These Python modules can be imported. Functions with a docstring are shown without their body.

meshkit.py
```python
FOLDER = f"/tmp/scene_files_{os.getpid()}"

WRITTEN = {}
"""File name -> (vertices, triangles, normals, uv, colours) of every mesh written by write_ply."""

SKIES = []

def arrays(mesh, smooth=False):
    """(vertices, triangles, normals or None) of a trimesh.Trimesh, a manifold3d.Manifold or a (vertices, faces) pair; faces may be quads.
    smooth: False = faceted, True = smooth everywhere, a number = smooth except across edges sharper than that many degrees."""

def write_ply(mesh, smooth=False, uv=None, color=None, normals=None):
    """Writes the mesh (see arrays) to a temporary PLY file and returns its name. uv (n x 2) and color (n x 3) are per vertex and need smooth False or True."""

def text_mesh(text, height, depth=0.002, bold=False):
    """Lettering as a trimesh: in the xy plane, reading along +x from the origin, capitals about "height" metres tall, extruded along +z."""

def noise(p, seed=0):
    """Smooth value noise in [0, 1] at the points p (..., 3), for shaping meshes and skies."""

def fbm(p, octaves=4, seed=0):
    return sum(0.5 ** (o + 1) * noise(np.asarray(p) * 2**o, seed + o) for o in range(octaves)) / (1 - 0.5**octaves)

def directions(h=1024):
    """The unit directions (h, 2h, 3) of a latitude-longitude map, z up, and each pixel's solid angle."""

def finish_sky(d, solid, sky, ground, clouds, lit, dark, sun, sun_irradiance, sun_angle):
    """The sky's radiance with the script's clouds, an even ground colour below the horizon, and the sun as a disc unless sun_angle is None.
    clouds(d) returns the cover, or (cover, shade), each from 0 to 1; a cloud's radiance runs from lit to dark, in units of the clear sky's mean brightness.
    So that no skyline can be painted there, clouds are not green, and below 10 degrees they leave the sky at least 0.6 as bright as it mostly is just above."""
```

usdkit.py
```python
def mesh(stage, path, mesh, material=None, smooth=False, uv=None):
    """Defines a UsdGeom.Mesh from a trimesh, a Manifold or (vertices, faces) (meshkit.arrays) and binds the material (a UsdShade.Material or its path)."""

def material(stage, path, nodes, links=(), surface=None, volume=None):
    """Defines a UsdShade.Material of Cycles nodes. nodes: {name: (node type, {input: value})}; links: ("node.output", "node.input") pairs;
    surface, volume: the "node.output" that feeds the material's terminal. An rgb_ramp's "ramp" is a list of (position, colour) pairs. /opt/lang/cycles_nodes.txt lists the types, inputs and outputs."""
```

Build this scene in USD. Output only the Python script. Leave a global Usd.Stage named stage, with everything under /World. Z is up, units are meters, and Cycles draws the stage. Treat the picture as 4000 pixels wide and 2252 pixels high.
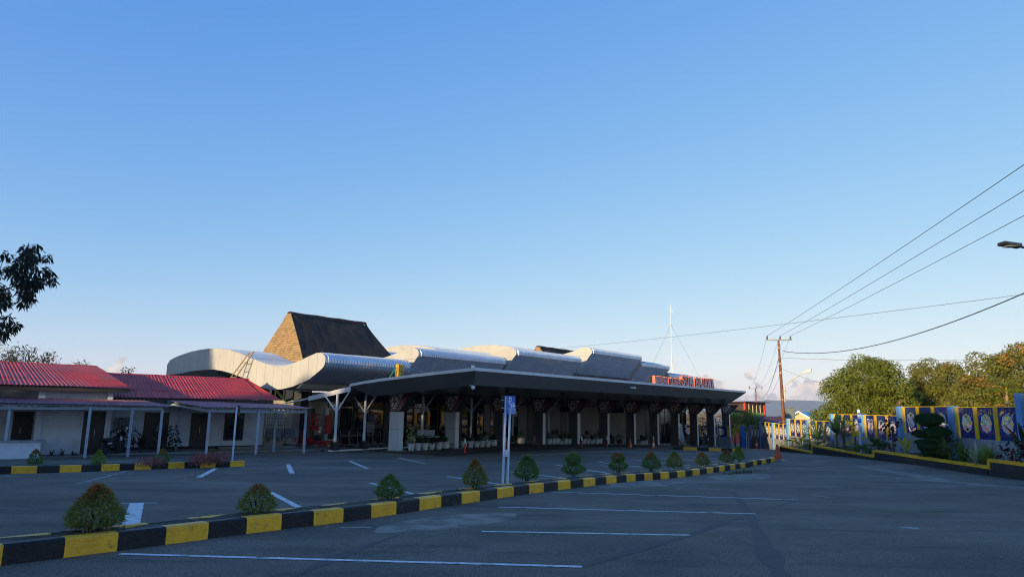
import math, random
import numpy as np
import trimesh, shapely
from shapely import affinity
from shapely.geometry import Polygon, Point, LineString, box as sbox
import meshkit, usdkit
from pxr import Usd, UsdGeom, UsdLux, UsdShade, Gf, Sdf, Vt

stage = Usd.Stage.CreateInMemory()
UsdGeom.SetStageUpAxis(stage, 'Z'); UsdGeom.SetStageMetersPerUnit(stage, 1.0)
UsdGeom.Xform.Define(stage, '/World'); UsdGeom.Scope.Define(stage, '/World/Looks')
PI = math.pi
# ------------------------------------------------------------------ camera, sky, sun, exposure
EXPOSURE = 1.3
SUN_AZ = math.atan2(-.66, -.75); SUN_EL = math.radians(9.0)
SKY_STRENGTH, SUN_INT = .10, .86
th, roll = math.atan(472 / 2660.), .014
cr, sr = math.cos(roll), math.sin(roll)
r0, f0, u0 = np.array([1., 0, 0]), np.array([0, math.cos(th), math.sin(th)]), np.array([0, -math.sin(th), math.cos(th)])
R, U = cr * r0 + sr * u0, -sr * r0 + cr * u0
cam = UsdGeom.Camera.Define(stage, '/World/camera')
M4 = Gf.Matrix4d(*R, 0, *U, 0, *(-f0), 0, 0, 0, 1.6, 1)
cam.AddTransformOp().Set(M4)
cam.CreateHorizontalApertureAttr(36.0); cam.CreateVerticalApertureAttr(20.268)
cam.CreateFocalLengthAttr(23.94); cam.CreateExposureAttr(EXPOSURE)
cam.CreateClippingRangeAttr(Gf.Vec2f(.1, 60000))

dome = UsdLux.DomeLight.Define(stage, '/World/sky')
skym = usdkit.material(stage, '/World/Looks/sky_air', {
    'sky': ('sky_texture', {'sky_type': 'single_scattering', 'sun_disc': False, 'sun_elevation': SUN_EL, 'sun_rotation': SUN_AZ, 'altitude': 1300., 'air_density': 1.0, 'aerosol_density': .3, 'ozone_density': 3.0}),
    'pw': ('vector_math', {'math_type': 'power', 'vector2': (1.25, .88, .30)}), 'den': ('vector_math', {'math_type': 'multiply_add', 'vector2': (.20, .22, .45), 'vector3': (1, 1, 1)}), 'dv': ('vector_math', {'math_type': 'divide'}), 'tint': ('vector_math', {'math_type': 'multiply', 'vector2': (1.42, 1.66, 3.98)}),
    'tc': ('texture_coordinate', {}),
    'xyz': ('separate_xyz', {}),
    'mp': ('mapping', {'scale': (1, 1, 1.3), 'location': (.3, .1, .2)}),
    'n': ('noise_texture', {'scale': 24.0, 'detail': 8, 'roughness': .58}),
    'hz': ('map_range', {'from_min': .3, 'from_max': .7, 'to_min': .010, 'to_max': .070}),
    'dif': ('math', {'math_type': 'subtract'}),
    'cov': ('map_range', {'range_type': 'smoothstep', 'from_min': 0., 'from_max': .006, 'to_min': 0, 'to_max': .93}),
    'n2': ('noise_texture', {'scale': 60.0, 'detail': 6, 'roughness': .6}),
    'cc': ('rgb_ramp', {'ramp': [(.40, (2.5, 2.4, 2.55)), (.60, (4.3, 3.55, 2.95))]}),
    'mix': ('mix_color', {}),
    'bg': ('background_shader', {'strength': SKY_STRENGTH}),
}, [('tc.generated', 'xyz.vector'), ('tc.generated', 'mp.vector'), ('mp.vector', 'n.vector'), ('mp.vector', 'n2.vector'), ('n.fac', 'hz.value'),
    ('hz.result', 'dif.value1'), ('xyz.z', 'dif.value2'), ('dif.value', 'cov.value'), ('n2.fac', 'cc.fac'),
    ('sky.color', 'pw.vector1'), ('pw.vector', 'den.vector1'), ('pw.vector', 'dv.vector1'), ('den.vector', 'dv.vector2'), ('dv.vector', 'tint.vector1'), ('tint.vector', 'mix.a'), ('cc.color', 'mix.b'), ('cov.result', 'mix.fac'), ('mix.result', 'bg.color')], surface='bg.background')
UsdShade.MaterialBindingAPI.Apply(dome.GetPrim()).Bind(skym)
dome.GetPrim().SetCustomDataByKey('label', 'clear blue evening sky with a low cloud bank'); dome.GetPrim().SetCustomDataByKey('category', 'sky'); dome.GetPrim().SetCustomDataByKey('kind', 'structure')
sun = UsdLux.DistantLight.Define(stage, '/World/sun')
sun.CreateNormalizeAttr(True) if hasattr(sun, 'CreateNormalizeAttr') else None
sun.CreateIntensityAttr(SUN_INT); sun.CreateAngleAttr(.53); sun.CreateColorAttr(Gf.Vec3f(1., .76, .42))
sd = np.array([math.sin(SUN_AZ) * math.cos(SUN_EL), math.cos(SUN_AZ) * math.cos(SUN_EL), math.sin(SUN_EL)])
zz = sd; xx = np.cross([0, 0, 1], zz); xx /= np.linalg.norm(xx); yy = np.cross(zz, xx)
sun.AddTransformOp().Set(Gf.Matrix4d(*xx, 0, *yy, 0, *zz, 0, 0, 0, 50, 1))

# ------------------------------------------------------------------ helpers
used = set()
STUFF = {'leaf_mass', 'foliage', 'crown', 'young_leaves', 'flush_leaves', 'frond_mass', 'foliage_pad'}
def numbered(path):
    p, k = path, 0
    while p in used:
        k += 1; p = '%s_%03d' % (path, k)
    used.add(p); return p
def tagp(pr, label=None, cat=None, group=None, kind=None):
    for k, v in (('label', label), ('category', cat), ('group', group), ('kind', kind)):
        if v: pr.SetCustomDataByKey(k, v)
class T:
    def __init__(s, name, label, cat, loc=(0, 0, 0), rz=0., group=None, kind=None, parent=None):
        s.path = numbered((parent.path if parent else '/World') + '/' + name)
        x = UsdGeom.Xform.Define(stage, s.path); s.loc = loc
        x.AddTranslateOp().Set(Gf.Vec3d(*map(float, loc)))
        if rz: x.AddRotateZOp().Set(float(rz))
        tagp(x.GetPrim(), label, cat, group, kind)
    def part(s, name, mb, mat, smooth=False, label=None, kind=None, parent=None):
        path = numbered((parent or s.path) + '/' + name)
        put(path, mb, mat, smooth); tagp(stage.GetPrimAtPath(path), label, None, None, kind or ('stuff' if name in STUFF else None))
        return path
def put(path, mb, mat, smooth=False):
    m = mb.mesh() if isinstance(mb, MB) else mb
    usdkit.mesh(stage, path, m, mat, smooth)
def obj(name, mb, mat, label, cat, group=None, kind=None, smooth=False):
    p = numbered('/World/' + name); put(p, mb, mat, smooth); tagp(stage.GetPrimAtPath(p), label, cat, group, kind); return p
def instance(src, name, label, cat, loc, rz=0, group=None, scale=None):
    p = numbered('/World/' + name); x = UsdGeom.Xform.Define(stage, p); pr = x.GetPrim()
    x.AddTranslateOp().Set(Gf.Vec3d(*map(float, loc))); x.AddRotateZOp().Set(float(rz))
    if scale: x.AddScaleOp().Set(Gf.Vec3f(*scale))
    pr.GetReferences().AddInternalReference(src.path + '/body') if False else None
    return x
def unit(v): v = np.asarray(v, float); return v / max(np.linalg.norm(v), 1e-12)
class MB:
    def __init__(s): s.V, s.F, s.n = [], [], 0
    def add(s, V, F):
        V = np.asarray(V, float).reshape(-1, 3); F = np.asarray(F, int)
        if F.shape[1] == 4: F = np.vstack([F[:, [0, 1, 2]], F[:, [0, 2, 3]]])
        s.V.append(V); s.F.append(F + s.n); s.n += len(V); return s
    def mesh(s): return (np.vstack(s.V), np.vstack(s.F))
    def box(s, x0, x1, y0, y1, z0, z1, ch=0.):
        if ch:
            c = ch
            V = []
            for z, k in ((z0, 0), (z1 - c, 0), (z1, c)):
                V += [(x0 + k, y0 + k, z), (x1 - k, y0 + k, z), (x1 - k, y1 - k, z), (x0 + k, y1 - k, z)]
            F = [(3, 2, 1, 0), (8, 9, 10, 11)]
            for l in (0, 4):
                for i in range(4): F.append((l + i, l + (i + 1) % 4, l + 4 + (i + 1) % 4, l + 4 + i))
            return s.add(V, F)
        V = [(x, y, z) for z in (z0, z1) for x, y in ((x0, y0), (x1, y0), (x1, y1), (x0, y1))]
        return s.add(V, [(3, 2, 1, 0), (4, 5, 6, 7), (0, 1, 5, 4), (1, 2, 6, 5), (2, 3, 7, 6), (3, 0, 4, 7)])
    def hexa(s, V): return s.add(V, [(3, 2, 1, 0), (4, 5, 6, 7), (0, 1, 5, 4), (1, 2, 6, 5), (2, 3, 7, 6), (3, 0, 4, 7)])
    def slab(s, a, b, c, d, t):
        q = np.array([a, b, c, d], float); n = unit(np.cross(q[1] - q[0], q[3] - q[0])); return s.hexa(np.vstack([q - n * t, q]))
    def tube(s, p, r, n=8, cap=True):
        p = np.asarray(p, float); m = len(p); r = np.broadcast_to(np.asarray(r, float), (m,))
        d = np.gradient(p, axis=0); V = []
        ref = np.array([0, 0, 1.]) if abs(unit(d.mean(0))[2]) < .9 else np.array([1., 0, 0])
        for i in range(m):
            t = unit(d[i]); a = unit(np.cross(ref, t)); b = np.cross(t, a)
            k = np.arange(n) * 2 * PI / n
            V.append(p[i] + r[i] * (np.cos(k)[:, None] * a + np.sin(k)[:, None] * b))
        V = np.vstack(V); i = np.arange(n); j = (i + 1) % n
        F = np.vstack([np.c_[l * n + i, l * n + j, (l + 1) * n + j, (l + 1) * n + i] for l in range(m - 1)])
        s.add(V, F)
        if cap:
            s.add(V[:n], np.c_[np.zeros(n - 2, int), np.arange(2, n), np.arange(1, n - 1)]); s.add(V[-n:], np.c_[np.zeros(n - 2, int), np.arange(1, n - 1), np.arange(2, n)])
        return s
    def bar(s, p0, p1, w, h=None):      # rectangular bar
        p0, p1 = np.array(p0, float), np.array(p1, float); t = unit(p1 - p0); h = h or w
        ref = np.array([0, 0, 1.]) if abs(t[2]) < .9 else np.array([0., 1, 0])
        a = unit(np.cross(ref, t)) * w / 2; b = unit(np.cross(t, a)) * h / 2
        return s.hexa([p0 - a - b, p0 + a - b, p1 + a - b, p1 - a - b, p0 - a + b, p0 + a + b, p1 + a + b, p1 - a + b])
    def lathe(s, prof, n=14, c=(0, 0, 0), ph=0):
        k = np.arange(n) * 2 * PI / n + ph; V = np.vstack([np.c_[r * np.cos(k), r * np.sin(k), np.full(n, z)] for r, z in prof]) + np.array(c)
        i = np.arange(n); j = (i + 1) % n
        return s.add(V, np.vstack([np.c_[l * n + i, l * n + j, (l + 1) * n + j, (l + 1) * n + i] for l in range(len(prof) - 1)]))
    def poly(s, g, t, fn):               # shapely polygon(s) extruded by t; fn maps (x,y,z) rows to 3-D
        for q in getattr(g, 'geoms', [g]):
            if q.is_empty or q.area < 1e-6: continue
            m = trimesh.creation.extrude_polygon(q, t, engine='earcut'); s.add(fn(np.array(m.vertices)), m.faces)
        return s
    def grid(s, P):                      # P (m,n,3)
        m, n = P.shape[:2]; i = np.arange(m * n).reshape(m, n)
        return s.add(P.reshape(-1, 3), np.c_[i[:-1, :-1].ravel(), i[1:, :-1].ravel(), i[1:, 1:].ravel(), i[:-1, 1:].ravel()])
def catenary(p0, p1, sag, n=24):
    t = np.linspace(0, 1, n)[:, None]; p = np.array(p0) * (1 - t) + np.array(p1) * t; p[:, 2] -= (4 * sag * t * (1 - t))[:, 0]; return p
def leaves(P, D, N, L, W, fold=.0, droop=.0):
    P, D, N = np.asarray(P), np.asarray(D), np.asarray(N); n = len(P)
    L = np.broadcast_to(L, (n,))[:, None]; W = np.broadcast_to(W, (n,))[:, None]
    D = D / np.linalg.norm(D, axis=1, keepdims=True); S = np.cross(D, N); S /= np.maximum(np.linalg.norm(S, axis=1, keepdims=True), 1e-9)
    Up = np.cross(S, D); mid = P + D * L * .45
    tip = P + D * L; tip[:, 2] -= (droop * L)[:, 0]
    V = np.stack([P, mid + S * W / 2 + Up * W * fold, tip, mid - S * W / 2 + Up * W * fold], 1).reshape(-1, 3)
    k = np.arange(n)[:, None] * 4
    return V, np.vstack([k + [0, 1, 2], k + [0, 2, 3]])
def sph(rng, n):
    v = rng.normal(size=(n, 3)); return v / np.linalg.norm(v, axis=1, keepdims=True)
def blades(rng, base, n, L, W, spread=.9, droop=.6, segs=4, az=None, up=.2):
    """arching strap leaves from one point"""
    mb = MB()
    for k in range(n):
        a = rng.uniform(0, 2 * PI) if az is None else az[k]; el = rng.uniform(up, 1.0) * PI / 2 * (1 - .15 * spread)
        l = L * rng.uniform(.7, 1.1); d = np.array([math.cos(a) * math.cos(el) * spread, math.sin(a) * math.cos(el) * spread, math.sin(el)]); d = unit(d)
        t = np.linspace(0, 1, segs + 1); p = np.array(base) + d * l * t[:, None]; p[:, 2] -= droop * l * t ** 2 * math.cos(el)
        side = unit(np.cross(d, [0, 0, 1])); w = W * np.sin(PI * np.clip(.12 + .88 * t, 0, 1)) ** .7 / 2; w[-1] = .002
        mb.grid(np.stack([p - side * w[:, None], p + side * w[:, None]], 1))
    return mb
def clump_crown(rng, clumps, per, L, W, droop=.35, shell=.55, up=.05):
    P, D, N = [], [], []
    for c, r in clumps:
        r = np.broadcast_to(np.asarray(r, float), (3,)); m = max(6, int(per * (r[0] * r[1] * r[2]) ** (2 / 3.)))
        u = sph(rng, m); q = np.array(c) + u * r * (shell + (1 - shell) * rng.random((m, 1)) ** .6)
        nn = u * 1.3 + [0, 0, up] + rng.normal(0, .42, (m, 3)); d = np.cross(nn, sph(rng, m)) + u * .2; d[:, 2] -= droop
        P.append(q); D.append(d); N.append(nn)
    P, D, N = np.vstack(P), np.vstack(D), np.vstack(N); n = len(P)
    return leaves(P, D, N, L * rng.uniform(.6, 1.2, n), W * rng.uniform(.7, 1.2, n), .12, .1)

# ------------------------------------------------------------------ materials
MATS = {}
def ramp_node(stops): return ('rgb_ramp', {'ramp': stops})
def M(name, c1, c2=None, s=4., rough=.6, metal=0., spec=.5, bump=0., bs=None, c3=None, s3=1., t3=(.5, .68), st=(1, 1, 1), lo=.35, hi=.65, det=5, coat=0.):
    nodes = {'p': ('principled_bsdf', {'roughness': rough, 'metallic': metal, 'specular_ior_level': spec}), 'g': ('geometry', {}), 'mp': ('mapping', {'scale': st})}
    if coat: nodes['p'][1]['coat_weight'] = coat
    ln = [('g.position', 'mp.vector')]
    if c2 is None: c2 = tuple(x * .88 for x in c1)
    nodes['n'] = ('noise_texture', {'scale': float(s), 'detail': det, 'roughness': .6}); nodes['r'] = ramp_node([(lo, c1), (hi, c2)])
    ln += [('mp.vector', 'n.vector'), ('n.fac', 'r.fac')]; last = 'r.color'
    if c3 is not None:
        nodes['n3'] = ('noise_texture', {'scale': float(s3), 'detail': 6, 'roughness': .62}); nodes['r3'] = ramp_node([(t3[0], (0, 0, 0)), (t3[1], (1, 1, 1))]); nodes['m3'] = ('mix_color', {'b': c3})
        ln += [('g.position', 'n3.vector'), ('n3.fac', 'r3.fac'), ('r3.color', 'm3.fac'), (last, 'm3.a')]; last = 'm3.result'
    ln.append((last, 'p.base_color'))
    if bump:
        nodes['nb'] = ('noise_texture', {'scale': float(bs or s * 6), 'detail': 4}); nodes['b'] = ('bump', {'strength': bump, 'distance': .02}); ln += [('mp.vector', 'nb.vector'), ('nb.fac', 'b.height'), ('b.normal', 'p.normal')]
    MATS[name] = usdkit.material(stage, '/World/Looks/' + name, nodes, ln, surface='p.BSDF'); return MATS[name]
def LEAF(name, cols, rough=.5, trans=.3, spec=.35):
    n = len(cols); stops = [(i / max(1, n - 1), c) for i, c in enumerate(cols)]
    nodes = {'g': ('geometry', {}), 'r': ramp_node(stops), 'p': ('principled_bsdf', {'roughness': rough, 'specular_ior_level': spec}), 't': ('translucent_bsdf', {}), 'm': ('mix_closure', {'fac': trans}),
             'h': ('hsv', {'value': 1.5, 'saturation': 1.1})}
    MATS[name] = usdkit.material(stage, '/World/Looks/' + name, nodes, [('g.random_per_island', 'r.fac'), ('r.color', 'p.base_color'), ('r.color', 'h.color'), ('h.color', 't.color'), ('p.BSDF', 'm.closure1'), ('t.BSDF', 'm.closure2')], surface='m.closure')
    return MATS[name]
def GLASS(name, tint, rough=.03, mirror=.0):
    nodes = {'tr': ('transparent_bsdf', {'color': tint}), 'gl': ('glossy_bsdf', {'color': (1, 1, 1), 'roughness': rough}), 'f': ('fresnel', {'IOR': 1.55}), 'm': ('mix_closure', {})}
    MATS[name] = usdkit.material(stage, '/World/Looks/' + name, nodes, [('f.fac', 'm.fac'), ('tr.BSDF', 'm.closure1'), ('gl.BSDF', 'm.closure2')], surface='m.closure'); return MATS[name]

_an = {'g': ('geometry', {}), 'mp': ('mapping', {'scale': (1, 1, 1)}), 'ms': ('mapping', {'scale': (.35, 1.5, 1), 'rotation': (0, 0, .12)}),
       'n1': ('noise_texture', {'scale': .45, 'detail': 6, 'roughness': .65}), 'r1': ramp_node([(.34, (.098, .083, .063)), (.52, (.136, .115, .087)), (.68, (.172, .145, .111))]),
       'n2': ('noise_texture', {'scale': 42., 'detail': 3, 'roughness': .7}), 'r2': ramp_node([(.36, (.52, .52, .53)), (.5, (1, 1, 1)), (.66, (1.5, 1.48, 1.45))]), 'm2': ('mix_color', {'blend_type': 'multiply', 'fac': 1., 'use_clamp': False}),
       'n3': ('noise_texture', {'scale': .8, 'detail': 7, 'roughness': .7}), 'r3': ramp_node([(.54, (0, 0, 0)), (.66, (.62, .62, .62)), (.8, (.8, .8, .8))]), 'm3': ('mix_color', {'b': (.045, .042, .038)}),
       'n4': ('noise_texture', {'scale': .22, 'detail': 7, 'roughness': .68}), 'r4': ramp_node([(.52, (0, 0, 0)), (.64, (.45, .45, .45)), (.75, (.75, .75, .75))]), 'm4': ('mix_color', {'b': (.25, .215, .17)}),
       'v': ('voronoi_texture', {'scale': 17.}), 'rv': ramp_node([(.05, (.75, .75, .75)), (.12, (0, 0, 0))]), 'n5': ('noise_texture', {'scale': 3.}), 'r5': ramp_node([(.5, (0, 0, 0)), (.62, (1, 1, 1))]), 'mv': ('mix_color', {'blend_type': 'multiply', 'fac': 1.}), 'm5': ('mix_color', {'b': (.38, .35, .30)}),
       'bp': ('bump', {'strength': .6, 'distance': .015}), 'p': ('principled_bsdf', {'roughness': .82, 'specular_ior_level': .3})}
MATS['asphalt'] = usdkit.material(stage, '/World/Looks/asphalt', _an, [('g.position', 'mp.vector'), ('g.position', 'ms.vector'), ('mp.vector', 'n1.vector'), ('n1.fac', 'r1.fac'), ('mp.vector', 'n2.vector'), ('n2.fac', 'r2.fac'), ('r1.color', 'm2.a'), ('r2.color', 'm2.b'), ('ms.vector', 'n3.vector'), ('n3.fac', 'r3.fac'), ('m2.result', 'm3.a'), ('r3.color', 'm3.fac'), ('ms.vector', 'n4.vector'), ('n4.fac', 'r4.fac'), ('m3.result', 'm4.a'), ('r4.color', 'm4.fac'), ('mp.vector', 'v.vector'), ('v.distance', 'rv.fac'), ('mp.vector', 'n5.vector'), ('n5.fac', 'r5.fac'), ('rv.color', 'mv.a'), ('r5.color', 'mv.b'), ('m4.result', 'm5.a'), ('mv.result', 'm5.fac'), ('m5.result', 'p.base_color'), ('n2.fac', 'bp.height'), ('bp.normal', 'p.normal')], surface='p.BSDF')
M('asphalt_new', (.060, .056, .050), (.072, .067, .06), s=3, rough=.8, bump=.3, bs=60)
M('dusty', (.22, .19, .15), (.29, .25, .205), s=1.2, rough=.9, bump=.4, bs=40, c3=(.13, .112, .088), s3=2.2, t3=(.42, .6))
M('line_paint', (.72, .73, .74), (.46, .47, .48), s=9, rough=.7, c3=(.09, .09, .092), s3=5, t3=(.56, .66))
M('line_worn', (.36, .365, .37), (.22, .222, .226), s=8, rough=.75, c3=(.06, .06, .062), s3=4, t3=(.45, .6))
M('earth', (.075, .058, .04), (.045, .036, .026), s=2.5, rough=.95, bump=.5)
M('grass_land', (.09, .10, .04), (.14, .12, .06), s=.08, rough=.95, c3=(.05, .06, .03), s3=.01)
M('paving', (.085, .055, .042), (.055, .04, .034), s=1.1, rough=.75, bump=.3, bs=30)
M('kerb_yellow', (.84, .42, .014), (.64, .31, .012), s=3, rough=.42, bump=.5, bs=25, c3=(.25, .15, .03), s3=7, t3=(.58, .72))
M('kerb_black', (.009, .009, .010), (.014, .0135, .013), s=3, rough=.5, spec=.3, bump=.5, bs=25, c3=(.07, .062, .055), s3=6, t3=(.6, .74))
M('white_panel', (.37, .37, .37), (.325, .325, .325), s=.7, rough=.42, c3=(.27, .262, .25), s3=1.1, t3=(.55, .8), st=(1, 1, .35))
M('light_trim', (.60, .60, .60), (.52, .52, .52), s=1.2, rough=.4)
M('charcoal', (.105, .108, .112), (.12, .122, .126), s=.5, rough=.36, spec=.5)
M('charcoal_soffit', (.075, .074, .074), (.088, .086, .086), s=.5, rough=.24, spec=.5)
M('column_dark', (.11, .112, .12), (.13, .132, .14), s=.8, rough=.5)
M('soffit_cream', (.46, .41, .34), (.40, .36, .30), s=.6, rough=.55)
M('metal_roof', (.56, .61, .68), (.48, .53, .60), s=.9, rough=.26, metal=.72)
M('seam_metal', (.62, .65, .70), (.55, .58, .63), s=2, rough=.3, metal=.8)
M('red_a', (.42, .034, .026), (.31, .028, .024), s=1.3, rough=.5, c3=(.18, .04, .04), s3=2.2, t3=(.58, .72))
M('red_b', (.48, .038, .028), (.34, .03, .026), s=1.7, rough=.5, c3=(.22, .06, .05), s3=1.9, t3=(.56, .72))
M('red_faded', (.36, .06, .065), (.26, .05, .06), s=1.2, rough=.55, c3=(.12, .06, .06), s3=1.6, t3=(.52, .68))
M('purple_a', (.28, .11, .145), (.21, .09, .12), s=1.1, rough=.42, c3=(.38, .23, .28), s3=1.3, t3=(.55, .75))
M('purple_b', (.32, .14, .18), (.23, .095, .13), s=1.4, rough=.42, c3=(.42, .27, .33), s3=1.1, t3=(.55, .75))
M('wall_white', (.62, .66, .72), (.53, .565, .62), s=1.3, rough=.8, bump=.15, bs=12, c3=(.36, .36, .37), s3=1.2, t3=(.6, .8))
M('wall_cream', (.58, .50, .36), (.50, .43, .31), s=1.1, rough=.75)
M('wall_beige', (.24, .225, .20), (.20, .19, .165), s=.8, rough=.7)
M('wall_grey', (.30, .31, .34), (.22, .225, .24), s=1.6, rough=.85, bump=.2, bs=15, c3=(.13, .125, .115), s3=2.4, t3=(.55, .75), st=(1, 1, .3))
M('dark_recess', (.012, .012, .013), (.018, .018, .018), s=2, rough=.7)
M('dark_brown', (.03, .022, .017), (.04, .03, .022), s=4, rough=.55)
M('dark_frame', (.014, .014, .016), s=3, rough=.4)
M('white_steel', (.62, .65, .70), (.54, .57, .62), s=3, rough=.45)
M('post_blue', (.34, .40, .48), (.28, .33, .40), s=4, rough=.5, c3=(.2, .17, .14), s3=5, t3=(.62, .75))
M('tile_floor', (.24, .23, .21), (.28, .27, .25), s=1, rough=.12)
M('conc', (.26, .25, .23), (.18, .175, .16), s=3, rough=.85, bump=.4)
M('rough_masonry', (.20, .15, .10), (.09, .075, .055), s=4, rough=.95, bump=.8, bs=14)
M('thatch', (.026, .021, .018), (.042, .033, .026), s=1.3, rough=.95, bump=.9, bs=10, c3=(.075, .055, .04), s3=1.4, t3=(.58, .75), st=(1, 1, .35))
M('thatch_ridge', (.05, .03, .022), (.03, .02, .016), s=3, rough=.95, bump=.8, bs=12)
for i, k in enumerate((1., .86, .74)): M('shingle_' + 'abc'[i], (.30 * k, .20 * k, .10 * k), (.24 * k, .16 * k, .08 * k), s=5, rough=.85, bump=.4)
M('gold_red', (.16, .012, .012), (.12, .008, .008), s=4, rough=.45)
M('off_white', (.74, .69, .62), (.66, .61, .55), s=3, rough=.5)
M('bracket_dark', (.018, .018, .024), (.024, .024, .03), s=2, rough=.45)
M('letter_red', (.85, .12, .035), (.75, .09, .025), s=3, rough=.4)
M('letter_face', (.80, .50, .46), (.72, .44, .40), s=3, rough=.4)
M('red_paint', (.42, .02, .02), (.33, .015, .015), s=3, rough=.4)
M('bollard_red', (.6, .03, .025), (.5, .025, .02), s=6, rough=.45)
M('bollard_white', (.72, .68, .52), (.6, .56, .42), s=6, rough=.5)
M('cone_orange', (.62, .17, .045), (.5, .12, .03), s=5, rough=.55)
M('cone_faded', (.55, .11, .03), (.42, .08, .025), s=6, rough=.6)
M('rubber', (.012, .012, .012), (.02, .02, .02), s=8, rough=.7)
M('pot_white', (.6, .59, .56), (.5, .49, .46), s=5, rough=.5, c3=(.3, .28, .24), s3=6, t3=(.6, .78))
M('pot_dark', (.04, .035, .03), (.07, .055, .045), s=6, rough=.7)
M('sign_blue', (.018, .125, .55), (.018, .115, .5), s=3, rough=.3)
M('sign_white', (.82, .84, .88), (.8, .82, .86), s=3, rough=.35)
M('sign_back', (.04, .022, .018), (.06, .03, .022), s=8, rough=.7)
M('pole_blue', (.48, .60, .78), (.42, .53, .70), s=4, rough=.4)
M('fence_blue', (.13, .31, .62), (.10, .26, .54), s=2, rough=.5, bump=.1, bs=20, c3=(.09, .20, .40), s3=2.5, t3=(.6, .8))
M('gate_blue', (.02, .12, .42), (.016, .10, .36), s=3, rough=.4)
M('fence_yellow', (.78, .50, .012), (.66, .41, .010), s=3, rough=.42)
M('panel_blue', (.012, .022, .15), (.016, .03, .19), s=4, rough=.35)
M('flower_white', (.55, .62, .66), (.5, .56, .6), s=4, rough=.4)
M('band_yellow', (.80, .46, .008), (.62, .34, .008), s=2.5, rough=.45, bump=.4, bs=20, c3=(.3, .18, .02), s3=6, t3=(.6, .75))
M('wall_black', (.014, .014, .016), (.022, .022, .024), s=2.2, rough=.5, bump=.6, bs=10)
M('rust', (.16, .055, .03), (.10, .035, .022), s=4, rough=.8, c3=(.22, .12, .08), s3=6, t3=(.55, .7))
M('galv', (.42, .40, .37), (.34, .32, .3), s=5, rough=.45, metal=.4)
M('ceramic', (.035, .02, .015), (.05, .03, .02), s=5, rough=.25)
M('wire', (.03, .035, .045), s=5, rough=.5)
M('cable', (.012, .012, .014), s=5, rough=.5)
M('lamp_dark', (.02, .022, .035), (.028, .03, .045), s=4, rough=.4)
M('lamp_pale', (.5, .46, .4), (.42, .38, .33), s=4, rough=.4)
M('bark', (.10, .065, .04), (.06, .04, .026), s=8, rough=.9, bump=.6, bs=30)
M('bark_pale', (.26, .17, .10), (.17, .11, .07), s=6, rough=.85, bump=.5, bs=20)
M('bark_dark', (.02, .015, .012), (.03, .022, .017), s=8, rough=.9)
M('bamboo', (.34, .22, .11), (.24, .16, .08), s=6, rough=.6)
M('house_red', (.55, .045, .03), (.45, .035, .025), s=1, rough=.6)
M('house_green', (.28, .38, .08), (.24, .33, .07), s=1, rough=.7)
M('house_cream', (.62, .5, .33), (.55, .44, .3), s=1, rough=.7)
M('roof_blue', (.03, .22, .48), (.026, .19, .42), s=1, rough=.4)
M('roof_maroon', (.085, .03, .04), (.07, .026, .034), s=1, rough=.6)
M('house_pink', (.60, .30, .20), (.50, .24, .16), s=.8, rough=.8)
M('box_grey', (.16, .17, .17), (.11, .12, .12), s=2, rough=.6)
M('mast', (.62, .6, .56), (.55, .5, .45), s=.3, rough=.5)
M('hill', (.045, .055, .035), (.07, .07, .045), s=.002, rough=.95)
M('steel', (.35, .36, .37), (.3, .31, .32), s=4, rough=.3, metal=.8)
M('post_yellow', (.48, .27, .008), (.36, .2, .008), s=5, rough=.5, c3=(.05, .03, .01), s3=7, t3=(.6, .7))
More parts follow.
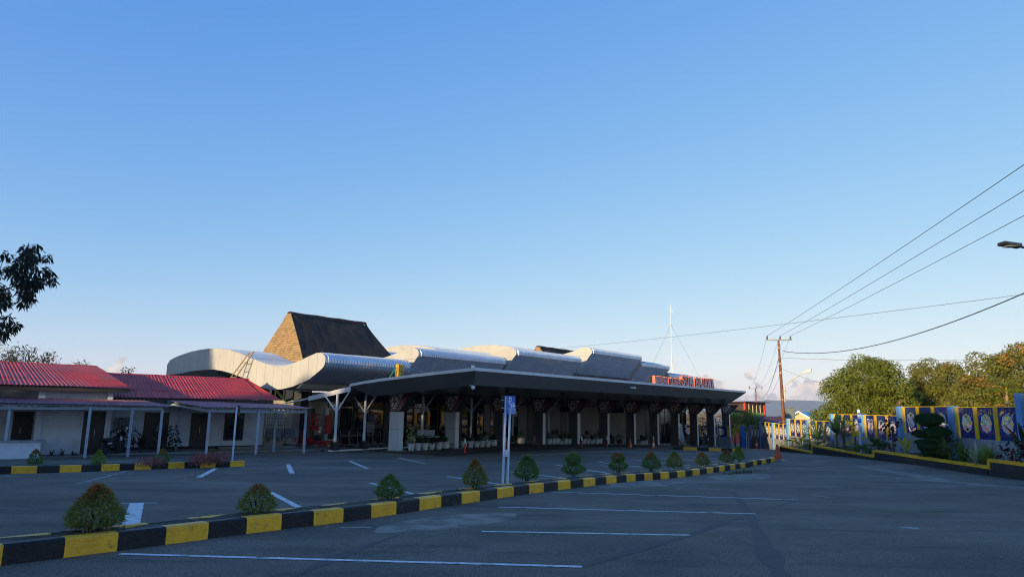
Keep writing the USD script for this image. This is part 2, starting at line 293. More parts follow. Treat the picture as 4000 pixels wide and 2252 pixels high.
M('green_pipe', (.03, .26, .14), (.025, .22, .12), s=4, rough=.4)
M('flood_white', (.7, .68, .6), (.66, .64, .56), s=4, rough=.4)
M('poster_dark', (.012, .016, .05), (.016, .02, .06), s=4, rough=.3)
M('poster_pale', (.20, .25, .23), (.17, .21, .2), s=4, rough=.4)
M('board_white', (.62, .63, .66), (.56, .57, .6), s=2, rough=.5)
GLASS('glass', (.18, .22, .21)); GLASS('glass_clear', (.55, .6, .58))
LEAF('lf_tree', [(.11, .135, .014), (.15, .165, .02), (.19, .18, .028), (.07, .10, .012)], trans=.2)
LEAF('lf_tree_b', [(.125, .125, .016), (.16, .15, .022), (.21, .17, .03), (.08, .095, .014)], trans=.2)
LEAF('lf_orange', [(.30, .15, .03), (.24, .13, .03), (.17, .14, .03), (.34, .18, .045)], trans=.25)
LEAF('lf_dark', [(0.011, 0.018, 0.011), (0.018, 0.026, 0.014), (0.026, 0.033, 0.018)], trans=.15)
LEAF('lf_bush', [(0.113, 0.193, 0.050), (0.193, 0.274, 0.064), (0.081, 0.144, 0.038), (0.290, 0.322, 0.097)], trans=.25)
LEAF('lf_bush_red', [(0.193, 0.210, 0.059), (0.322, 0.161, 0.064), (0.144, 0.193, 0.050), (0.274, 0.176, 0.064), (0.417, 0.161, 0.070)], trans=.25)
LEAF('lf_tip', [(0.346, 0.120, 0.052), (0.238, 0.108, 0.043), (0.173, 0.130, 0.043)], trans=.25)
LEAF('lf_lime', [(0.172, 0.265, 0.047), (0.265, 0.343, 0.062), (0.109, 0.187, 0.040)], trans=.3)
LEAF('lf_redshrub', [(0.281, 0.097, 0.088), (0.193, 0.070, 0.062), (0.386, 0.158, 0.132), (0.140, 0.078, 0.053)], trans=.2)
LEAF('lf_pot', [(0.027, 0.066, 0.023), (0.043, 0.098, 0.031), (0.058, 0.117, 0.039)], trans=.15, rough=.35)
LEAF('lf_varie', [(.30, .36, .16), (.05, .09, .025), (.42, .46, .26), (.09, .14, .04)], trans=.2)
LEAF('lf_topiary', [(0.032, 0.076, 0.022), (0.050, 0.104, 0.026), (0.022, 0.054, 0.018)], trans=.15)
LEAF('lf_fern', [(0.078, 0.143, 0.026), (0.117, 0.195, 0.039), (0.169, 0.234, 0.052)], trans=.3)
LEAF('lf_grass', [(0.192, 0.240, 0.048), (0.288, 0.324, 0.072), (0.120, 0.180, 0.036)], trans=.3)
LEAF('lf_stripe', [(.34, .36, .2), (.26, .3, .14), (.12, .17, .05)], trans=.25)
LEAF('lf_burgundy', [(0.042, 0.014, 0.017), (0.063, 0.020, 0.020), (0.028, 0.014, 0.014)], trans=.15)
LEAF('lf_yellow', [(.42, .36, .02), (.5, .42, .03), (.3, .3, .03)], trans=.35)
LEAF('lf_bamboo', [(.16, .12, .04), (.10, .11, .03), (.24, .15, .05)], trans=.3)
LEAF('lf_fardry', [(.16, .11, .06), (.11, .085, .045), (.20, .13, .07)], trans=.2)
LEAF('lf_grassbit', [(.05, .09, .02), (.07, .11, .025)], trans=.3)
m = MATS
CTRL=[(-30.00,-12.00,0.00),(-30.00,0.00,0.00),(-30.00,8.00,0.00),(-14.00,-12.00,0.00),(-14.00,0.00,0.00),(-14.00,8.00,0.00),(-7.00,-12.00,0.00),(-7.00,0.00,0.00),(-7.00,8.00,0.00),(0.00,-12.00,0.00),(0.00,0.00,0.00),(0.00,8.00,0.00),(7.00,-12.00,0.00),(7.00,0.00,0.00),(7.00,8.00,0.00),(14.00,-12.00,0.00),(14.00,0.00,0.00),(14.00,8.00,0.00),(30.00,-12.00,0.00),(30.00,0.00,0.00),(30.00,8.00,0.00),(-1.00,12.90,-0.13),(-0.25,14.30,-0.17),(1.50,17.15,-0.28),(3.30,19.80,-0.36),(6.00,23.50,-0.49),(9.20,28.50,-0.62),(12.00,32.50,-0.70),(-14.00,19.30,-0.34),(-9.50,25.06,-0.54),(-30.00,20.00,-0.34),(-20.45,28.30,-0.66),(-14.10,32.50,-0.68),(-10.40,35.40,-0.69),(-16.80,36.50,-0.68),(-30.00,30.00,-0.68),(-25.00,45.00,-0.70),(-40.00,40.00,-0.70),(-8.00,30.00,-0.65),(0.00,30.00,-0.66),(-3.00,24.00,-0.50),(3.00,27.00,-0.58),(8.00,14.00,-0.16),(8.00,20.00,-0.33),(18.92,48.72,-1.01),(18.09,41.82,-0.72),(17.92,40.46,-0.76),(17.09,33.60,-0.48),(16.67,30.20,-0.43),(16.39,27.85,-0.34),(16.02,24.83,-0.37),(15.82,23.17,-0.35),(15.62,21.56,-0.30),(-6.14,37.52,-0.69),(-13.28,43.00,-0.69),(-3.41,41.07,-0.73),(-10.55,46.55,-0.73),(-0.68,44.63,-0.75),(-7.82,50.11,-0.75),(2.04,48.18,-0.78),(-5.09,53.66,-0.78),(4.77,51.73,-0.88),(-2.36,57.21,-0.88),(7.50,55.28,-1.05),(0.36,60.76,-1.05),(12.96,62.39,-1.46),(5.82,67.87,-1.46),(18.41,69.49,-1.77),(11.28,74.97,-1.77),(23.87,76.60,-2.12),(16.73,82.08,-2.12),(-2.34,36.50,-0.70),(-0.23,39.60,-0.70),(4.43,43.00,-0.69),(6.28,45.00,-0.76),(10.99,53.00,-0.94),(14.62,60.00,-1.21),(17.92,63.00,-1.39),(7.94,46.00,-0.77),(9.66,47.00,-0.86),(21.31,60.50,-1.46),(11.65,49.00,-1.04),(15.04,48.00,-1.07),(12.81,33.20,-0.62),(22.80,66.00,-1.70),(22.14,61.50,-1.56),(21.61,57.00,-1.33),(-60.00,90.00,-1.20),(-20.00,90.00,-1.20),(20.00,90.00,-2.50),(60.00,90.00,-2.50),(60.00,40.00,-1.00),(35.00,30.00,-0.50),(30.00,60.00,-1.70),(45.00,60.00,-1.80),(22.00,10.00,0.05),(25.00,20.00,-0.30)]
# ------------------------------------------------------------------ terrain (site survey heights, x right, y away from the viewer)
CT = np.array(CTRL)
def _tps(A, lam):
    n = len(A); d = np.linalg.norm(A[:, None, :2] - A[None, :, :2], axis=2); K = np.where(d > 0, d * d * np.log(d + 1e-9), 0)
    Pm = np.c_[np.ones(n), A[:, :2]]; return np.linalg.solve(np.block([[K + lam * n * np.eye(n), Pm], [Pm.T, np.zeros((3, 3))]]), np.r_[A[:, 2], 0, 0, 0])
WT = _tps(CT, .15)
def S(t): t = np.clip(t, 0, 1); return t * t * (3 - 2 * t)
def Gn(X, Y):
    X = np.asarray(X, float); Y = np.asarray(Y, float); out = np.empty(np.broadcast(X, Y).shape); X, Y = np.broadcast_arrays(X, Y); o = out.ravel(); x, y = X.ravel(), Y.ravel()
    for i in range(0, len(x), 20000):
        a, b = x[i:i + 20000, None], y[i:i + 20000, None]; d = np.hypot(a - CT[:, 0], b - CT[:, 1])
        o[i:i + 20000] = np.where(d > 0, d * d * np.log(d + 1e-9), 0) @ WT[:-3] + WT[-3] + WT[-2] * a[:, 0] + WT[-1] * b[:, 0]
    return o.reshape(out.shape)
def G(X, Y):
    X = np.asarray(X, float); Y = np.asarray(Y, float); r = np.hypot(X, Y)
    far = -2.6 * S((Y - 40) / 60) - 26 * S((Y - 95) / 420) * 1. - 70 * S((r - 500) / 5000)
    w = S((np.abs(X) - 45) / 30); w = np.maximum(w, S((Y - 84) / 30)); w = np.maximum(w, S((-Y - 10) / 20))
    near = Gn(np.clip(X, -75, 75), np.clip(Y, -25, 115))
    return near * (1 - w) + far * w
def gz(x, y): return float(G(np.array([x]), np.array([y]))[0])
def axis(near0, near1, step, far):
    a = np.arange(near0, near1 + .01, step); k = np.geomspace(step * 1.5, far, 34); return np.r_[near0 - k[::-1], a, near1 + k]
gx, gy = axis(-70, 70, 2., 15500), axis(-30, 120, 2., 15500)
GX, GY = np.meshgrid(gx, gy, indexing='ij'); GZ = G(GX, GY)
inlot = (GX > -46) & (GX < 14.6 + .1216 * GY) & (GY > -34) & (GY < 84); GZ = GZ - .05 * inlot - .02
ground = T('ground', 'terrain of dry grass and earth falling away behind the site', 'ground', kind='structure')
ground.part('terrain', MB().grid(np.stack([GX, GY, GZ], -1)), m['grass_land'], True)
uu, vv = np.meshgrid(np.linspace(0, 1, 110), np.linspace(-32, 82, 170), indexing='ij')
AX = -45 + uu * (14.9 + .1216 * vv + 45); AY = vv
lot = T('parking_lot', 'worn grey asphalt car park with faded white bay lines', 'car park', kind='structure')
lot.part('asphalt', MB().grid(np.stack([AX, AY, G(AX, AY)], -1)), m['asphalt'], True)
def drape(pts_l, pts_r, lift):                 # ribbon between two polylines
    L, Rr = np.array(pts_l, float), np.array(pts_r, float); P = np.stack([L, Rr], 1); return np.dstack([P, (G(P[..., 0], P[..., 1]) + lift)[..., None]])
def ribbon(p, q, w, lift=.004, n=None):
    p, q = np.array(p, float), np.array(q, float); d = unit(q - p); s = np.array([-d[1], d[0]]) * w / 2; n = n or max(3, int(np.linalg.norm(q - p) / .35))
    t = np.linspace(0, 1, n)[:, None]; c = p * (1 - t) + q * t; return MB().grid(drape(c - s, c + s, lift)[:, ::-1])
NEAR = [((-4.23, 7.81), (.77, 7.48)), ((-.37, 9.71), (2.45, 9.64)), ((-.18, 12.68), (4.24, 12.18)), ((.99, 16.09), (6.08, 14.85)), ((2.81, 19.03), (5.5, 17.22)), ((7.32, 18.61), (8.89, 18.07)), ((-2.54, 9.91), (-1.9, 9.89)), ((6.83, 15.92), (7.11, 15.41))]
for i, (p, q) in enumerate(NEAR): lot.part('parking_line', ribbon(p, q, .085 if i < 4 else .07), m['line_paint'] if i < 4 else m['line_worn'])
FAR = [(-5.07, 9.55, -6.51, 12.40, .22), (-6.99, 12.33, -6.2, 12.5, .06), (-5.08, 14.97, -3.47, 11.90, .13), (-3.57, 18.03, -1.80, 14.51, .1), (-1.88, 21.23, -.22, 18.27, .1), (-9.98, 16.35, -11.77, 21.66, .13), (-10.42, 18.27, -10.08, 18.78, .1), (-9.4, 19.22, -7.48, 22.75, .09), (-8.45, 19.17, -9.93, 23.75, .16), (-8.46, 26.82, -6.67, 21.59, .16), (-6.76, 29.65, -5.04, 24.95, .14), (-5.14, 32.37, -3.45, 28.74, .12), (-7.09, 23.81, -6.17, 24.67, .08), (-13.07, 18.08, -13.24, 18.75, .1), (-11.73, 16.26, -11.25, 16.56, .08), (.09, 24.03, 1.59, 21.34, .11), (1.91, 29.01, 3.42, 24.02, .12), (3.98, 31.69, 5.64, 27.91, .12), (5.86, 33.74, 7.81, 30.19, .12), (7.71, 35.61, 10.06, 33.05, .12), (9.62, 36.73, 11.56, 34.45, .12), (.11, 31.82, 4.09, 29.31, .1), (2.87, 42.66, 4.03, 42.7, .35)]
for i, (a, b, c, d, w) in enumerate(FAR): lot.part('parking_line', ribbon((a, b), (c, d), w), m['line_worn' if i in (5, 6, 7, 12, 13, 14, 21) else 'line_paint'])
t = np.linspace(0, 1, 24)[:, None]; arc = (1 - t) ** 2 * np.array([.6, 35.4]) + 2 * t * (1 - t) * np.array([3.6, 39.0]) + t ** 2 * np.array([7.3, 41.4])
lot.part('parking_line', MB().grid(drape(arc - [.05, -.04], arc + [.05, -.04], .004)[:, ::-1]), m['line_paint'], label='curved white lane line in front of the canopy')
for i, pts in enumerate([[(5.44, 17.18), (4.08, 11.98), (3.15, 8.8), (2.74, 7.24), (2.5, 5.5)], [(.74, 7.47), (2.44, 9.65), (3.87, 11.74), (6.04, 14.77)], [(-2.2, 6.2), (-1.85, 7.81), (-1.45, 9.3)]]):
    pts = np.array(pts); n = 40; u = np.linspace(0, len(pts) - 1, n); c = np.c_[np.interp(u, range(len(pts)), pts[:, 0]), np.interp(u, range(len(pts)), pts[:, 1])]
    w = (.05 + .17 * meshkit.noise(np.c_[u * 2.1, u * 0 + i, u * 0]))[:, None] * [1., .35, .5][i]; d = np.gradient(c, axis=0); s = np.c_[-d[:, 1], d[:, 0]] / np.linalg.norm(d, axis=1)[:, None] * w
    lot.part('crack_seal', MB().grid(drape(c - s, c + s, .0025)[:, ::-1]), m['asphalt_new'])
def patch(c, rx, ry, rot, seed, lift, n=28):   # irregular flat patch on the ground
    a = np.linspace(0, 2 * PI, n, endpoint=False); k = .7 + .6 * meshkit.noise(np.c_[np.cos(a) * 1.7, np.sin(a) * 1.7, a * 0 + seed]); rr = np.linspace(0, 1, 5)[:, None]
    x, y = rx * k * np.cos(a) * rr, ry * k * np.sin(a) * rr; X = c[0] + x * math.cos(rot) - y * math.sin(rot); Y = c[1] + x * math.sin(rot) + y * math.cos(rot)
    P = np.stack([X, Y, G(X, Y) + lift], -1); P = np.concatenate([P, P[:, :1]], 1); return MB().grid(P)
lot.part('paint_spot', patch((6.0, 10.64), .17, .12, .6, 3, .004), m['line_worn']); lot.part('paint_spot', patch((-2.72, 6.6), .2, .08, .2, 5, .004), m['line_worn'])
for c, rx, ry, ro, sd_ in (((-.9, 10.6), 1.5, .55, .95, 1), ((3.6, 19.2), 1.9, .7, .9, 2), ((7.4, 22.6), 2.3, .8, 1.0, 3), ((13.6, 24.3), 4.5, .42, 1.42, 6), ((12.9, 20.6), 3.2, .25, 1.9, 7)): lot.part('dust_patch', patch(c, rx, ry, ro, sd_, .0015), m['dusty'])
# ---- terminal frame: x along the colonnade, y into the building
OT = np.array([-6.14, 37.52]); RT = math.degrees(math.atan2(.793, .609)); E1, N1 = np.array([.609, .793]), np.array([-.793, .609])
def ab(a, b): return OT + a * E1 + b * N1
def gab(a, b): p = ab(a, b); return gz(*p)
aa, bb = np.meshgrid(np.linspace(-.8, 22, 40), np.linspace(-4.4, 1.7, 14), indexing='ij'); px_ = OT[0] + aa * E1[0] + (bb + .5 * np.sin(aa * .5)) * N1[0]; py_ = OT[1] + aa * E1[1] + (bb + .5 * np.sin(aa * .5)) * N1[1]
apron = obj('paved_apron', MB().grid(np.stack([px_, py_, G(px_, py_) + .03], -1)), m['paving'], 'brown paved apron under the entrance canopy', 'pavement', kind='structure', smooth=True)
# ---- hills on the horizon
rng = np.random.default_rng(5); az = np.radians(np.linspace(-62, 62, 260)); P = []
for rr, hh, sd_ in ((9500., 60., 3), (11500., 175., 8), (13500., 60., 4)):
    q = np.c_[az * 16, az * 0 + sd_, az * 0]; h = hh * (.62 + .42 * meshkit.fbm(q * 1.3, 5, sd_)) + .22 * hh * np.sin(az * 3 + .4)
    P.append(np.c_[rr * np.sin(az), rr * np.cos(az), (h if hh > 100 else -110 + 0 * h)])
obj('hills', MB().grid(np.stack(P, 0)), m['hill'], 'long blue hazy mountain ridge on the horizon', 'hills', kind='structure', smooth=True)

# ------------------------------------------------------------------ kerbs of painted blocks
def kerb(t, pts, w, h, first, gap, w2, h0=.0, soilmat='earth', seed=1):
    pts = np.array(pts, float); rg = np.random.default_rng(seed); d = np.gradient(pts, axis=0); nrm = np.c_[-d[:, 1], d[:, 0]]; nrm /= np.linalg.norm(nrm, axis=1)[:, None]
    z = G(pts[:, 0], pts[:, 1])
    def run(o0, o1, names, ph, hh):
        for i in range(len(pts) - 1):
            k = (i + ph) % 2; j0, j1 = rg.uniform(-.006, .006, 2); e = .002; mb = MB()
            def pt(a, o, dz): return (*(pts[a] + nrm[a] * o), z[a] + dz)
            def at(s, o, dz):
                a, b = np.array(pt(i, o, dz)), np.array(pt(i + 1, o, dz)); return a + (b - a) * s
            V = []
            for s in (e, 1 - e):
                for o, dz in ((o0 + j0, -.06), (o0 + j0, hh - .02), (o0 + .02 + j0, hh + j1 * .5), (o1 - .02, hh + j1 * .5), (o1, hh - .02), (o1, -.06)): V.append(at(s, o, dz))
            F = [(a, (a + 1), 6 + a + 1, 6 + a) for a in range(5)]; mb.add(V, [(q[0], q[3], q[2], q[1]) for q in F])
            mb.add(V[:6], [(0, 1, 2), (0, 2, 3), (0, 3, 4), (0, 4, 5)]); mb.add(V[6:], [(0, 2, 1), (0, 3, 2), (0, 4, 3), (0, 5, 4)])
            t.part('kerb_block', mb, m['kerb_yellow' if (k == 0) == (first == 'y') else 'kerb_black'])
    run(0, w, None, 0, h)
    if gap:
        if w2: run(w + gap, w + gap + w2, None, 1 if seed % 2 else 0, h * .97)
        n = np.linspace(0, len(pts) - 1, len(pts) * 3); X = lambda o: np.c_[np.interp(n, range(len(pts)), (pts + nrm * o)[:, 0]), np.interp(n, range(len(pts)), (pts + nrm * o)[:, 1])]
        os_ = np.linspace(w - .01, w + gap + .01, 4); P = np.stack([np.c_[X(o), np.interp(n, range(len(pts)), z) + h * .8 + .05 * rg.random(len(n))] for o in os_], 1); t.part('soil', MB().grid(P[:, ::-1]), m[soilmat], True)
    return pts, nrm, z
K1 = [(-7.4, 4.35), (-7.0, 4.85), (-6.6, 5.33), (-6.2, 5.8), (-5.81, 6.27), (-5.42, 6.72), (-5.02, 7.17), (-4.69, 7.57), (-4.35, 7.97), (-4.02, 8.39), (-3.71, 8.81), (-3.39, 9.23), (-3.07, 9.62), (-2.74, 10.0), (-2.42, 10.4), (-2.11, 10.88), (-1.81, 11.4), (-1.51, 11.95), (-1.2, 12.55), (-.88, 13.12), (-.57, 13.68), (-.24, 14.27), (.1, 14.9), (.44, 15.5), (.79, 16.08), (1.15, 16.66), (1.5, 17.22), (1.87, 17.79), (2.24, 18.38), (2.61, 18.9), (2.96, 19.38), (3.3, 19.8), (3.63, 20.2), (3.95, 20.55), (4.25, 20.85), (4.55, 21.15), (4.88, 21.5), (5.27, 22.05), (5.68, 22.65), (6.05, 23.2), (6.46, 23.85), (6.92, 24.55), (7.31, 25.15), (7.7, 25.75), (8.11, 26.42), (8.52, 27.05), (8.91, 27.65), (9.28, 28.18), (9.65, 28.7), (10.06, 29.3)]
K1 = np.array(K1)
for c in (0, 1): K1[:, c] = np.convolve(np.r_[2 * K1[0, c] - K1[1, c], K1[:, c], 2 * K1[-1, c] - K1[-2, c]], [.25, .5, .25], 'valid')
kb = T('striped_kerb', 'long black and yellow striped kerb strip with clipped shrubs across the car park', 'kerb')
kp, kn, kz = kerb(kb, K1, .17, .2, 'b', .26, .13, seed=1)
kerb(kb, [(10.2, 29.75), (10.5, 30.2), (10.82, 30.6), (11.2, 31.1), (11.62, 31.7), (12.1, 32.4), (12.5, 32.95)], .2, .2, 'b', 0, 0, seed=2)
LK = [(-18.6, 16.2), (-18.0, 16.6), (-17.4, 17.0), (-16.8, 17.4), (-16.2, 17.85), (-15.6, 18.3), (-15., 18.75), (-14.4, 19.15), (-13.85, 19.55), (-13.4, 19.95), (-13.05, 20.4), (-12.7, 20.85), (-12.4, 21.35), (-12.12, 21.85), (-11.9, 22.3), (-11.6, 22.75), (-11.25, 23.15), (-10.9, 23.55), (-10.55, 23.95), (-10.2, 24.35), (-9.85, 24.75), (-9.5, 25.18)]
kl = T('striped_kerb', 'black and yellow striped kerb strip in front of the red roofed building', 'kerb')
lp, ln_, lz = kerb(kl, LK, .16, .2, 'y', .5, .0, seed=3)
ki = T('striped_kerb', 'short black and yellow kerb island before the far columns', 'kerb')
kerb(ki, [(11.35, 48.3), (12.0, 48.3), (12.95, 48.25), (13.75, 48.2), (14.55, 48.0), (15.2, 47.75), (15.75, 47.4)][::1], .16, .2, 'b', .6, .0, seed=4)

# ================================================================== terminal building (local x = a along the colonnade, y = b into the building)
TB = T('terminal_building', 'long airport terminal with wavy silver roofs, dark canopy and thatched roof', 'terminal', (OT[0], OT[1], 0), RT)
SP = 4.48
def gcol(i): return gab(SP * i, 0)
# --- terrace floors
fl = MB()
for a0, a1 in ((-2.9, 4), (4, 10.5), (10.5, 15)): fl.box(a0 + .002, a1 - .002, 1.95, 12, -1.2, -.62)
for a0 in np.arange(15, 52, 4.0): fl.box(a0 + .002, a0 + 3.998, 1.95, 12, -4, min(-.62, max(gab(a0, 2.), gab(a0 + 4, 2.)) + .06))
TB.part('terrace_floor', fl, m['tile_floor'])
for k in range(12): TB.part('edge_tile', MB().box(-2.9 + .6 * k + .004, -2.9 + .6 * (k + 1) - .004, 1.90, 1.948, -1.0, -.615, .004), m['off_white'])
# --- square columns with flared capitals
def capital_pattern():
    trap = Polygon([(-.36, 1.43), (.33, 1.43), (.49, 2.36), (-1.22, 2.36)]); c = (.02, 1.93); L = []
    for q in range(4): L.append(affinity.translate(affinity.rotate(affinity.scale(Point(0, .19).buffer(1, 14), .10, .18), 45 + 90 * q, origin=(0, 0)), *c).boundary.buffer(.017))
    for q in range(4): L.append(affinity.translate(affinity.rotate(affinity.scale(Point(0, .34).buffer(1, 12), .17, .06), 90 * q, origin=(0, 0)), *c).boundary.buffer(.013))
    disc = Point(c).buffer(.41, 20); L.append(disc.boundary.buffer(.024)); rest = []
    for j in range(9): rest.append(LineString([(-.25 - .10 * j, 1.45), (-.36 - .09 * j, 1.85), (-.52 - .07 * j, 2.15), (-.78 - .05 * j, 2.4)]).buffer(.024))
    for j in range(5): rest.append(LineString([(-.30, 1.5 + .055 * j), (0, 1.46 + .05 * j), (.34, 1.52 + .06 * j)]).buffer(.014)); rest.append(LineString([(.38 + .03 * j, 1.5 + .1 * j), (.34, 1.75 + .12 * j), (.22 + .04 * j, 2.1 + .08 * j)]).buffer(.018))
    rest = shapely.union_all(rest).difference(disc); return shapely.union_all(L + [rest, trap.boundary.buffer(.03)]).intersection(trap), trap
CAPG, CAPT = capital_pattern()
CAPM = trimesh.util.concatenate([trimesh.creation.extrude_polygon(q, .012, engine='earcut') for q in getattr(CAPG, 'geoms', [CAPG]) if q.area > 1e-4])
for i in range(12):
    a = SP * i; z0 = gcol(i) - .05; zt = 1.40
    cp = TB.path + '/column'; cpath = numbered(cp); x = UsdGeom.Xform.Define(stage, cpath)
    # cladding panels: left face has three strips, two rows
    zm = z0 + .05 + (zt - z0) * .545
    TB.part('core', MB().box(a - .14, a + .14, -.375, .375, z0, zt - .01), m['dark_recess'], parent=cpath)
    for (za, zb) in ((z0, zm - .006), (zm + .006, zt)):
        for k_, (b0, b1) in enumerate(((-.39, -.222), (-.214, .222), (.23, .39))):
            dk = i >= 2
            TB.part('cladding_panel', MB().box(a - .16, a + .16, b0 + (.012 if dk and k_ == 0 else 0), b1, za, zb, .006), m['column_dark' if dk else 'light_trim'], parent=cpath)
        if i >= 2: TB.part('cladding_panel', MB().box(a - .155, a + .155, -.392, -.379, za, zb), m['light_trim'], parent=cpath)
    TB.part('base_kerb', MB().box(a - .3, a + .3, -.55, .5, z0 - .2, z0 + .12, .02), m['conc'], parent=cpath)
    w0, w1 = .17, .26
    cap = MB().hexa([(a - w0, -.41, zt), (a + w0, -.41, zt), (a + w0, .40, zt), (a - w0, .40, zt), (a - w0, -1.36, 2.43), (a + w1, -1.42, 2.43), (a + w1, .58, 2.43), (a - w0, .58, 2.43)])
    TB.part('capital', cap, m['bracket_dark'], parent=cpath)
    for nm, g, off, mt_, th_ in (('capital_plate', CAPT, .004, 'off_white', .008),):
        TB.part(nm, MB().poly(g, th_, lambda V: np.c_[a - w0 - off - V[:, 2], V[:, 0], V[:, 1]]), m[mt_], parent=cpath)
    V = np.array(CAPM.vertices); TB.part('capital_pattern', MB().add(np.c_[a - w0 - .013 - V[:, 2], V[:, 0], V[:, 1]], CAPM.faces), m['gold_red'], parent=cpath)
# --- slender white Y columns
for i, a in enumerate([-2.5] + [-.54 + SP * k for k in range(12)]):
    cpath = numbered(TB.path + '/forked_column'); UsdGeom.Xform.Define(stage, cpath); zb = -.62 if a < 15 else gab(a, 2) + .04; y = 1.95; zt = 2.52 - .146 * (y - 1)
    TB.part('pedestal', MB().box(a - .17, a + .17, y - .17, y + .17, zb, zb + .42, .01), m['dark_frame'], parent=cpath)
    TB.part('shaft', MB().tube([(a, y, zb + .4), (a, y, zt - .05)], [.075, .07], 12), m['white_steel'], True, parent=cpath)
    for s in (-1, 1): TB.part('arm', MB().tube([(a, y, 1.33), (a, y + s * 1.0, zt - .08 - .146 * s * 1.0)], .038, 10), m['white_steel'], True, parent=cpath)
# --- walkway roof under the canopy (slopes towards the building)
zw = lambda b: 2.67 - .146 * (b - .96)
wr = MB()
for a0 in np.arange(-2.44, 50, 4.0): wr.hexa([(a0, .97, zw(.97) - .18), (a0 + 3.99, .97, zw(.97) - .18), (a0 + 3.99, 5.2, zw(5.2) - .18), (a0, 5.2, zw(5.2) - .18), (a0, .97, zw(.97) - .02), (a0 + 3.99, .97, zw(.97) - .02), (a0 + 3.99, 5.2, zw(5.2) - .02), (a0, 5.2, zw(5.2) - .02)])
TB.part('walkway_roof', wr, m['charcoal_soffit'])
for b0, b1 in ((.96, 3.20), (3.215, 4.46)): TB.part('edge_panel', MB().hexa([(-2.5, b0, zw(b0) - .25), (-2.44, b0, zw(b0) - .25), (-2.44, b1, zw(b1) - .25), (-2.5, b1, zw(b1) - .25), (-2.5, b0, zw(b0)), (-2.44, b0, zw(b0)), (-2.44, b1, zw(b1)), (-2.5, b1, zw(b1))]), m['light_trim'])
TB.part('gutter_pipe', MB().tube([(-2.48, 4.5, 2.05), (-2.55, 5.1, 1.93), (-2.6, 6.4, 1.78)], .035, 8), m['white_steel'], True)
# --- big canopy
bt_ = np.array([1.0, -.66, -2.27, -3.35, -4.43, -5.52, -6.58, -7.63]); ztab = np.array([2.81, 3.0, 3.11, 3.19, 3.26, 3.32, 3.38, 3.44])
zt_ = lambda b: np.interp(-np.asarray(b, float), -bt_, ztab)
AL, AR, BF, BB = -2.5, 33.6, -7.63, 1.0
zl_ = lambda b: np.interp(-np.asarray(b, float), [-.06, 6.89], [2.17, 2.68])
can = numbered(TB.path + '/canopy'); UsdGeom.Xform.Define(stage, can)
bs = np.linspace(BB, BF, 12); top = []
for b in bs: top.append([(a, b, zt_(b) - .01) for a in np.linspace(AL + .03, AR + (50.6 - AR) * (b - BF) / (BB - BF) - .03, 14)])
TB.part('roof_deck', MB().grid(np.array(top)[::-1]), m['metal_roof'], parent=can)
for b0 in np.arange(BF, BB - .1, 1.24):          # light edge strip, left
    b1 = min(b0 + 1.232, BB); TB.part('edge_strip', MB().hexa([(AL, b0, zt_(b0) - .14), (AL + .05, b0, zt_(b0) - .14), (AL + .05, b1, zt_(b1) - .14), (AL, b1, zt_(b1) - .14), (AL, b0, zt_(b0)), (AL + .05, b0, zt_(b0)), (AL + .05, b1, zt_(b1)), (AL, b1, zt_(b1))]), m['light_trim'], parent=can)
for a0 in np.arange(AL + .05, AR - .1, 1.5):
    a1 = min(a0 + 1.492, AR); TB.part('edge_strip', MB().box(a0 + .004, a1, BF, BF + .05, 3.30, 3.44), m['light_trim'], parent=can)
TB.part('edge_strip', MB().hexa([(AR + .003, BF + .0, 3.30), (AR + .05, BF + .03, 3.30), (50.6, BB, 2.67), (50.55, BB, 2.67), (AR + .003, BF, 3.44), (AR + .05, BF + .03, 3.44), (50.6, BB, 2.81), (50.55, BB, 2.81)]), m['light_trim'], parent=can)
mapb = lambda b: -6.89 + (b - BF) / (BB - BF) * (.06 + 6.89)
for b0 in np.linspace(BF + .03, BB, 8)[:-1]:
    b1 = b0 + (BB - BF - .03) / 7 - .010
    TB.part('fascia_panel', MB().slab((AL + .02, b0, zt_(b0) - .145), (AL + .78, mapb(b0), zl_(mapb(b0))), (AL + .78, mapb(b1), zl_(mapb(b1))), (AL + .02, b1, zt_(b1) - .145), -.02), m['charcoal'], parent=can)
mapa = lambda a: -1.72 + (a - AL) / (AR - AL) * (32.9 + 1.72)
for a0 in np.linspace(AL + .03, AR - .02, 16)[:-1]:
    a1 = a0 + (AR - AL - .05) / 15 - .004
    TB.part('fascia_panel', MB().slab((a0, BF + .015, 3.295), (a1, BF + .015, 3.295), (mapa(a1), -6.89, 2.68), (mapa(a0), -6.89, 2.68), -.02), m['charcoal'], parent=can)
TB.part('fascia_panel', MB().slab((AR - .01, BF + .02, 3.295), (50.5, BB, 2.66), (49.6, .2, 2.3), (32.95, -6.87, 2.68), -.02), m['charcoal'], parent=can)
so = []
for b, z in ((BB + .2, 2.44), (-.2, 2.43), (-1.5, 2.42), (-2.6, 2.44), (-6.87, 2.69)): so.append([(a, b, z) for a in np.linspace(-1.68, 32.9 + (49.6 - 32.9) * (b + 6.89) / (.2 + 6.89), 12)])
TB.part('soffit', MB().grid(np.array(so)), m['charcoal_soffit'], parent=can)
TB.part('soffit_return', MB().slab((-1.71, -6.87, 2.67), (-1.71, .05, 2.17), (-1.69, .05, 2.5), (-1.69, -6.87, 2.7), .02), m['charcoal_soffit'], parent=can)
for a in np.arange(3.2, 30, 5.4):
    TB.part('downlight', MB().box(a - .16, a + .16, -5.3, -5.05, 2.52, 2.575).box(a - .012, a + .012, -5.2, -5.16, 2.55, 2.62), m['dark_frame'], parent=can)
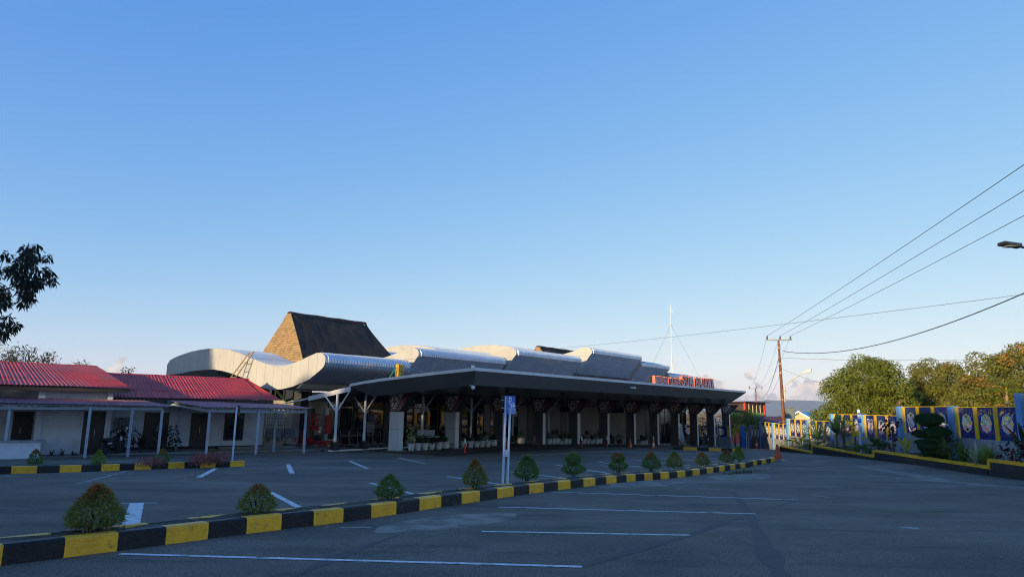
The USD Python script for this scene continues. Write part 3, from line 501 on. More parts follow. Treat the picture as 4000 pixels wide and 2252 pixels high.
# --- facade behind the colonnade (b = 5)
B0 = 5.0
segs = [(1.2, 3.6, 'glass'), (3.6, 5.0, 'dark'), (5.0, 9.6, 'glass'), (9.6, 10.9, 'dark'), (10.9, 13.4, 'glass'), (13.4, 14.1, 'cream'), (14.1, 17.6, 'door'), (17.6, 18.8, 'beige'), (18.8, 21.4, 'dark'), (21.4, 23.7, 'beige'), (23.7, 24.6, 'dark'), (24.6, 39.6, 'beige'), (39.6, 43.2, 'dark'), (43.2, 50.0, 'glass')]
for a0, a1, kind in segs:
    zb = -.62 if a1 < 15 else gab(a0, 5) - .1
    if kind in ('cream', 'beige'): TB.part('wall', MB().box(a0, a1, B0, B0 + .2, zb - .3, 2.3), m['wall_beige'])
    elif kind == 'dark': TB.part('wall_pier', MB().box(a0, a1, B0 - .04, B0 + .22, zb - .3, 2.3), m['dark_frame'])
    else:
        n = max(1, round((a1 - a0) / 1.2)); w = (a1 - a0) / n
        for k in range(n):
            fr = numbered(TB.path + '/window'); UsdGeom.Xform.Define(stage, fr); x0, x1 = a0 + w * k, a0 + w * (k + 1); f = MB()
            f.box(x0, x0 + .05, B0 - .03, B0 + .06, zb, 2.3).box(x1 - .05, x1, B0 - .03, B0 + .06, zb, 2.3).box(x0 + .05, x1 - .05, B0 - .025, B0 + .055, zb, zb + .08).box(x0 + .05, x1 - .05, B0 - .025, B0 + .055, 1.55, 1.62).box(x0 + .05, x1 - .05, B0 - .025, B0 + .055, .35, .40)
            TB.part('frame', f, m['dark_frame'], parent=fr); TB.part('pane', MB().box(x0 + .05, x1 - .05, B0, B0 + .012, zb + .08, 2.3), m['glass'], parent=fr)
TB.part('wall', MB().box(24.7, 39.5, B0 - .02, B0 - .003, -2.2, -.9), m['wall_beige'])
# end wall facing the left building (a = 1.2): glass, then lit cream wall, then openings
for k in range(2):
    y0, y1 = 5.06 + 1.2 * k, 5.06 + 1.2 * (k + 1); fr = numbered(TB.path + '/window'); UsdGeom.Xform.Define(stage, fr)
    TB.part('frame', MB().box(1.15, 1.24, y0, y0 + .06, -.62, 2.4).box(1.15, 1.24, y1 - .06, y1, -.62, 2.4).box(1.16, 1.23, y0 + .06, y1 - .06, 1.55, 1.62), m['dark_frame'], parent=fr); TB.part('pane', MB().box(1.19, 1.2, y0 + .06, y1 - .06, -.6, 2.4), m['glass'], parent=fr)
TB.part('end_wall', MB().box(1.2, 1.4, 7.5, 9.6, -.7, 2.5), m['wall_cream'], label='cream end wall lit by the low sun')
TB.part('end_wall', MB().box(1.2, 1.4, 9.6, 20., -.9, 2.5), m['wall_beige'])
TB.part('dark_column', MB().box(.1, .7, 8.75, 9.5, -.9, 2.55, .02), m['bracket_dark']); TB.part('dark_column', MB().box(.1, .7, 13.4, 14.1, -.9, 2.9, .02), m['bracket_dark'])
TB.part('doorway', MB().box(1.14, 1.2, 8.75, 9.5, -.7, 1.5), m['dark_brown'])
TB.part('awning_rail', MB().tube([(.9, 8.9, 1.85), (.9, 6.6, 1.80), (.9, 6.4, 1.86)], .03, 6), m['galv'])
for k in range(9):
    y = 9.2 + .95 * k; g = numbered(TB.path + '/clerestory_window'); UsdGeom.Xform.Define(stage, g)
    TB.part('frame', MB().box(1.08, 1.2, y, y + .08, 2.0, 4.1).box(1.08, 1.2, y + .87, y + .95, 2.0, 4.1), m['dark_frame'], parent=g); TB.part('pane', MB().box(1.12, 1.13, y + .08, y + .87, 2.0, 4.1), m['glass'], parent=g)
    if k % 2 == 0:
        pl = [affinity.translate(affinity.rotate(Point(0, .2).buffer(.03).union(affinity.scale(Point(0, .18).buffer(1, 8), .07, .16)).boundary.buffer(.012), 60 * q, origin=(0, 0)), y + .475, zc) for q in range(6) for zc in (3.1, 3.6)]
        TB.part('lattice', MB().poly(shapely.union_all(pl), .01, lambda V: np.c_[1.10 - V[:, 2], V[:, 0], V[:, 1]]), m['conc'], parent=g)
for p in (((1.15, 11.9, 1.95), (-.9, 10.1, 2.68)), ((1.15, 5.5, 2.2), (-.3, 6.2, 2.72)), ((1.15, 15.2, 3.0), (-1.2, 16.4, 3.78))): TB.part('strut', MB().tube(p, .075, 10), m['green_pipe'], True)
# interior and back volume
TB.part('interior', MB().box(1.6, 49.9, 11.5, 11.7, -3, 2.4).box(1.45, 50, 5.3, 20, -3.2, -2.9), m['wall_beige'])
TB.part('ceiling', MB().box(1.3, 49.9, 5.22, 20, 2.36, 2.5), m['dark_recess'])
# --- wave roof modules
A1M = -2.89
PROF = np.array([(4.62, 2.88), (3.98, 3.04), (3.26, 3.41), (2.95, 3.57), (2.78, 3.69), (2.67, 3.81), (2.61, 3.96), (2.6, 4.13), (2.64, 4.25), (2.72, 4.35), (2.86, 4.43), (3.1, 4.49), (3.37, 4.5), (4.06, 4.34), (4.76, 4.15), (5.54, 3.98), (6.4, 3.87), (7.0, 3.87), (7.99, 4.02), (9.59, 4.39), (11.0, 4.78), (12.2, 5.03), (13.58, 5.17), (14.78, 5.21), (15.73, 5.18), (17.0, 5.09), (18.2, 4.93), (19.2, 4.75), (19.7, 4.6), (20.0, 4.3)])
FRONT2 = np.array([(3.98, 2.2), (3.6, 2.75), (3.2, 3.3), (2.88, 3.7), (2.68, 3.92)])
BOT = np.array([(20.0, 3.45), (19.7, 3.62), (17.74, 3.69), (16.71, 3.8), (14.8, 3.85), (13.83, 3.84), (12.88, 3.74), (11.95, 3.59), (10.13, 3.2), (8.4, 2.67), (7.6, 2.54), (7.0, 2.53), (6.4, 2.55), (5.38, 2.69), (4.62, 2.88)])
def dens(P, k=3):
    out = [P[:1]]
    for p, q in zip(P[:-1], P[1:]): out.append(p + (q - p) * (np.arange(1, k + 1) / k)[:, None])
    return np.vstack(out)
def ribbed(P, a0, a1, pitch, amp):
    d = np.gradient(P, axis=0); n = np.c_[-d[:, 1], d[:, 0]]; n /= np.linalg.norm(n, axis=1)[:, None]
    aa, oo = [], []
    for k in range(int((a1 - a0) / pitch) + 1):
        x = a0 + k * pitch
        for f, o in ((0, 0), (.70, 0), (.74, amp), (.92, amp), (.96, 0)):
            if x + f * pitch <= a1: aa.append(x + f * pitch); oo.append(o)
    aa, oo = np.array(aa), np.array(oo); G3 = np.empty((len(aa), len(P), 3)); G3[..., 0] = aa[:, None]; G3[..., 1] = P[None, :, 0] + n[None, :, 0] * oo[:, None]; G3[..., 2] = P[None, :, 1] + n[None, :, 1] * oo[:, None]
    return MB().grid(G3[:, ::-1])
mods = [(A1M, 3.4, 0), (4.06, 13.0, .84), (14.09, 23.2, 1.61), (24.96, 34.3, 2.52), (34.32, 40.6, 1.95), (40.62, 52.5, 1.12)]
for i, (a0, a1, dz) in enumerate(mods):
    w = numbered(TB.path + '/wave_roof'); UsdGeom.Xform.Define(stage, w)
    P = PROF if i == 0 else np.vstack([FRONT2, PROF[6:]]); P = P + [0, dz]; Pd = dens(P, 2)
    TB.part('roof_sheet', ribbed(Pd, a0 + (.02 if i == 0 else .05), a1 - .04, .20 if i < 2 else .22, .030), m['metal_roof'], parent=w)
    bot = BOT + [0, dz] if i == 0 else np.vstack([P[-1:] - [0, .7], [(10, 2.2 + dz), (3.98, 2.2 + dz)]])
    if i == 0:
        ring = Polygon(np.vstack([P, BOT[0:]])).buffer(0)
        edges = [2.55, 3.3, 4.06, 4.76] + list(np.arange(5.6, 20.2, .86)) + [20.3]
        for e0, e1 in zip(edges[:-1], edges[1:]):
            gpan = ring.intersection(sbox(e0 + .006, 0, e1 - .006, 9))
            TB.part('fascia_panel', MB().poly(gpan, .06, lambda V: np.c_[a0 - .03 - V[:, 2] + .05, V[:, 0], V[:, 1]]), m['white_panel'], parent=w)
        sb = BOT + [0, .01]; G3 = np.stack([np.c_[np.full(len(sb), a), sb] for a in np.linspace(a0 + .05, 3.4, 4)], 0); TB.part('soffit', MB().grid(G3), m['soffit_cream'], parent=w)
        TB.part('soffit', MB().slab((a0 + .05, 4.62, 2.88), (3.4, 4.62, 2.88), (3.4, 5.1, 2.6), (a0 + .05, 5.1, 2.6), .03), m['soffit_cream'], parent=w)
        for e0, e1 in ((4.6, 20.),): pass
    else:
        ring = Polygon(np.vstack([P, [(20, 3.0 + dz), (3.98, 2.2 + dz)]])).buffer(0)
        cuts = [ring.intersection(sbox(2, 4.9 - .84 + dz - .3, 3.25, 12)), ring.intersection(sbox(3.262, 4.9 - .84 + dz - .3, 21, 12)), ring.intersection(sbox(2, 0, 21, 4.9 - .84 + dz - .312))]
        for gpan in cuts: TB.part('cap_panel', MB().poly(gpan, .05, lambda V: np.c_[a0 + .05 - V[:, 2], V[:, 0], V[:, 1]]), m['white_panel'], parent=w)
    endp = Polygon(np.vstack([P, [(20, 3.0 + dz), (3.98 if i else 4.62, (2.2 if i else 2.88) + dz)]])).buffer(0).buffer(-.012)
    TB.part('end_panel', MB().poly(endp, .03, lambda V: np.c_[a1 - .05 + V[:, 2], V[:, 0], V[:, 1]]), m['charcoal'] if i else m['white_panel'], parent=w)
    rim = P[2:16]; TB.part('edge_trim', MB().tube(np.c_[np.full(len(rim), a1 - .01), rim], .03, 6), m['dark_frame'] if i else m['seam_metal'], parent=w)
    TB.part('upper_wall', MB().box(a0 + (4.0 if i == 0 else .1), a1 + .6, 4.6 if i else 5.2, 4.8 if i else 5.4, 2.2, (2.3 if i else 2.75) + dz + .05), m['wall_grey'], parent=w)
# --- thatched roofs
def thatch(name, a0, a1, bc, zb, zr, hw, flare, aflare, seed):
    w = numbered(TB.path + '/' + name); UsdGeom.Xform.Define(stage, w); rg = np.random.default_rng(seed)
    zs = np.linspace(0, 1, 15); half = lambda t: .24 + hw * (1 - t) ** flare + .10 * (1 - (2 * t - 1) ** 2)
    hb = np.array([half(t) for t in zs]); z = zb + (zr - .22 - zb) * zs; aoff = .35 * aflare * (1 - zs) ** 1.2; aoffR = aflare * (1 - zs) ** 1.25
    def side(s):
        na = 40; P = np.empty((15, na, 3))
        for k in range(15):
            x = np.linspace(a0 - aoff[k] + .03, a1 + aoffR[k], na); n = meshkit.fbm(np.c_[x * 1.4, np.full(na, zs[k] * 5), np.full(na, s * 3.)], 4, seed) - .5
            P[k] = np.c_[x, bc - s * (hb[k] + n * .12), np.full(na, z[k]) + n * .08]
        return P
    for s in (1, -1):
        P = side(s); TB.part('thatch_slope', MB().grid(P if s < 0 else P[:, ::-1]), m['thatch'], True, parent=w)
    k = np.linspace(0, PI, 9); xs = np.linspace(a0, a1, 40); P = np.array([[(x, bc - math.cos(q) * (hb[-1] + .03) * (1 + .12 * math.sin(x * 7)), z[-1] - .02 + .24 * math.sin(q) * (1 + .06 * math.sin(x * 3.1))) for x in xs] for q in k])
    rc_ = MB().grid(P[:, ::-1])
    for e_ in (0, -1): q_ = P[:, e_]; rc_.add(np.vstack([q_, q_.mean(0)[None]]), [(j, j + 1, len(q_)) for j in range(len(q_) - 1)])
    TB.part('ridge_cap', rc_, m['thatch_ridge'], True, parent=w)
    for sgn, ax in ((-1, a0), (1, a1)):                 # gable faces
        of = aoff if sgn < 0 else aoffR; L = [(ax + sgn * of[j], bc - hb[j], z[j]) for j in range(15)]; Rr = [(ax + sgn * of[j], bc + hb[j], z[j]) for j in range(15)]
        TB.part('gable_back', MB().grid(np.array([L, Rr]) if sgn > 0 else np.array([Rr, L])), m['thatch'], parent=w)
    rows = int((zr - zb) / .155)
    for j in range(rows):                                # shingles on the left gable
        t0, t1 = j / rows, (j + 1.18) / rows; zz0, zz1 = zb + (zr - .15 - zb) * t0, zb + (zr - .15 - zb) * min(t1, 1); h0 = np.interp(t0, zs, hb) - .02; o0, o1 = -np.interp(t0, zs, aoff), -np.interp(min(t1, 1), zs, aoff)
        n = max(1, int(2 * h0 / .27)); cuts = np.linspace(-h0, h0, n + 1) + (np.r_[0, rg.uniform(-.05, .05, n - 1), 0] if n > 1 else 0) + (.06 if j % 2 else 0) * np.r_[0, np.ones(max(n - 1, 0)), 0][:n + 1]
        h1 = np.interp(min(t1, 1), zs, hb) - .02
        for c0, c1 in zip(cuts[:-1], cuts[1:]):
            c0, c1 = c0 + .004, c1 - .004; s1 = h1 / h0; q = rg.uniform(0, .018)
            TB.part('shingle', MB().hexa([(a0 + o0 - .05 - q, bc + c1, zz0), (a0 + o0 - .05 - q, bc + c0, zz0), (a0 + o1 - .012, bc + c0 * s1, zz1), (a0 + o1 - .012, bc + c1 * s1, zz1), (a0 + o0 - .005, bc + c1, zz0), (a0 + o0 - .005, bc + c0, zz0), (a0 + o1 - .001, bc + c0 * s1, zz1), (a0 + o1 - .001, bc + c1 * s1, zz1)]), m['shingle_' + 'aab abc'.replace(' ', '')[rg.integers(6)]], parent=w)
thatch('thatched_roof', .35, 6.75, 11.0, 3.9, 7.74, 2.75, 1.08, 1.75, 2)
thatch('thatched_roof', 26.3, 33.5, 9.3, 6.2, 7.55, 1.5, 1.6, .3, 7)

# ================================================================== things on and around the terminal
def tl(a, b, z=0): p = ab(a, b); return (p[0], p[1], z)
# lettering on the canopy edge
LS = T('letter_sign', 'row of orange red block letters reading BANDAR UDARA SOA BAJAWA on the canopy edge', 'sign', (OT[0], OT[1], 0), RT)
def word(txt, a0, a1, z0, hgt):
    ms, x = [], 0.
    for ch in txt:
        if ch == ' ': x += .45; continue
        mt_ = meshkit.text_mesh(ch, 1.0, .1, bold=True); w = mt_.bounds[1][0]; ms.append((x - mt_.bounds[0][0], mt_, w)); x += w - mt_.bounds[0][0] + .16
    k = (a1 - a0) / x
    for x0, mt_, w in ms:
        V = np.array(mt_.vertices); lp = numbered(LS.path + '/letter'); UsdGeom.Xform.Define(stage, lp); y0 = -7.35
        f = lambda d0, d1: np.c_[a0 + (x0 + V[:, 0]) * k, y0 - np.where(V[:, 2] > .05, d1, d0), z0 + V[:, 1] * hgt]
        LS.part('casing', MB().add(f(.06, .24), mt_.faces), m['letter_red'], parent=lp); LS.part('face', MB().add(f(.24, .25), mt_.faces), m['letter_face'], parent=lp)
word('BANDAR', 15.9, 18.0, 3.44, .50); word('UDARA', 18.35, 20.0, 3.44, .48); word('SOA', 20.25, 22.3, 3.44, .72); word('BAJAWA', 22.8, 26.5, 3.44, .72)
LS.part('frame', MB().bar((15.8, -7.2, 3.6), (26.5, -7.2, 3.6), .03).bar((15.8, -7.2, 3.85), (26.5, -7.2, 3.85), .03), m['dark_frame'])
for a in np.arange(16, 26.6, 1.5): LS.part('stay', MB().bar((a, -7.2, 3.4), (a, -7.2, 4.0), .03).bar((a, -7.2, 3.9), (a, -6.6, 3.42), .025), m['dark_frame'])
# yellow gantry post with the figure 1, cable to a second post
YP = T('yellow_post', 'yellow steel post marked 1 standing on the canopy roof', 'post', (OT[0], OT[1], 0), RT)
YP.part('post', MB().box(1.28, 1.34, 1.38, 1.62, 2.6, 4.08).box(1.34, 1.62, 1.38, 1.62, 2.6, 4.06, .02).box(1.62, 1.68, 1.38, 1.62, 2.6, 4.08), m['post_yellow'])
V = meshkit.text_mesh('1', .32, .006, True); v = np.array(V.vertices); YP.part('number', MB().add(np.c_[1.43 + v[:, 0] * .8, 1.378 - v[:, 2], 3.4 + v[:, 1]], V.faces), m['dark_frame'])
YP.part('brace', MB().bar((1.2, 1.5, 3.9), (.6, 1.7, 2.9), .05), m['green_pipe'])
YP.part('cable', MB().tube(catenary((1.6, 1.5, 3.98), (6.4, 1.2, 3.55), .12), .03, 5), m['wall_grey'])
YP.part('short_post', MB().box(5.6, 6.0, .8, 1.0, 3.0, 3.55, .01), m['post_yellow'])
FLD = T('floodlight', 'small square floodlight with pale glass on the canopy roof', 'floodlight', tl(-.3, -5.6, 3.4), RT)
FLD.part('housing', MB().box(-.16, .16, 0, .08, .08, .36, .015), m['dark_frame']); FLD.part('lens', MB().box(-.13, .13, -.008, 0, .11, .33), m['flood_white']); FLD.part('bracket', MB().bar((-.17, .04, .2), (-.17, .04, -.1), .02).bar((.17, .04, .2), (.17, .04, -.1), .02).box(-.18, .18, 0, .08, -.12, -.09), m['dark_frame'])
CC = T('security_camera', 'white dome camera hanging under the front corner of the canopy', 'camera', tl(-1.7, -6.85, 2.66), RT)
CC.part('arm', MB().bar((-.25, 0, .0), (.02, -.02, 0.), .03), m['light_trim']); CC.part('dome', MB().lathe([(.0, -.17), (.05, -.16), (.085, -.11), (.09, -.06), (.075, -.02), (.0, -.01)], 14), m['sign_white'], True)
CC2 = T('security_camera', 'tiny white bullet camera on the dark canopy fascia below the lettering', 'camera', tl(12.6, -7.55, 3.05), RT)
CC2.part('body', MB().tube([(0, 0, 0), (.1, -.25, -.03)], .045, 8), m['sign_white'], True); CC2.part('mount', MB().box(-.05, .05, -.02, .06, -.05, .05), m['light_trim'])
# wooden ladder leaning on the wave fascia
LD = T('ladder', 'weathered wooden ladder leaning on the white wave fascia', 'ladder', (OT[0], OT[1], 0), RT)
f0, f1, g0, g1 = np.array([-3.75, 10.75, 2.95]), np.array([-3.75, 10.27, 2.9]), np.array([-3.02, 9.85, 4.73]), np.array([-3.02, 9.32, 4.78])
LD.part('rail', MB().bar(f0, g0, .06, .05), m['bark_pale']); LD.part('rail', MB().bar(f1, g1, .06, .05), m['bark_pale'])
for k in (.18, .42, .66, .90, .99): LD.part('rung', MB().bar(f0 + (g0 - f0) * k + [0, .06, 0], f1 + (g1 - f1) * k - [0, .06, 0], .05, .035), m['bark_pale'])
# ATM sign, poster, notice on the glass
AT = T('atm_sign', 'pale ATM sign hanging on the glass front below a dark poster', 'sign', (OT[0], OT[1], 0), RT)
AT.part('board', MB().box(2.15, 2.75, 4.86, 4.93, .12, .75, .01), m['poster_pale']); V = meshkit.text_mesh('ATM', .13, .006, True); v = np.array(V.vertices); AT.part('lettering', MB().add(np.c_[2.27 + v[:, 0], 4.858 - v[:, 2], .58 + v[:, 1]], V.faces), m['dark_frame'])
for r_ in range(2):
    for c_ in range(5): AT.part('logo', MB().box(2.22 + .1 * c_, 2.29 + .1 * c_, 4.852, 4.859, .24 + .13 * r_, .31 + .13 * r_), m['sign_blue' if (r_ + c_) % 2 else 'dark_frame'])
PO = T('poster', 'dark blue poster fixed to the glass above the ATM sign', 'poster', (OT[0], OT[1], 0), RT); PO.part('sheet', MB().box(2.25, 2.72, 4.93, 4.945, .82, 1.2), m['poster_dark']); PO.part('print', MB().box(2.38, 2.6, 4.925, 4.93, .93, 1.1), m['sign_blue'])
NO = T('notice', 'small white notice on the glass above the dark poster', 'notice', (OT[0], OT[1], 0), RT); NO.part('sheet', MB().box(2.4, 2.6, 4.935, 4.945, 1.25, 1.42), m['poster_pale']); NO.part('print', MB().box(2.44, 2.56, 4.93, 4.935, 1.3, 1.35), m['dark_frame'])
# luggage trolleys
def trolley(x, y, label):
    t = T('luggage_trolley', label, 'trolley', tl(x, y, -.62), RT + 20, 'luggage trolleys parked behind the forked columns'); s = m['steel']
    t.part('frame', MB().tube([(0, -.25, .12), (.75, -.22, .12)], .014, 6).tube([(0, .25, .12), (.75, .22, .12)], .014, 6).tube([(.02, -.25, .12), (-.12, -.25, .95)], .016, 6).tube([(.02, .25, .12), (-.12, .25, .95)], .016, 6).tube([(-.08, -.25, .6), (-.08, .25, .6)], .012, 6).tube([(.75, -.22, .12), (.78, 0, .16), (.75, .22, .12)], .014, 6), s, True)
    t.part('handle', MB().tube([(-.14, -.28, .96), (-.14, .28, .96)], .022, 8), m['rubber'], True)
    t.part('basket', MB().box(-.09, .08, -.2, .2, .66, .69).bar((.08, -.2, .67), (.08, -.2, .82), .012).bar((.08, .2, .67), (.08, .2, .82), .012).bar((.08, -.2, .82), (.08, .2, .82), .012), s)
    t.part('deck', MB().box(.02, .72, -.2, .2, .13, .145), s)
    for wx, wy in ((.05, -.24), (.05, .24), (.72, 0)): t.part('wheel', MB().tube([(wx, wy - .015, .06), (wx, wy + .015, .06)], .055, 12), m['rubber'], True)
for i, (x, y) in enumerate([(-.7, 3.35), (-.1, 3.3), (.45, 3.3), (1.0, 3.25), (1.5, 3.2)]): trolley(x, y, 'steel luggage trolley, %s from the left behind the forked columns' % ['first', 'second', 'third', 'fourth', 'fifth'][i])
# red one-man lift
RL = T('mast_lift', 'red one person mast lift with guard cage beside the cream end wall', 'lift', tl(-.6, 5.6, -.62), RT)
r_ = m['red_paint']
RL.part('base', MB().box(-.45, .45, -.75, .75, .10, .30, .03).box(-.3, .3, .75, 1.0, .10, .42, .02), r_)
for sx in (-.4, .4):
    for sy in (-.55, .6): RL.part('wheel', MB().tube([(sx - .03, sy, .09), (sx + .03, sy, .09)], .09, 12), m['rubber'], True); 
for s in (-1, 1): RL.part('outrigger', MB().bar((s * .3, -.7, .16), (s * .9, -1.1, .08), .07).bar((s * .3, .7, .16), (s * .9, 1.1, .08), .07), r_)
RL.part('mast', MB().box(-.12, .12, -.42, -.25, .3, 2.15).box(-.09, .09, -.25, -.14, .3, 2.2).box(-.07, .07, -.14, -.04, .3, 2.15), m['steel'])
RL.part('mast_cover', MB().box(-.16, .16, -.62, -.44, .7, 1.75, .02), r_); RL.part('motor', MB().box(-.2, .2, 0, .4, .3, .6, .02), m['dark_frame']); RL.part('control_box', MB().box(-.12, .12, -.02, .16, .75, 1.1, .01), m['bollard_white'])
cg = MB()
for z in (1.1, 1.45, 1.8): cg.tube([(-.35, .1, z), (.35, .1, z), (.35, .8, z), (-.35, .8, z), (-.35, .1, z)], .02, 6)
for x, y in ((-.35, .1), (.35, .1), (.35, .8), (-.35, .8), (-.35, .45), (.35, .45)): cg.bar((x, y, .95), (x, y, 1.8), .035)
RL.part('guard_cage', cg, r_); RL.part('platform', MB().box(-.36, .36, .08, .82, .88, .98).box(-.36, .36, .79, .82, .98, 1.12), r_)
HT = T('hand_truck', 'small dark red hand truck standing beside the red lift', 'hand truck', tl(-1.1, 6.9, -.62), RT); HT.part('frame', MB().bar((0, -.15, .05), (0, -.15, .85), .035).bar((0, .15, .05), (0, .15, .85), .035).bar((0, -.15, .5), (0, .15, .5), .03).bar((0, -.15, .8), (0, .15, .8), .03), r_); HT.part('toe_plate', MB().box(-.25, 0, -.18, .18, .02, .04), m['steel']); HT.part('wheel', MB().tube([(.05, -.22, .1), (.05, -.18, .1)], .1, 10), m['rubber']); HT.part('wheel', MB().tube([(.05, .18, .1), (.05, .22, .1)], .1, 10), m['rubber'])
RS = obj('rough_step', MB().box(0, 0, 0, 0, 0, 0) if 0 else (lambda P: MB().grid(P))(np.array([[(*ab(a, b), z + .05 * math.sin(a * 9 + b * 5)) for b in np.linspace(2.2, 9, 22)] for a, z in ((-3.25, -.82), (-3.2, -.70), (-3.05, -.62), (-2.9, -.60), (-1., -.615))])[:, ::-1]), m['rough_masonry'], 'broken masonry edge of the terrace beside the lift', 'step', smooth=True)
# boards leaning inside the far end
for i, (a, lab) in enumerate(((47.2, 'tall white board leaning against the far facade, the left one'), (49.0, 'narrower white board against the far facade, the right one'))):
    z0 = gab(a, 4.6); b_ = T('white_board', lab, 'board', (OT[0], OT[1], 0), RT); b_.part('sheet', MB().hexa([(a, 4.4, z0 + .05), (a + 1.1 - .3 * i, 4.4, z0 + .05), (a + 1.1 - .3 * i, 4.44, z0 + .05), (a, 4.44, z0 + .05), (a, 4.8, z0 + 2.3), (a + 1.1 - .3 * i, 4.8, z0 + 2.3), (a + 1.1 - .3 * i, 4.84, z0 + 2.3), (a, 4.84, z0 + 2.3)]), m['board_white']); b_.part('foot', MB().box(a + .1, a + .25, 4.3, 4.5, z0, z0 + .06), m['dark_frame'])
BN = T('bench', 'white painted bench behind the potted plants before the glass front', 'bench', tl(6.2, 3.6, -.62), RT); BN.part('seat', MB().box(-.8, .8, -.2, .2, .40, .46, .01), m['white_steel']); BN.part('backrest', MB().box(-.8, .8, .2, .25, .5, .85, .01), m['white_steel'])
for s in (-.7, .7): BN.part('leg', MB().box(s - .03, s + .03, -.18, .25, 0, .4), m['dark_frame'])
# ceiling signs hung in the walkway
for i, (a, b) in enumerate(((20.5, 2.6), (28.3, 2.6))):
    h = T('hanging_sign', 'dark hanging sign box with pale end lamps over the walkway, the %s one' % ('nearer', 'farther')[i], 'sign', (OT[0], OT[1], 0), RT); h.part('box', MB().box(a, a + .25, b - 1.2, b + .4, 1.45, 1.85), m['dark_frame']); h.part('end_plate', MB().box(a + .02, a + .23, b - 1.23, b - 1.202, 1.5, 1.63).box(a + .02, a + .23, b - 1.23, b - 1.202, 1.68, 1.8), m['bollard_white']); h.part('hanger', MB().bar((a + .12, b - .9, 1.85), (a + .12, b - .9, 2.2), .03).bar((a + .12, b + .2, 1.85), (a + .12, b + .2, 2.2), .03), m['dark_frame'])
# ---- potted plants
def pot_round(t, mt_, s=1.): t.part('pot', MB().lathe([(.0, .02), (.13 * s, .02), (.15 * s, .04), (.15 * s, .10), (.185 * s, .12), (.175 * s, .15), (.19 * s, .18), (.18 * s, .21), (.195 * s, .25), (.185 * s, .28), (.20 * s, .32), (.215 * s, .36), (.215 * s, .39), (.185 * s, .39), (.18 * s, .34), (.0, .34)], 16), mt_, 35)
def pot_feet(t, mt_, s=1.):
    f = MB()
    for k in range(4): f.lathe([(.0, 0), (.035, 0), (.045, .06), (0, .06)], 6, (.13 * s * math.cos(k * PI / 2 + .7), .13 * s * math.sin(k * PI / 2 + .7), 0))
    t.part('foot', f, mt_)
def pot_hex(t, mt_): t.part('pot', MB().lathe([(0, .04), (.20, .04), (.22, .06), (.24, .10), (.27, .34), (.30, .37), (.30, .42), (.25, .42), (.24, .36), (0, .36)], 6), mt_)
def foliage(t, kind, rg, z, s=1.):
    if kind == 'broad':
        mb = blades(rg, (0, 0, z), 22, .55 * s, .13 * s, 1.0, .55, 4, up=.15); t.part('leaf_mass', mb, m['lf_pot'])
    elif kind == 'arch': t.part('leaf_mass', blades(rg, (0, 0, z), 34, .55 * s, .045, 1.0, .8, 5, up=.2), m['lf_pot'])
    elif kind == 'varie': t.part('leaf_mass', MB().add(*clump_crown(rg, [((0, 0, z + .25), (.28, .28, .3)), ((.1, -.05, z + .55), (.22, .22, .25)), ((-.1, .1, z + .8), (.2, .2, .2))], 520, .2, .10)), m['lf_varie']); t.part('stem', MB().tube([(0, 0, z), (.03, 0, z + .6)], .02, 6), m['bark'])
    elif kind == 'bush': t.part('leaf_mass', MB().add(*clump_crown(rg, [((0, 0, z + .22), (.3 * s, .3 * s, .28)), ((.12, .05, z + .35), (.2, .2, .2))], 620, .14, .06)), m['lf_pot'])
    elif kind == 'tall': t.part('stem', MB().tube([(0, 0, z), (.04, .02, z + .4)], .018, 6), m['bark']); t.part('leaf_mass', blades(rg, (.03, .01, z + .35), 16, .5 * s, .12, 1.0, .6, 4, up=.1), m['lf_pot'])
ORD = ['first', 'second', 'third', 'fourth', 'fifth', 'sixth', 'seventh']
pk = 0
def potted(a, b, pot, kind, label, group, s=1., mt_=None, z=None):
    global pk; pk += 1; rg = np.random.default_rng(100 + pk)
    t = T('potted_plant', label, 'potted plant', tl(a, b, (gab(a, b) + .035) if z is None else z), RT + rg.uniform(0, 60), group)
    if pot == 'r': pot_round(t, mt_ or m['pot_white'], s); pot_feet(t, mt_ or m['pot_white'], s); foliage(t, kind, rg, .36, s)
    elif pot == 'h': pot_hex(t, mt_ or m['pot_white']); foliage(t, kind, rg, .38, s)
    else: t.part('pot', MB().hexa([(-.2, -.2, 0), (.2, -.2, 0), (.2, .2, 0), (-.2, .2, 0), (-.26, -.26, .42), (.26, -.26, .42), (.26, .26, .42), (-.26, .26, .42)]).box(-.28, .28, -.28, .28, .42, .47, .01), mt_ or m['pot_white']); foliage(t, kind, rg, .45, s)
g1 = 'white pots between the first and second canopy columns'
for i, (a, kd) in enumerate(((.62, 'varie'), (1.12, 'bush'), (1.66, 'bush'), (2.2, 'broad'), (2.78, 'bush'))): potted(a, -.55, 'r', kd, ['white pot of tall yellow green variegated plant beside the first canopy column', 'white footed pot of low leaves, second right of the first canopy column', 'white footed pot of low leaves, third right of the first canopy column', 'white footed pot with broad upright leaf, fourth from the first canopy column', 'white footed pot of low leaves beside the six sided planter'][i], g1)
potted(3.4, -.45, 'h', 'broad', 'six sided white planter of dark broad leaves just left of the second column', g1)
for i, (a, kd) in enumerate(((5.15, 'tall'), (5.75, 'bush'), (6.3, 'broad'), (6.8, 'bush'), (7.35, 'bush'))): potted(a, -.35, 'r', kd, 'white pot, %s from the left between the second and third canopy columns' % ORD[i], 'white pots between the second and third canopy columns')
potted(8.1, -.2, 'h', 'broad', 'six sided white planter just left of the third canopy column', 'white pots between the second and third canopy columns')
potted(10.6, 2.6, 'h', 'broad', 'six sided white planter by the entrance steps, farther left one', 'six sided planters at the entrance', z=-.62)
potted(12.3, .75, 'h', 'bush', 'six sided white planter left of the fourth canopy column', 'six sided planters at the entrance')
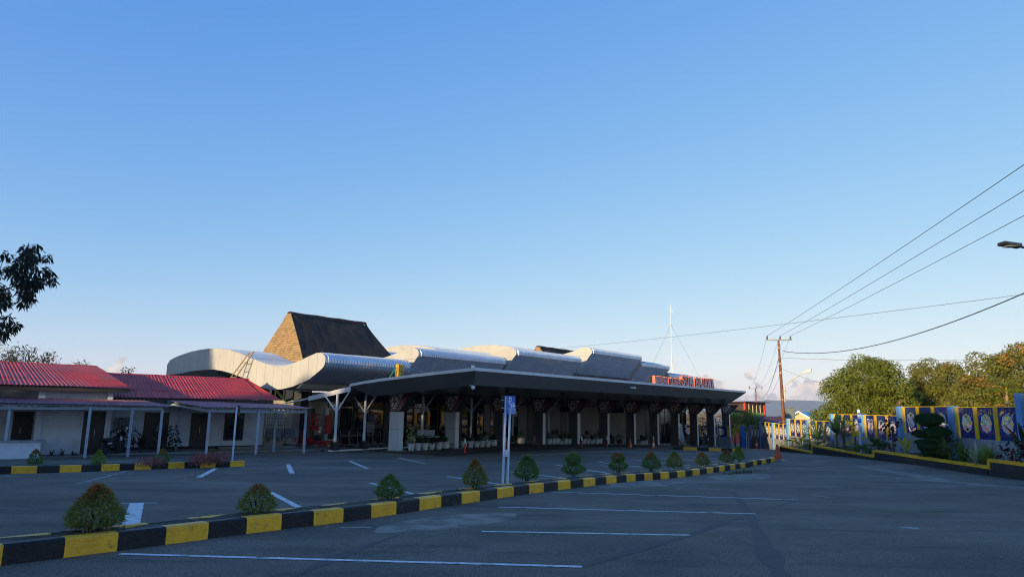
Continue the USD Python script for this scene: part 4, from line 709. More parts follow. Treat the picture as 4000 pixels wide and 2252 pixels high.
for i, (a, kd) in enumerate(((14.15, 'bush'), (14.65, 'tall'), (15.15, 'tall'), (15.65, 'broad'), (16.2, 'bush'), (16.75, 'broad'))): potted(a, -.3, 'r', kd, 'white pot, %s from the left in the row of six before the beige wall' % ORD[i], 'white pots in the row of six')
for i, (a, kd) in enumerate(((18.75, 'broad'), (19.35, 'tall'), (20.0, 'broad'), (20.7, 'bush'))): potted(a, -.3, 'r', kd, 'white pot, %s from the left right of the fifth canopy column' % ORD[i], 'white pots right of the fifth canopy column')
potted(21.4, -.1, 'h', 'tall', 'six sided white planter left of the sixth canopy column', 'white pots right of the fifth canopy column')
for i, (a, b, kd, mt_, lab) in enumerate(((23.2, .2, 'arch', 'pot_white', 'small pale pot with dark strap leaves right of the sixth canopy column'), (24.0, .2, 'broad', 'pot_dark', 'dark pot of broad leaves right of the sixth canopy column'), (25.6, .4, 'bush', 'pot_dark', 'dark pot of bushy leaves left of the seventh canopy column'), (28.6, -.1, 'broad', 'pot_white', 'grey pot of large leaves behind the first traffic cone'), (29.3, -.1, 'broad', 'pot_white', 'second grey pot of large leaves behind the first traffic cone'), (36.9, .6, 'tall', 'pot_dark', 'dark pot of tall foliage between far canopy columns'), (41.0, .2, 'bush', 'pot_dark', 'dark pot behind the kerb island, left one'), (42.3, .2, 'broad', 'pot_dark', 'dark pot behind the kerb island, right one'), (45.4, .4, 'bush', 'pot_dark', 'dark pot left of the last bollard'))): potted(a, b, 'r', kd, lab, 'pots among the far canopy columns', 1.25, m[mt_])
for i, (a, b) in enumerate(((51.3, -1.6), (52.2, -1.9))): potted(a, b, 's', 'arch', 'square white planter with drooping palm leaves right of the last column, %s one' % ('left', 'right')[i], 'square planters by the gate', 1.6)
# ---- bollards and cones
def bollard(x, y, label, tilt=0):
    t = T('bollard', label, 'bollard', (x, y, gz(x, y) + .002), 0, 'red and white flexible bollards'); a = math.sin(tilt)
    t.part('base', MB().lathe([(0, .03), (.19, .03), (.20, .015), (.20, 0)][::-1], 8), m['rubber']); t.part('red_tube', MB().tube([(0, 0, .02), (a * .45, 0, .5)], [.05, .046], 12), m['bollard_red'], 35); t.part('white_tube', MB().tube([(a * .45, 0, .5), (a * .68, 0, .745)], [.042, .04], 12), m['bollard_white'], 35)
for x, y, lab, tl_ in ((-2.34, 36.5, 'red bollard with pale top before the second canopy column', 0), (-.25, 39.6, 'red bollard mostly hidden behind the parking sign posts', 0), (4.43, 43.0, 'red bollard with pale top before the row of white pots', 0), (6.28, 45.0, 'red bollard with pale top left of the first traffic cone', 0), (11.0, 53.0, 'red bollard leaning just behind the second traffic cone', -.12), (14.4, 59., 'red bollard behind the left end of the kerb island', -.08), (17.92, 63., 'red bollard with pale top behind the middle of the kerb island', 0)): bollard(x, y, lab, tl_)
def cone(x, y, h, label, band=True, mat='cone_orange', brk=False):
    t = T('traffic_cone', label, 'traffic cone', (x, y, gz(x, y) + .002), 20); w = h * .27
    t.part('base', MB().box(-w, w, -w, w, 0, .04, .01), m['rubber'] if not brk else m['conc']); t.part('body', MB().lathe([(w * .8, .04), (w * .78, .07), (w * .52, h * .4), (w * .49, h * .42), (w * .3, h * .72), (w * .27, h * .74), (w * .12, h), (0, h + .005)], 14), m[mat], 35)
    if band: t.part('reflective_band', MB().lathe([(w * .575, h * .36), (w * .43, h * .56)], 14, (0, 0, 0)), m['bollard_white'] if not brk else m[mat], 35)
    return t
cone(7.94, 46., .64, 'orange traffic cone with a bright red band before the dark pots', False).part('red_band', MB().lathe([(.120, .22), (.088, .34)], 14), m['bollard_red'], 35)
cone(9.66, 47., .64, 'orange traffic cone with a white band beside the leaning bollard')
cone(21.3, 60.2, .80, 'faded orange traffic cone standing against the grey fence base', True, 'cone_faded')
bc = T('traffic_cone', 'tall faded orange cone on a broken concrete foot at the kerb end', 'traffic cone', (12.75, 33.25, gz(12.75, 33.25)), 30)
bc.part('body', MB().hexa([(-.15, -.13, .1), (.16, -.13, .1), (.16, .13, .1), (-.15, .13, .1), (-.04, -.03, .78), (.03, -.03, .78), (.03, .03, .78), (-.04, .03, .78)]), m['cone_faded']); bc.part('tip', MB().lathe([(.03, .77), (.012, .82), (0, .83)], 8), m['off_white']); bc.part('foot', MB().lathe([(.19, 0), (.18, .09), (.13, .12), (0, .12)], 9), m['conc']); bc.part('board', MB().hexa([(.1, -.16, .0), (.42, -.2, .0), (.42, .0, .0), (.1, .1, .0), (.1, -.16, .11), (.40, -.2, .03), (.40, .0, .03), (.1, .1, .11)]), m['bollard_white'])
# ---- signs
def car_icon():
    body = sbox(-.5, .18, .5, .46).buffer(.06); roof = Polygon([(-.38, .46), (-.28, .82), (.28, .82), (.38, .46)]).buffer(.05); win = Polygon([(-.27, .50), (-.2, .74), (.2, .74), (.27, .50)]); wh = shapely.union_all([sbox(-.46, -.02, -.26, .2), sbox(.26, -.02, .46, .2)])
    lights = shapely.union_all([Point(-.34, .34).buffer(.07), Point(.34, .34).buffer(.07)]); mir = shapely.union_all([sbox(-.62, .48, -.44, .58), sbox(.44, .48, .62, .58)]); return shapely.union_all([body, roof, wh, mir]).difference(shapely.union_all([win, lights, sbox(-.16, .26, .16, .30)]))
zk = gz(-.08, 15.65)
PS = T('parking_sign', 'blue parking sign with P, car symbol and PARKIR MAJU on twin pale poles', 'sign', (-.08, 15.65, zk), 0)
PS.part('pole', MB().tube([(-.07, 0, .05), (-.02, 0, 2.12)], .026, 12), m['pole_blue'], True); PS.part('pole', MB().tube([(.035, .05, .05), (.075, .05, 1.86)], .026, 12), m['pole_blue'], True); PS.part('tie_plate', MB().box(-.05, .06, .0, .06, .78, .93), m['pole_blue'])
al = math.radians(46); ca, sa = math.cos(al), math.sin(al); pf = lambda V: np.c_[.0 + V[:, 0] * ca + V[:, 2] * sa, -.03 + V[:, 0] * sa - V[:, 2] * ca, 1.715 + V[:, 1]]
PS.part('panel', MB().poly(sbox(0, 0, .275, .405).buffer(.004), .012, lambda V: pf(V - [0, 0, .012])), m['sign_blue'])
def stext(txt, h, x, y, bold=False, sx=1.):
    q = meshkit.text_mesh(txt, h, .003, bold); v = np.array(q.vertices); v[:, 0] *= sx; return MB().add(pf(v + [x, y, .001]), q.faces)
PS.part('lettering', stext('P', .15, .045, .225, True, .85), m['sign_white']); PS.part('lettering', stext('PARKIR', .042, .03, .078, False, 1.3), m['sign_white']); PS.part('lettering', stext('MAJU', .042, .062, .024, False, 1.3), m['sign_white'])
PS.part('car_symbol', MB().poly(affinity.translate(affinity.scale(car_icon(), .125, .125, origin=(0, 0)), .185, .15), .003, lambda V: pf(V + [0, 0, .001])), m['sign_white']); PS.part('rule', MB().poly(sbox(.012, .132, .263, .139), .003, lambda V: pf(V + [0, 0, .001])), m['sign_white'])
PS.part('back_panel', MB().hexa([(-.13, .02, 1.82), (-.03, .10, 1.82), (-.03, .112, 1.82), (-.13, .032, 1.82), (-.13, .02, 2.13), (-.03, .10, 2.13), (-.03, .112, 2.13), (-.13, .032, 2.13)]), m['sign_back']); PS.part('bracket', MB().bar((-.13, .015, 1.85), (-.03, .02, 1.85), .018).bar((-.13, .015, 2.03), (-.03, .02, 2.03), .014), m['steel'])
zk = gz(-9.95, 25.2)
S2 = T('parking_sign', 'brown backed sign on a single pale pole at the end of the left kerb', 'sign', (-9.97, 25.2, zk), 0); S2.part('pole', MB().tube([(0, 0, .05), (.012, 0, 2.12)], .03, 12), m['pole_blue'], True); S2.part('panel', MB().box(-.045, .12, .032, .045, 1.79, 2.15), m['sign_back']); S2.part('bracket', MB().bar((-.05, .03, 1.86), (.11, .03, 1.86), .016).bar((-.05, .03, 2.05), (.11, .03, 2.05), .012), m['steel'])

# ================================================================== red roofed office building on the left (local x along front, y back)
OL = np.array([-14.1, 32.5]); RLT = math.degrees(math.atan2(.543, .84)); EL, NL = np.array([.84, .543]), np.array([-.543, .84])
def ll(u, v): return OL + u * EL + v * NL
LB = T('office_building', 'low white office building with rusty red corrugated roofs', 'building', (OL[0], OL[1], 0), RLT)
ZG = -.68
def corr_sheet(P00, P10, P11, P01, pitch, amp, trap=False):       # corrugated sheet, ribs run from edge 0 to edge 1
    P00, P10, P11, P01 = [np.array(p, float) for p in (P00, P10, P11, P01)]; w = np.linalg.norm(P10 - P00); n = max(2, int(round(w / pitch))); n_ = unit(np.cross(P10 - P00, P01 - P00))
    if trap: s = (np.arange(n)[:, None] + np.array([0, .55, .65, .88])).ravel() / n; h = np.tile([0, 0, amp, amp], n)
    else: s = np.linspace(0, 1, n * 4 + 1); h = amp * np.sin(s * n * 2 * PI)
    s = s[:, None]; a = P00 + (P10 - P00) * s + n_ * h[:, None]; b = P01 + (P11 - P01) * s + n_ * h[:, None]
    return MB().grid(np.stack([a, b], 1)[:, ::-1] if False else np.stack([a, b], 1).transpose(1, 0, 2)[::-1] if False else np.stack([b, a], 1))
rg = np.random.default_rng(11)
def roof(eL, eR, rL, rR, rows, width, mats, name, parent, pitch=.15, amp=.022, trap=False, skew=True):
    eL, eR, rL, rR = [np.array(p, float) for p in (eL, eR, rL, rR)]; W = np.linalg.norm(eR - eL); n = int(round(W / width))
    Q = lambda s, t: (eL + (eR - eL) * s) * (1 - t) + (rL + (rR - rL) * s) * t
    for j in range(rows):
        for i in range(n):
            t0, t1 = max(0, j / rows - (.03 if j else 0)), (j + 1) / rows; s0, s1 = i / n - .004, (i + 1) / n + .004
            lift = np.array([0, 0, .012 * ((rows - j) * 0 + j) + rg.uniform(0, .012)]); jt = rg.uniform(-.02, .02) if j == 0 else 0
            LB.part(name, corr_sheet(Q(s0, t0 + jt / 3) + lift * (1 if j else 1), Q(s1, t0 + jt / 3) + lift + [0, 0, rg.uniform(0, .008)], Q(s1, t1) + lift, Q(s0, t1) + lift, pitch, amp, trap), m[mats[rg.integers(len(mats))]], parent=parent)
rb = numbered(LB.path + '/lower_roof'); UsdGeom.Xform.Define(stage, rb)
roof((-5.0, 2.6, 1.90), (3.15, 2.6, 1.92), (-5.0, 6.0, 3.14), (2.6, 6.0, 3.08), 3, .76, ['red_a', 'red_b', 'red_a'], 'roof_sheet', rb)
LB.part('roof_sheet', corr_sheet((3.1, 2.62, 1.89), (3.95, 2.62, 1.92), (2.86, 6.02, 3.08), (2.55, 6.02, 3.08), .15, .022), m['red_b'], parent=rb)
LB.part('ridge_cap', MB().hexa([(-5, 5.85, 3.11), (2.9, 5.85, 3.06), (2.9, 6.15, 3.06), (-5, 6.15, 3.11), (-5, 5.98, 3.19), (2.9, 5.98, 3.13), (2.9, 6.02, 3.13), (-5, 6.02, 3.19)]), m['red_a'], parent=rb)
LB.part('back_slope', MB().slab((2.9, 6.0, 3.07), (-5, 6., 3.12), (-5, 9.4, 1.9), (2.9, 9.4, 1.9), .02), m['red_faded'], parent=rb)
ra = numbered(LB.path + '/upper_roof'); UsdGeom.Xform.Define(stage, ra)
roof((-12.2, 1.5, 2.38), (-3.2, 1.5, 2.33), (-12.2, 5.2, 3.50), (-4.62, 5.2, 3.42), 3, .76, ['red_faded', 'red_a', 'red_faded', 'red_faded'], 'roof_sheet', ra)
LB.part('ridge_cap', MB().hexa([(-12.2, 5.05, 3.47), (-4.6, 5.05, 3.39), (-4.6, 5.35, 3.39), (-12.2, 5.35, 3.47), (-12.2, 5.18, 3.55), (-4.6, 5.18, 3.47), (-4.6, 5.22, 3.47), (-12.2, 5.22, 3.55)]), m['red_b'], parent=ra)
LB.part('back_slope', MB().slab((-4.6, 5.2, 3.41), (-12.2, 5.2, 3.48), (-12.2, 9, 2.3), (-3.2, 9, 2.3), .02), m['red_faded'], parent=ra)
LB.part('eave_board', MB().box(-12.2, -3.3, 1.62, 1.66, 2.13, 2.31), m['dark_brown'], parent=ra); LB.part('eave_board', MB().box(-5, 3.3, 2.72, 2.76, 1.72, 1.87), m['dark_brown'], parent=rb)
LB.part('eave_soffit', MB().box(-12.2, -3.4, 1.66, 3.0, 2.16, 2.18), m['dark_brown'], parent=ra); LB.part('eave_soffit', MB().box(-5, 3.3, 2.76, 4.6, 1.74, 1.76), m['dark_brown'], parent=rb)
W_ = m['wall_white']
def wall_with(u0, u1, v, z0, z1, holes, t=.18, mat=W_):
    g = sbox(u0, z0, u1, z1)
    for h in holes: g = g.difference(sbox(*h))
    LB.part('wall', MB().poly(g, t, lambda V: np.c_[V[:, 0], v + V[:, 2], V[:, 1]][:, :]), mat)
wall_with(-4.0, 3.55, 4.4, ZG + .18, 1.86, [(-2.3, ZG, -1.16, 1.20), (-.14, ZG, .68, 1.19), (1.50, -.23, 2.50, 1.19)])
LB.part('plinth', MB().box(-4.0, 3.6, 4.38, 4.6, ZG - .3, ZG + .18), m['dark_recess'])
wall_with(-6.55, -4.0, 2.25, ZG - .2, 2.2, [(-4.95, ZG - .2, -4.08, 1.25)]); LB.part('wall', MB().box(-4.0, -3.85, 2.25, 4.4, ZG - .2, 2.2), W_); LB.part('wall', MB().box(3.37, 3.55, 4.6, 9.2, ZG - .2, 1.9), W_)
wall_with(-12.5, -6.55, 4.6, ZG - .2, 2.2, [(-9.5, -.1, -8.3, 1.2), (-7.9, ZG, -6.9, 1.2)], mat=W_)
LB.part('pilaster', MB().box(-6.75, -6.5, 2.0, 2.25, ZG - .2, 2.15, .01), m['wall_white']); LB.part('pilaster', MB().box(-4.1, -3.9, 2.0, 2.25, 1.4, 2.15, .01), m['wall_white'])
def door(u0, u1, v, z0, z1, kind='door'):
    d = numbered(LB.path + '/' + kind); UsdGeom.Xform.Define(stage, d); f = MB().box(u0, u0 + .06, v - .03, v + .09, z0, z1).box(u1 - .06, u1, v - .03, v + .09, z0, z1).box(u0 + .06, u1 - .06, v - .028, v + .088, z1 - .07, z1)
    if kind == 'window': f.box(u0 + .06, u1 - .06, v - .028, v + .088, z0, z0 + .06).box((u0 + u1) / 2 - .025, (u0 + u1) / 2 + .025, v - .02, v + .08, z0 + .06, z1 - .07)
    LB.part('frame', f, m['dark_brown'], parent=d)
    if kind == 'window':
        LB.part('pane', MB().box(u0 + .06, (u0 + u1) / 2 - .025, v + .02, v + .03, z0 + .06, z1 - .07), m['glass'], parent=d); LB.part('pane', MB().box((u0 + u1) / 2 + .025, u1 - .06, v + .02, v + .03, z0 + .06, z1 - .07), m['glass'], parent=d)
    else:
        mid = (u0 + u1) / 2; LB.part('leaf', MB().box(u0 + .06, mid - .004, v + .01, v + .05, z0, z1 - .07), m['dark_brown'], parent=d); LB.part('leaf', MB().box(mid + .004, u1 - .06, v + .01, v + .05, z0, z1 - .07), m['dark_brown'], parent=d); LB.part('handle', MB().bar((mid + .05, v - .04, z0 + .85), (mid + .05, v - .04, z0 + 1.12), .025), m['steel'], parent=d)
door(-.14, .68, 4.42, ZG, 1.19); door(-2.3, -1.16, 4.42, ZG + .1, 1.2); door(1.50, 2.50, 4.42, -.23, 1.19, 'window'); door(-4.95, -4.08, 2.27, ZG, 1.25); door(-9.5, -8.3, 4.62, -.1, 1.2, 'window'); door(-7.9, -6.9, 4.62, ZG, 1.2)
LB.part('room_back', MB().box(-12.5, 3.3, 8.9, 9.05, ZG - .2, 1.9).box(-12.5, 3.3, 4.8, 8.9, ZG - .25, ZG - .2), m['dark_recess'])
LB.part('low_wall', MB().box(-9.5, -6.40, -.15, .05, ZG - .15, .02), m['wall_white']); LB.part('ledge', MB().box(-9.5, -6.25, -.22, .5, .02, .07, .01), m['wall_grey']); LB.part('low_wall', MB().box(-6.55, -6.40, .05, 2.2, ZG - .15, .02), m['wall_white'])
LB.part('floor_slab', MB().box(-4.0, 6.6, 1.6, 4.4, ZG - .3, ZG + .05).box(-12, -4, .6, 2.3, ZG - .3, ZG + .03), m['conc'])
LB.part('step', MB().box(1.2, 5.2, 3.6, 3.95, ZG + .05, ZG + .16, .01), m['conc'])
# ---- carport canopies
def canopy(label, posts, front, side, roofq, seed, slope_side=None):
    global LB
    C = T('carport_canopy', label, 'canopy', (OL[0], OL[1], 0), RLT); save = LB; LB = C
    for (u, v, zt, dbl) in posts:
        zg = gz(*ll(u, v))
        if dbl: C.part('post', MB().box(u - .055, u - .03, v - .03, v + .03, zg, zt).box(u + .03, u + .055, v - .03, v + .03, zg, zt).box(u - .03, u + .03, v + .0, v + .02, zg, zt), m['post_blue'])
        else: C.part('post', MB().box(u - .055, u + .055, v - .04, v + .04, zg, zt), m['post_blue'])
    def truss(p, q):        # lattice beam with diamond and slot openings
        p, q = np.array(p, float), np.array(q, float); L = np.linalg.norm((q - p)[:2]); d = (q - p) / L; n = np.array([-d[1], d[0], 0]); g = sbox(0, 0, L, .155); n_b = max(1, round(L / 2.6)); w = L / n_b
        for k in range(n_b):
            for x in list(w * k + .3 + .22 * np.arange(4)) + list(w * (k + 1) - .3 - .22 * np.arange(4)): g = g.difference(Polygon([(x - .075, .085), (x, .045), (x + .075, .085), (x, .125)]))
            g = g.difference(sbox(w * k + 1.12, .055, w * (k + 1) - 1.12, .115))
        C.part('lattice_beam', MB().poly(g, .012, lambda V: p + V[:, :1] * d + np.array([0, 0, 1]) * V[:, 1:2] + n * V[:, 2:3]), m['post_blue']); C.part('beam', MB().bar(p + [0, 0, -.02], q + [0, 0, -.02], .06, .06), m['post_blue'])
    for p, q in front + side: truss(p, q)
    roof(*roofq, 1, 1.05, ['purple_a', 'purple_b'], 'roof_sheet', C.path, .2, .025, True)
    for k in range(3):
        s = .15 + .35 * k; a, b = np.array(roofq[0]) * (1 - s) + np.array(roofq[2]) * s, np.array(roofq[1]) * (1 - s) + np.array(roofq[3]) * s; C.part('purlin', MB().bar(a + [0, 0, -.045], b + [0, 0, -.045], .05), m['post_blue'])
    LB = save; return C
canopy('left carport canopy with faded purple roof sheets on pale steel posts', [(-7.61, 0, 1.4, 0), (-4.8, -.2, 1.45, 0), (-3.2, -.1, 1.42, 1), (-2.0, 0, 1.43, 0), (-7.61, 2.1, 1.6, 0), (-10.4, 0, 1.4, 0)], [((-10.4, -.05, 1.36), (-7.61, -.05, 1.37)), ((-7.61, -.05, 1.37), (-4.8, -.05, 1.39)), ((-4.8, -.05, 1.39), (-2.0, -.05, 1.40))], [((-7.61, 0, 1.37), (-7.61, 2.2, 1.6))], ((-11., -.32, 1.62), (-1.62, -.32, 1.51), (-11., 2.2, 1.86), (-2.6, 2.2, 1.76)), 1)
canopy('right carport canopy with shiny purple roof sheets beside the terminal', [(0, 0, 1.40, 0), (2.2, -.1, 1.40, 0), (3.35, 1.2, 1.42, 1), (4.55, 0.1, 1.40, 0), (-.85, 3.4, 1.66, 1)], [((0, -.05, 1.33), (2.2, -.05, 1.33)), ((2.2, -.05, 1.33), (4.55, -.05, 1.33))], [((0.0, 0, 1.33), (-1.6, 3.0, 1.66))], ((-.15, -.3, 1.50), (4.75, -.3, 1.49), (-1.8, 3.0, 1.84), (4.1, 3.0, 1.70)), 2)
# ---- grille, air conditioners, motorbike
GR = T('window_grille', 'steel bar grille in front of the pale window right of the office wall', 'grille', (OL[0], OL[1], 0), RLT); GR.part('backing', MB().box(3.75, 4.75, 4.9, 4.95, -.7, 1.25), m['wall_cream']); bars = MB()
for k in range(9): bars.bar((3.78 + .12 * k, 4.6, -.6), (3.78 + .12 * k, 4.6, 1.2), .018)
for z in (-.1, .55, .95): bars.bar((3.75, 4.6, z), (4.8, 4.6, z), .02)
GR.part('bar_set', bars, m['dark_frame'])
def aircon(u, v, z, label):
    A = T('air_conditioner', label, 'air conditioner', (*ll(u, v), z), RLT); A.part('casing', MB().box(-.36, .36, -.14, .14, 0, .5, .02), m['box_grey']); A.part('fan_grille', MB().lathe([(.2, 0), (.19, .012), (.02, .015)], 18) if 0 else MB().poly(Point(-.08, .25).buffer(.2).difference(Point(-.08, .25).buffer(.17)).union(sbox(-.28, .24, .12, .26)).union(sbox(-.09, .05, -.07, .45)), .01, lambda V: np.c_[V[:, 0], -.141 - V[:, 2], V[:, 1]]), m['dark_frame']); A.part('bracket', MB().bar((-.25, .14, -.25), (-.25, -.14, -.02), .03).bar((.25, .14, -.25), (.25, -.14, -.02), .03).box(-.3, .3, -.14, .14, -.03, 0), m['dark_frame'])
aircon(-3.2, 4.2, .45, 'air conditioner on the white wall behind the dark palm'); aircon(4.05, 4.2, -.1, 'left of two dark air conditioners below the window grille'); aircon(5.0, 4.2, -.1, 'right of two dark air conditioners below the window grille')
MT = T('motorbike', 'dark motorbike parked among plants under the left carport canopy', 'motorbike', (*ll(-3.75, 1.2), gz(*ll(-3.75, 1.2)) + .03), RLT + 60)
for x in (-.6, .6): MT.part('wheel', MB().tube([(x, -.045, .28), (x, .045, .28)], .28, 20), m['rubber'], 35)
MT.part('body', MB().hexa([(-.55, -.1, .4), (.3, -.1, .35), (.3, .1, .35), (-.55, .1, .4), (-.75, -.12, .68), (.2, -.1, .6), (.2, .1, .6), (-.75, .12, .68)]).bar((.3, 0, .45), (.52, 0, .9), .16), m['dark_frame']); MT.part('seat', MB().box(-.75, .1, -.12, .12, .66, .76, .03), m['rubber']); MT.part('fork', MB().bar((.6, -.05, .28), (.48, -.05, .95), .04).bar((.6, .05, .28), (.48, .05, .95), .04), m['steel']); MT.part('handlebar', MB().tube([(.45, -.34, .98), (.5, 0, .93), (.45, .34, .98)], .018, 6), m['dark_frame']); MT.part('mirror', MB().bar((.45, -.3, .98), (.42, -.36, 1.15), .012).poly(Point(0, 0).buffer(.055), .015, lambda V: np.c_[.40 - V[:, 2], -.37 + V[:, 0], 1.18 + V[:, 1]]), m['sign_white']); MT.part('fairing', MB().box(-.62, -.3, -.14, .14, .5, .56, .01), m['board_white']); MT.part('fairing', MB().box(.45, .6, -.12, .12, .62, .8, .04), m['board_white']); MT.part('headlight', MB().lathe([(0, 0), (.07, .02), (.08, .06), (0, .08)], 10, (.58, 0, .78)), m['flood_white'])
# ---- planting under the canopies
def plant(name, label, cat, u, v, build, group=None): t = T(name, label, cat, (*ll(u, v), gz(*ll(u, v)) + .02), RLT, group); build(t, np.random.default_rng(int(abs(u * 100 + v * 10)) + 3)); return t
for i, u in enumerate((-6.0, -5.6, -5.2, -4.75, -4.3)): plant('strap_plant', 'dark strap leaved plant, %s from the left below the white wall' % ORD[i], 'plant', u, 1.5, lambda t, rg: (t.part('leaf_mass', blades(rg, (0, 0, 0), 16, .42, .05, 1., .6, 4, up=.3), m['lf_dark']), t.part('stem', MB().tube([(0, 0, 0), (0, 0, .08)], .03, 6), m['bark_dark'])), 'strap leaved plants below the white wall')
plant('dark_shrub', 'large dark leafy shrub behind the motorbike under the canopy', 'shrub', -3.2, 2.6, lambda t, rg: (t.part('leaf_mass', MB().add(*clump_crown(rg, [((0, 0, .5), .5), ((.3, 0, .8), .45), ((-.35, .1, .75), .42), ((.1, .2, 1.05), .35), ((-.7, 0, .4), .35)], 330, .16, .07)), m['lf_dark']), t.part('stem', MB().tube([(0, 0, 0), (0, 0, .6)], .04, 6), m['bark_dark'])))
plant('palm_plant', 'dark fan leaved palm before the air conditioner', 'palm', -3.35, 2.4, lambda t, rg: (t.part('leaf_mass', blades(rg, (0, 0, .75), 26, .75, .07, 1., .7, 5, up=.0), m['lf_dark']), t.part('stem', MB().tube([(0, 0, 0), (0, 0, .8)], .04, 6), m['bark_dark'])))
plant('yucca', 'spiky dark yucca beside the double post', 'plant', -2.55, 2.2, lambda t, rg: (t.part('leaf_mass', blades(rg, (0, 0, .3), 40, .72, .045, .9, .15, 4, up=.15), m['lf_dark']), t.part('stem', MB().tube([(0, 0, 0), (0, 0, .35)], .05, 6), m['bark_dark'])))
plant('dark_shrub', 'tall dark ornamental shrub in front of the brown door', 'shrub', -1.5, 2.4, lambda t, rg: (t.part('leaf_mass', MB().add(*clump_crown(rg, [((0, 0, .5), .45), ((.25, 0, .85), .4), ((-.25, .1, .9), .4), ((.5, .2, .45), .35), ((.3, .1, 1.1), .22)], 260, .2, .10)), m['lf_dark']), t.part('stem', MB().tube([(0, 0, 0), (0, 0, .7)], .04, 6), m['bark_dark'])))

# ================================================================== clipped shrubs in the kerb strips
SC = .0125
def cone_shrub(name, label, x, y, z, h, w, mats, double=False, seed=1, group=None, leafL=.075, n=900):
    t = T(name, label, 'shrub', (x, y, z), 0, group); rg = np.random.default_rng(seed); R = w / 2; hs = h * .16
    if double: prof = lambda q: np.where(q < .47, R * np.sin(PI * np.clip(q / .47, .06, .97)) ** .55, .68 * R * np.sin(PI * np.clip((q - .45) / .55, .03, 1)) ** .6 * np.where(q > .75, 1 - (q - .75) * .9, 1))
    else: prof = lambda q: R * np.interp(q, [0, .06, .2, .35, .55, .75, .9, 1], [.45, .86, 1., .93, .70, .45, .24, .04])
    for k in range(5):
        a = k * 1.3 + seed; t.part('stem', MB().tube([(.02 * math.cos(a), .02 * math.sin(a), -.05), (R * .25 * math.cos(a), R * .25 * math.sin(a), hs + h * .12), (R * .4 * math.cos(a), R * .4 * math.sin(a), hs + h * .35)], [.012, .009, .005], 5), m['bark_dark'])
    n = int(1.5 * n * (w / .5) * (h / .5) * (.075 / leafL) ** 1.5)
    q = rg.random(n) ** 1.1; a = rg.uniform(0, 2 * PI, n); lump = .88 + .24 * meshkit.noise(np.c_[np.cos(a) * 2.2, np.sin(a) * 2.2, q * 5 + seed]); r = prof(q) * lump * (.55 + .45 * rg.random(n) ** .4)
    P = np.c_[r * np.cos(a), r * np.sin(a), hs + q * (h - hs)]; out = np.c_[np.cos(a), np.sin(a), .5 + 0 * a]; D = out * .6 + rg.normal(0, .5, (n, 3)); D[:, 2] += .35 - .5 * rg.random(n); N = rg.normal(0, .6, (n, 3)) + [0, 0, 1.] + out * .5
    k = rg.random(n) < np.clip((q - .55) * 1.6 + (np.cos(a + 2.6) * .12), 0.0, .75)
    for sel, nm, mt_ in ((~k, 'foliage', mats[0]), (k, 'young_leaves', mats[1])):
        if sel.sum(): V, F = leaves(P[sel], D[sel], N[sel], leafL * rg.uniform(.6, 1.15, sel.sum()), leafL * .27 * rg.uniform(.7, 1.3, sel.sum()), .15, .12); t.part(nm, MB().add(V, F), m[mt_])
    return t
BU = [(-4.72, 8.12, .52, .57), (-3.48, 9.8, .40, .50), (-2.02, 11.92, .41, .47), (-.70, 14.33, .58, .48), (.42, 16.78, .62, .56), (1.72, 18.95, .63, .60), (3.3, 21.3, .60, .58), (4.6, 22.75, .58, .60), (5.65, 24.0, .57, .57), (7.2, 26.15, .50, .54), (9.0, 29.0, .50, .60), (9.95, 30.35, .64, .44)]
BL = ['reddish tipped cone shaped shrub nearest the viewer at the left of the striped kerb', 'small reddish green shrub on bare stems, second from the left on the striped kerb', 'round green shrub on bare stems, third from the left on the striped kerb', 'reddish cone shrub just left of the parking sign poles', 'green pointed cone shrub right of the parking sign poles', 'green two tier shrub, nearer one, on the striped kerb', 'two tier shrub with reddish top, farther one, on the striped kerb', 'green and red cone shrub, third right of the two tier pair\'s kerb gap', 'brownish pointed shrub, fourth from the far kerb end', 'red brown cone shrub, third from the far kerb end', 'brown spreading shrub, second from the far kerb end', 'light green young shrub on a thin stem at the far end of the kerb']
BL[7] = 'green and red cone shrub just right of the two tier shrubs'
for i, (x, y, h, w) in enumerate(BU):
    zs_ = gz(x, y) + .15; mats = [('lf_bush_red', 'lf_tip'), ('lf_bush_red', 'lf_tip'), ('lf_bush', 'lf_bush'), ('lf_bush_red', 'lf_tip'), ('lf_bush', 'lf_bush'), ('lf_bush', 'lf_bush'), ('lf_bush', 'lf_tip'), ('lf_bush', 'lf_tip'), ('lf_bush_red', 'lf_bush'), ('lf_bush_red', 'lf_tip'), ('lf_bush_red', 'lf_tip'), ('lf_lime', 'lf_lime')][i]
    cone_shrub('clipped_shrub', BL[i], x, y, zs_, h, w, mats, i in (5, 6), 20 + i, 'clipped shrubs along the striped kerb', .075 if i < 4 else .09, 1500 if i == 0 else 1000)
for i, (x, y, h, w, lab) in enumerate(((-14.1, 20.85, .50, .38, 'small red topped shrub in the left kerb strip, leftmost'), (-12.6, 21.5, .47, .38, 'light green shrub on a thin stem in the left kerb strip'), (-11.45, 23.1, .50, .40, 'red tipped oval shrub in the left kerb strip beside the low red bush'), (-10.35, 24.4, .48, .44, 'dark green round shrub behind the long low red bush'))):
    cone_shrub('clipped_shrub', lab, x, y, gz(x, y) + .12, h, w, (('lf_bush', 'lf_tip') if i != 1 else ('lf_lime', 'lf_lime')), False, 50 + i, 'clipped shrubs in the left kerb strip', .08, 800)
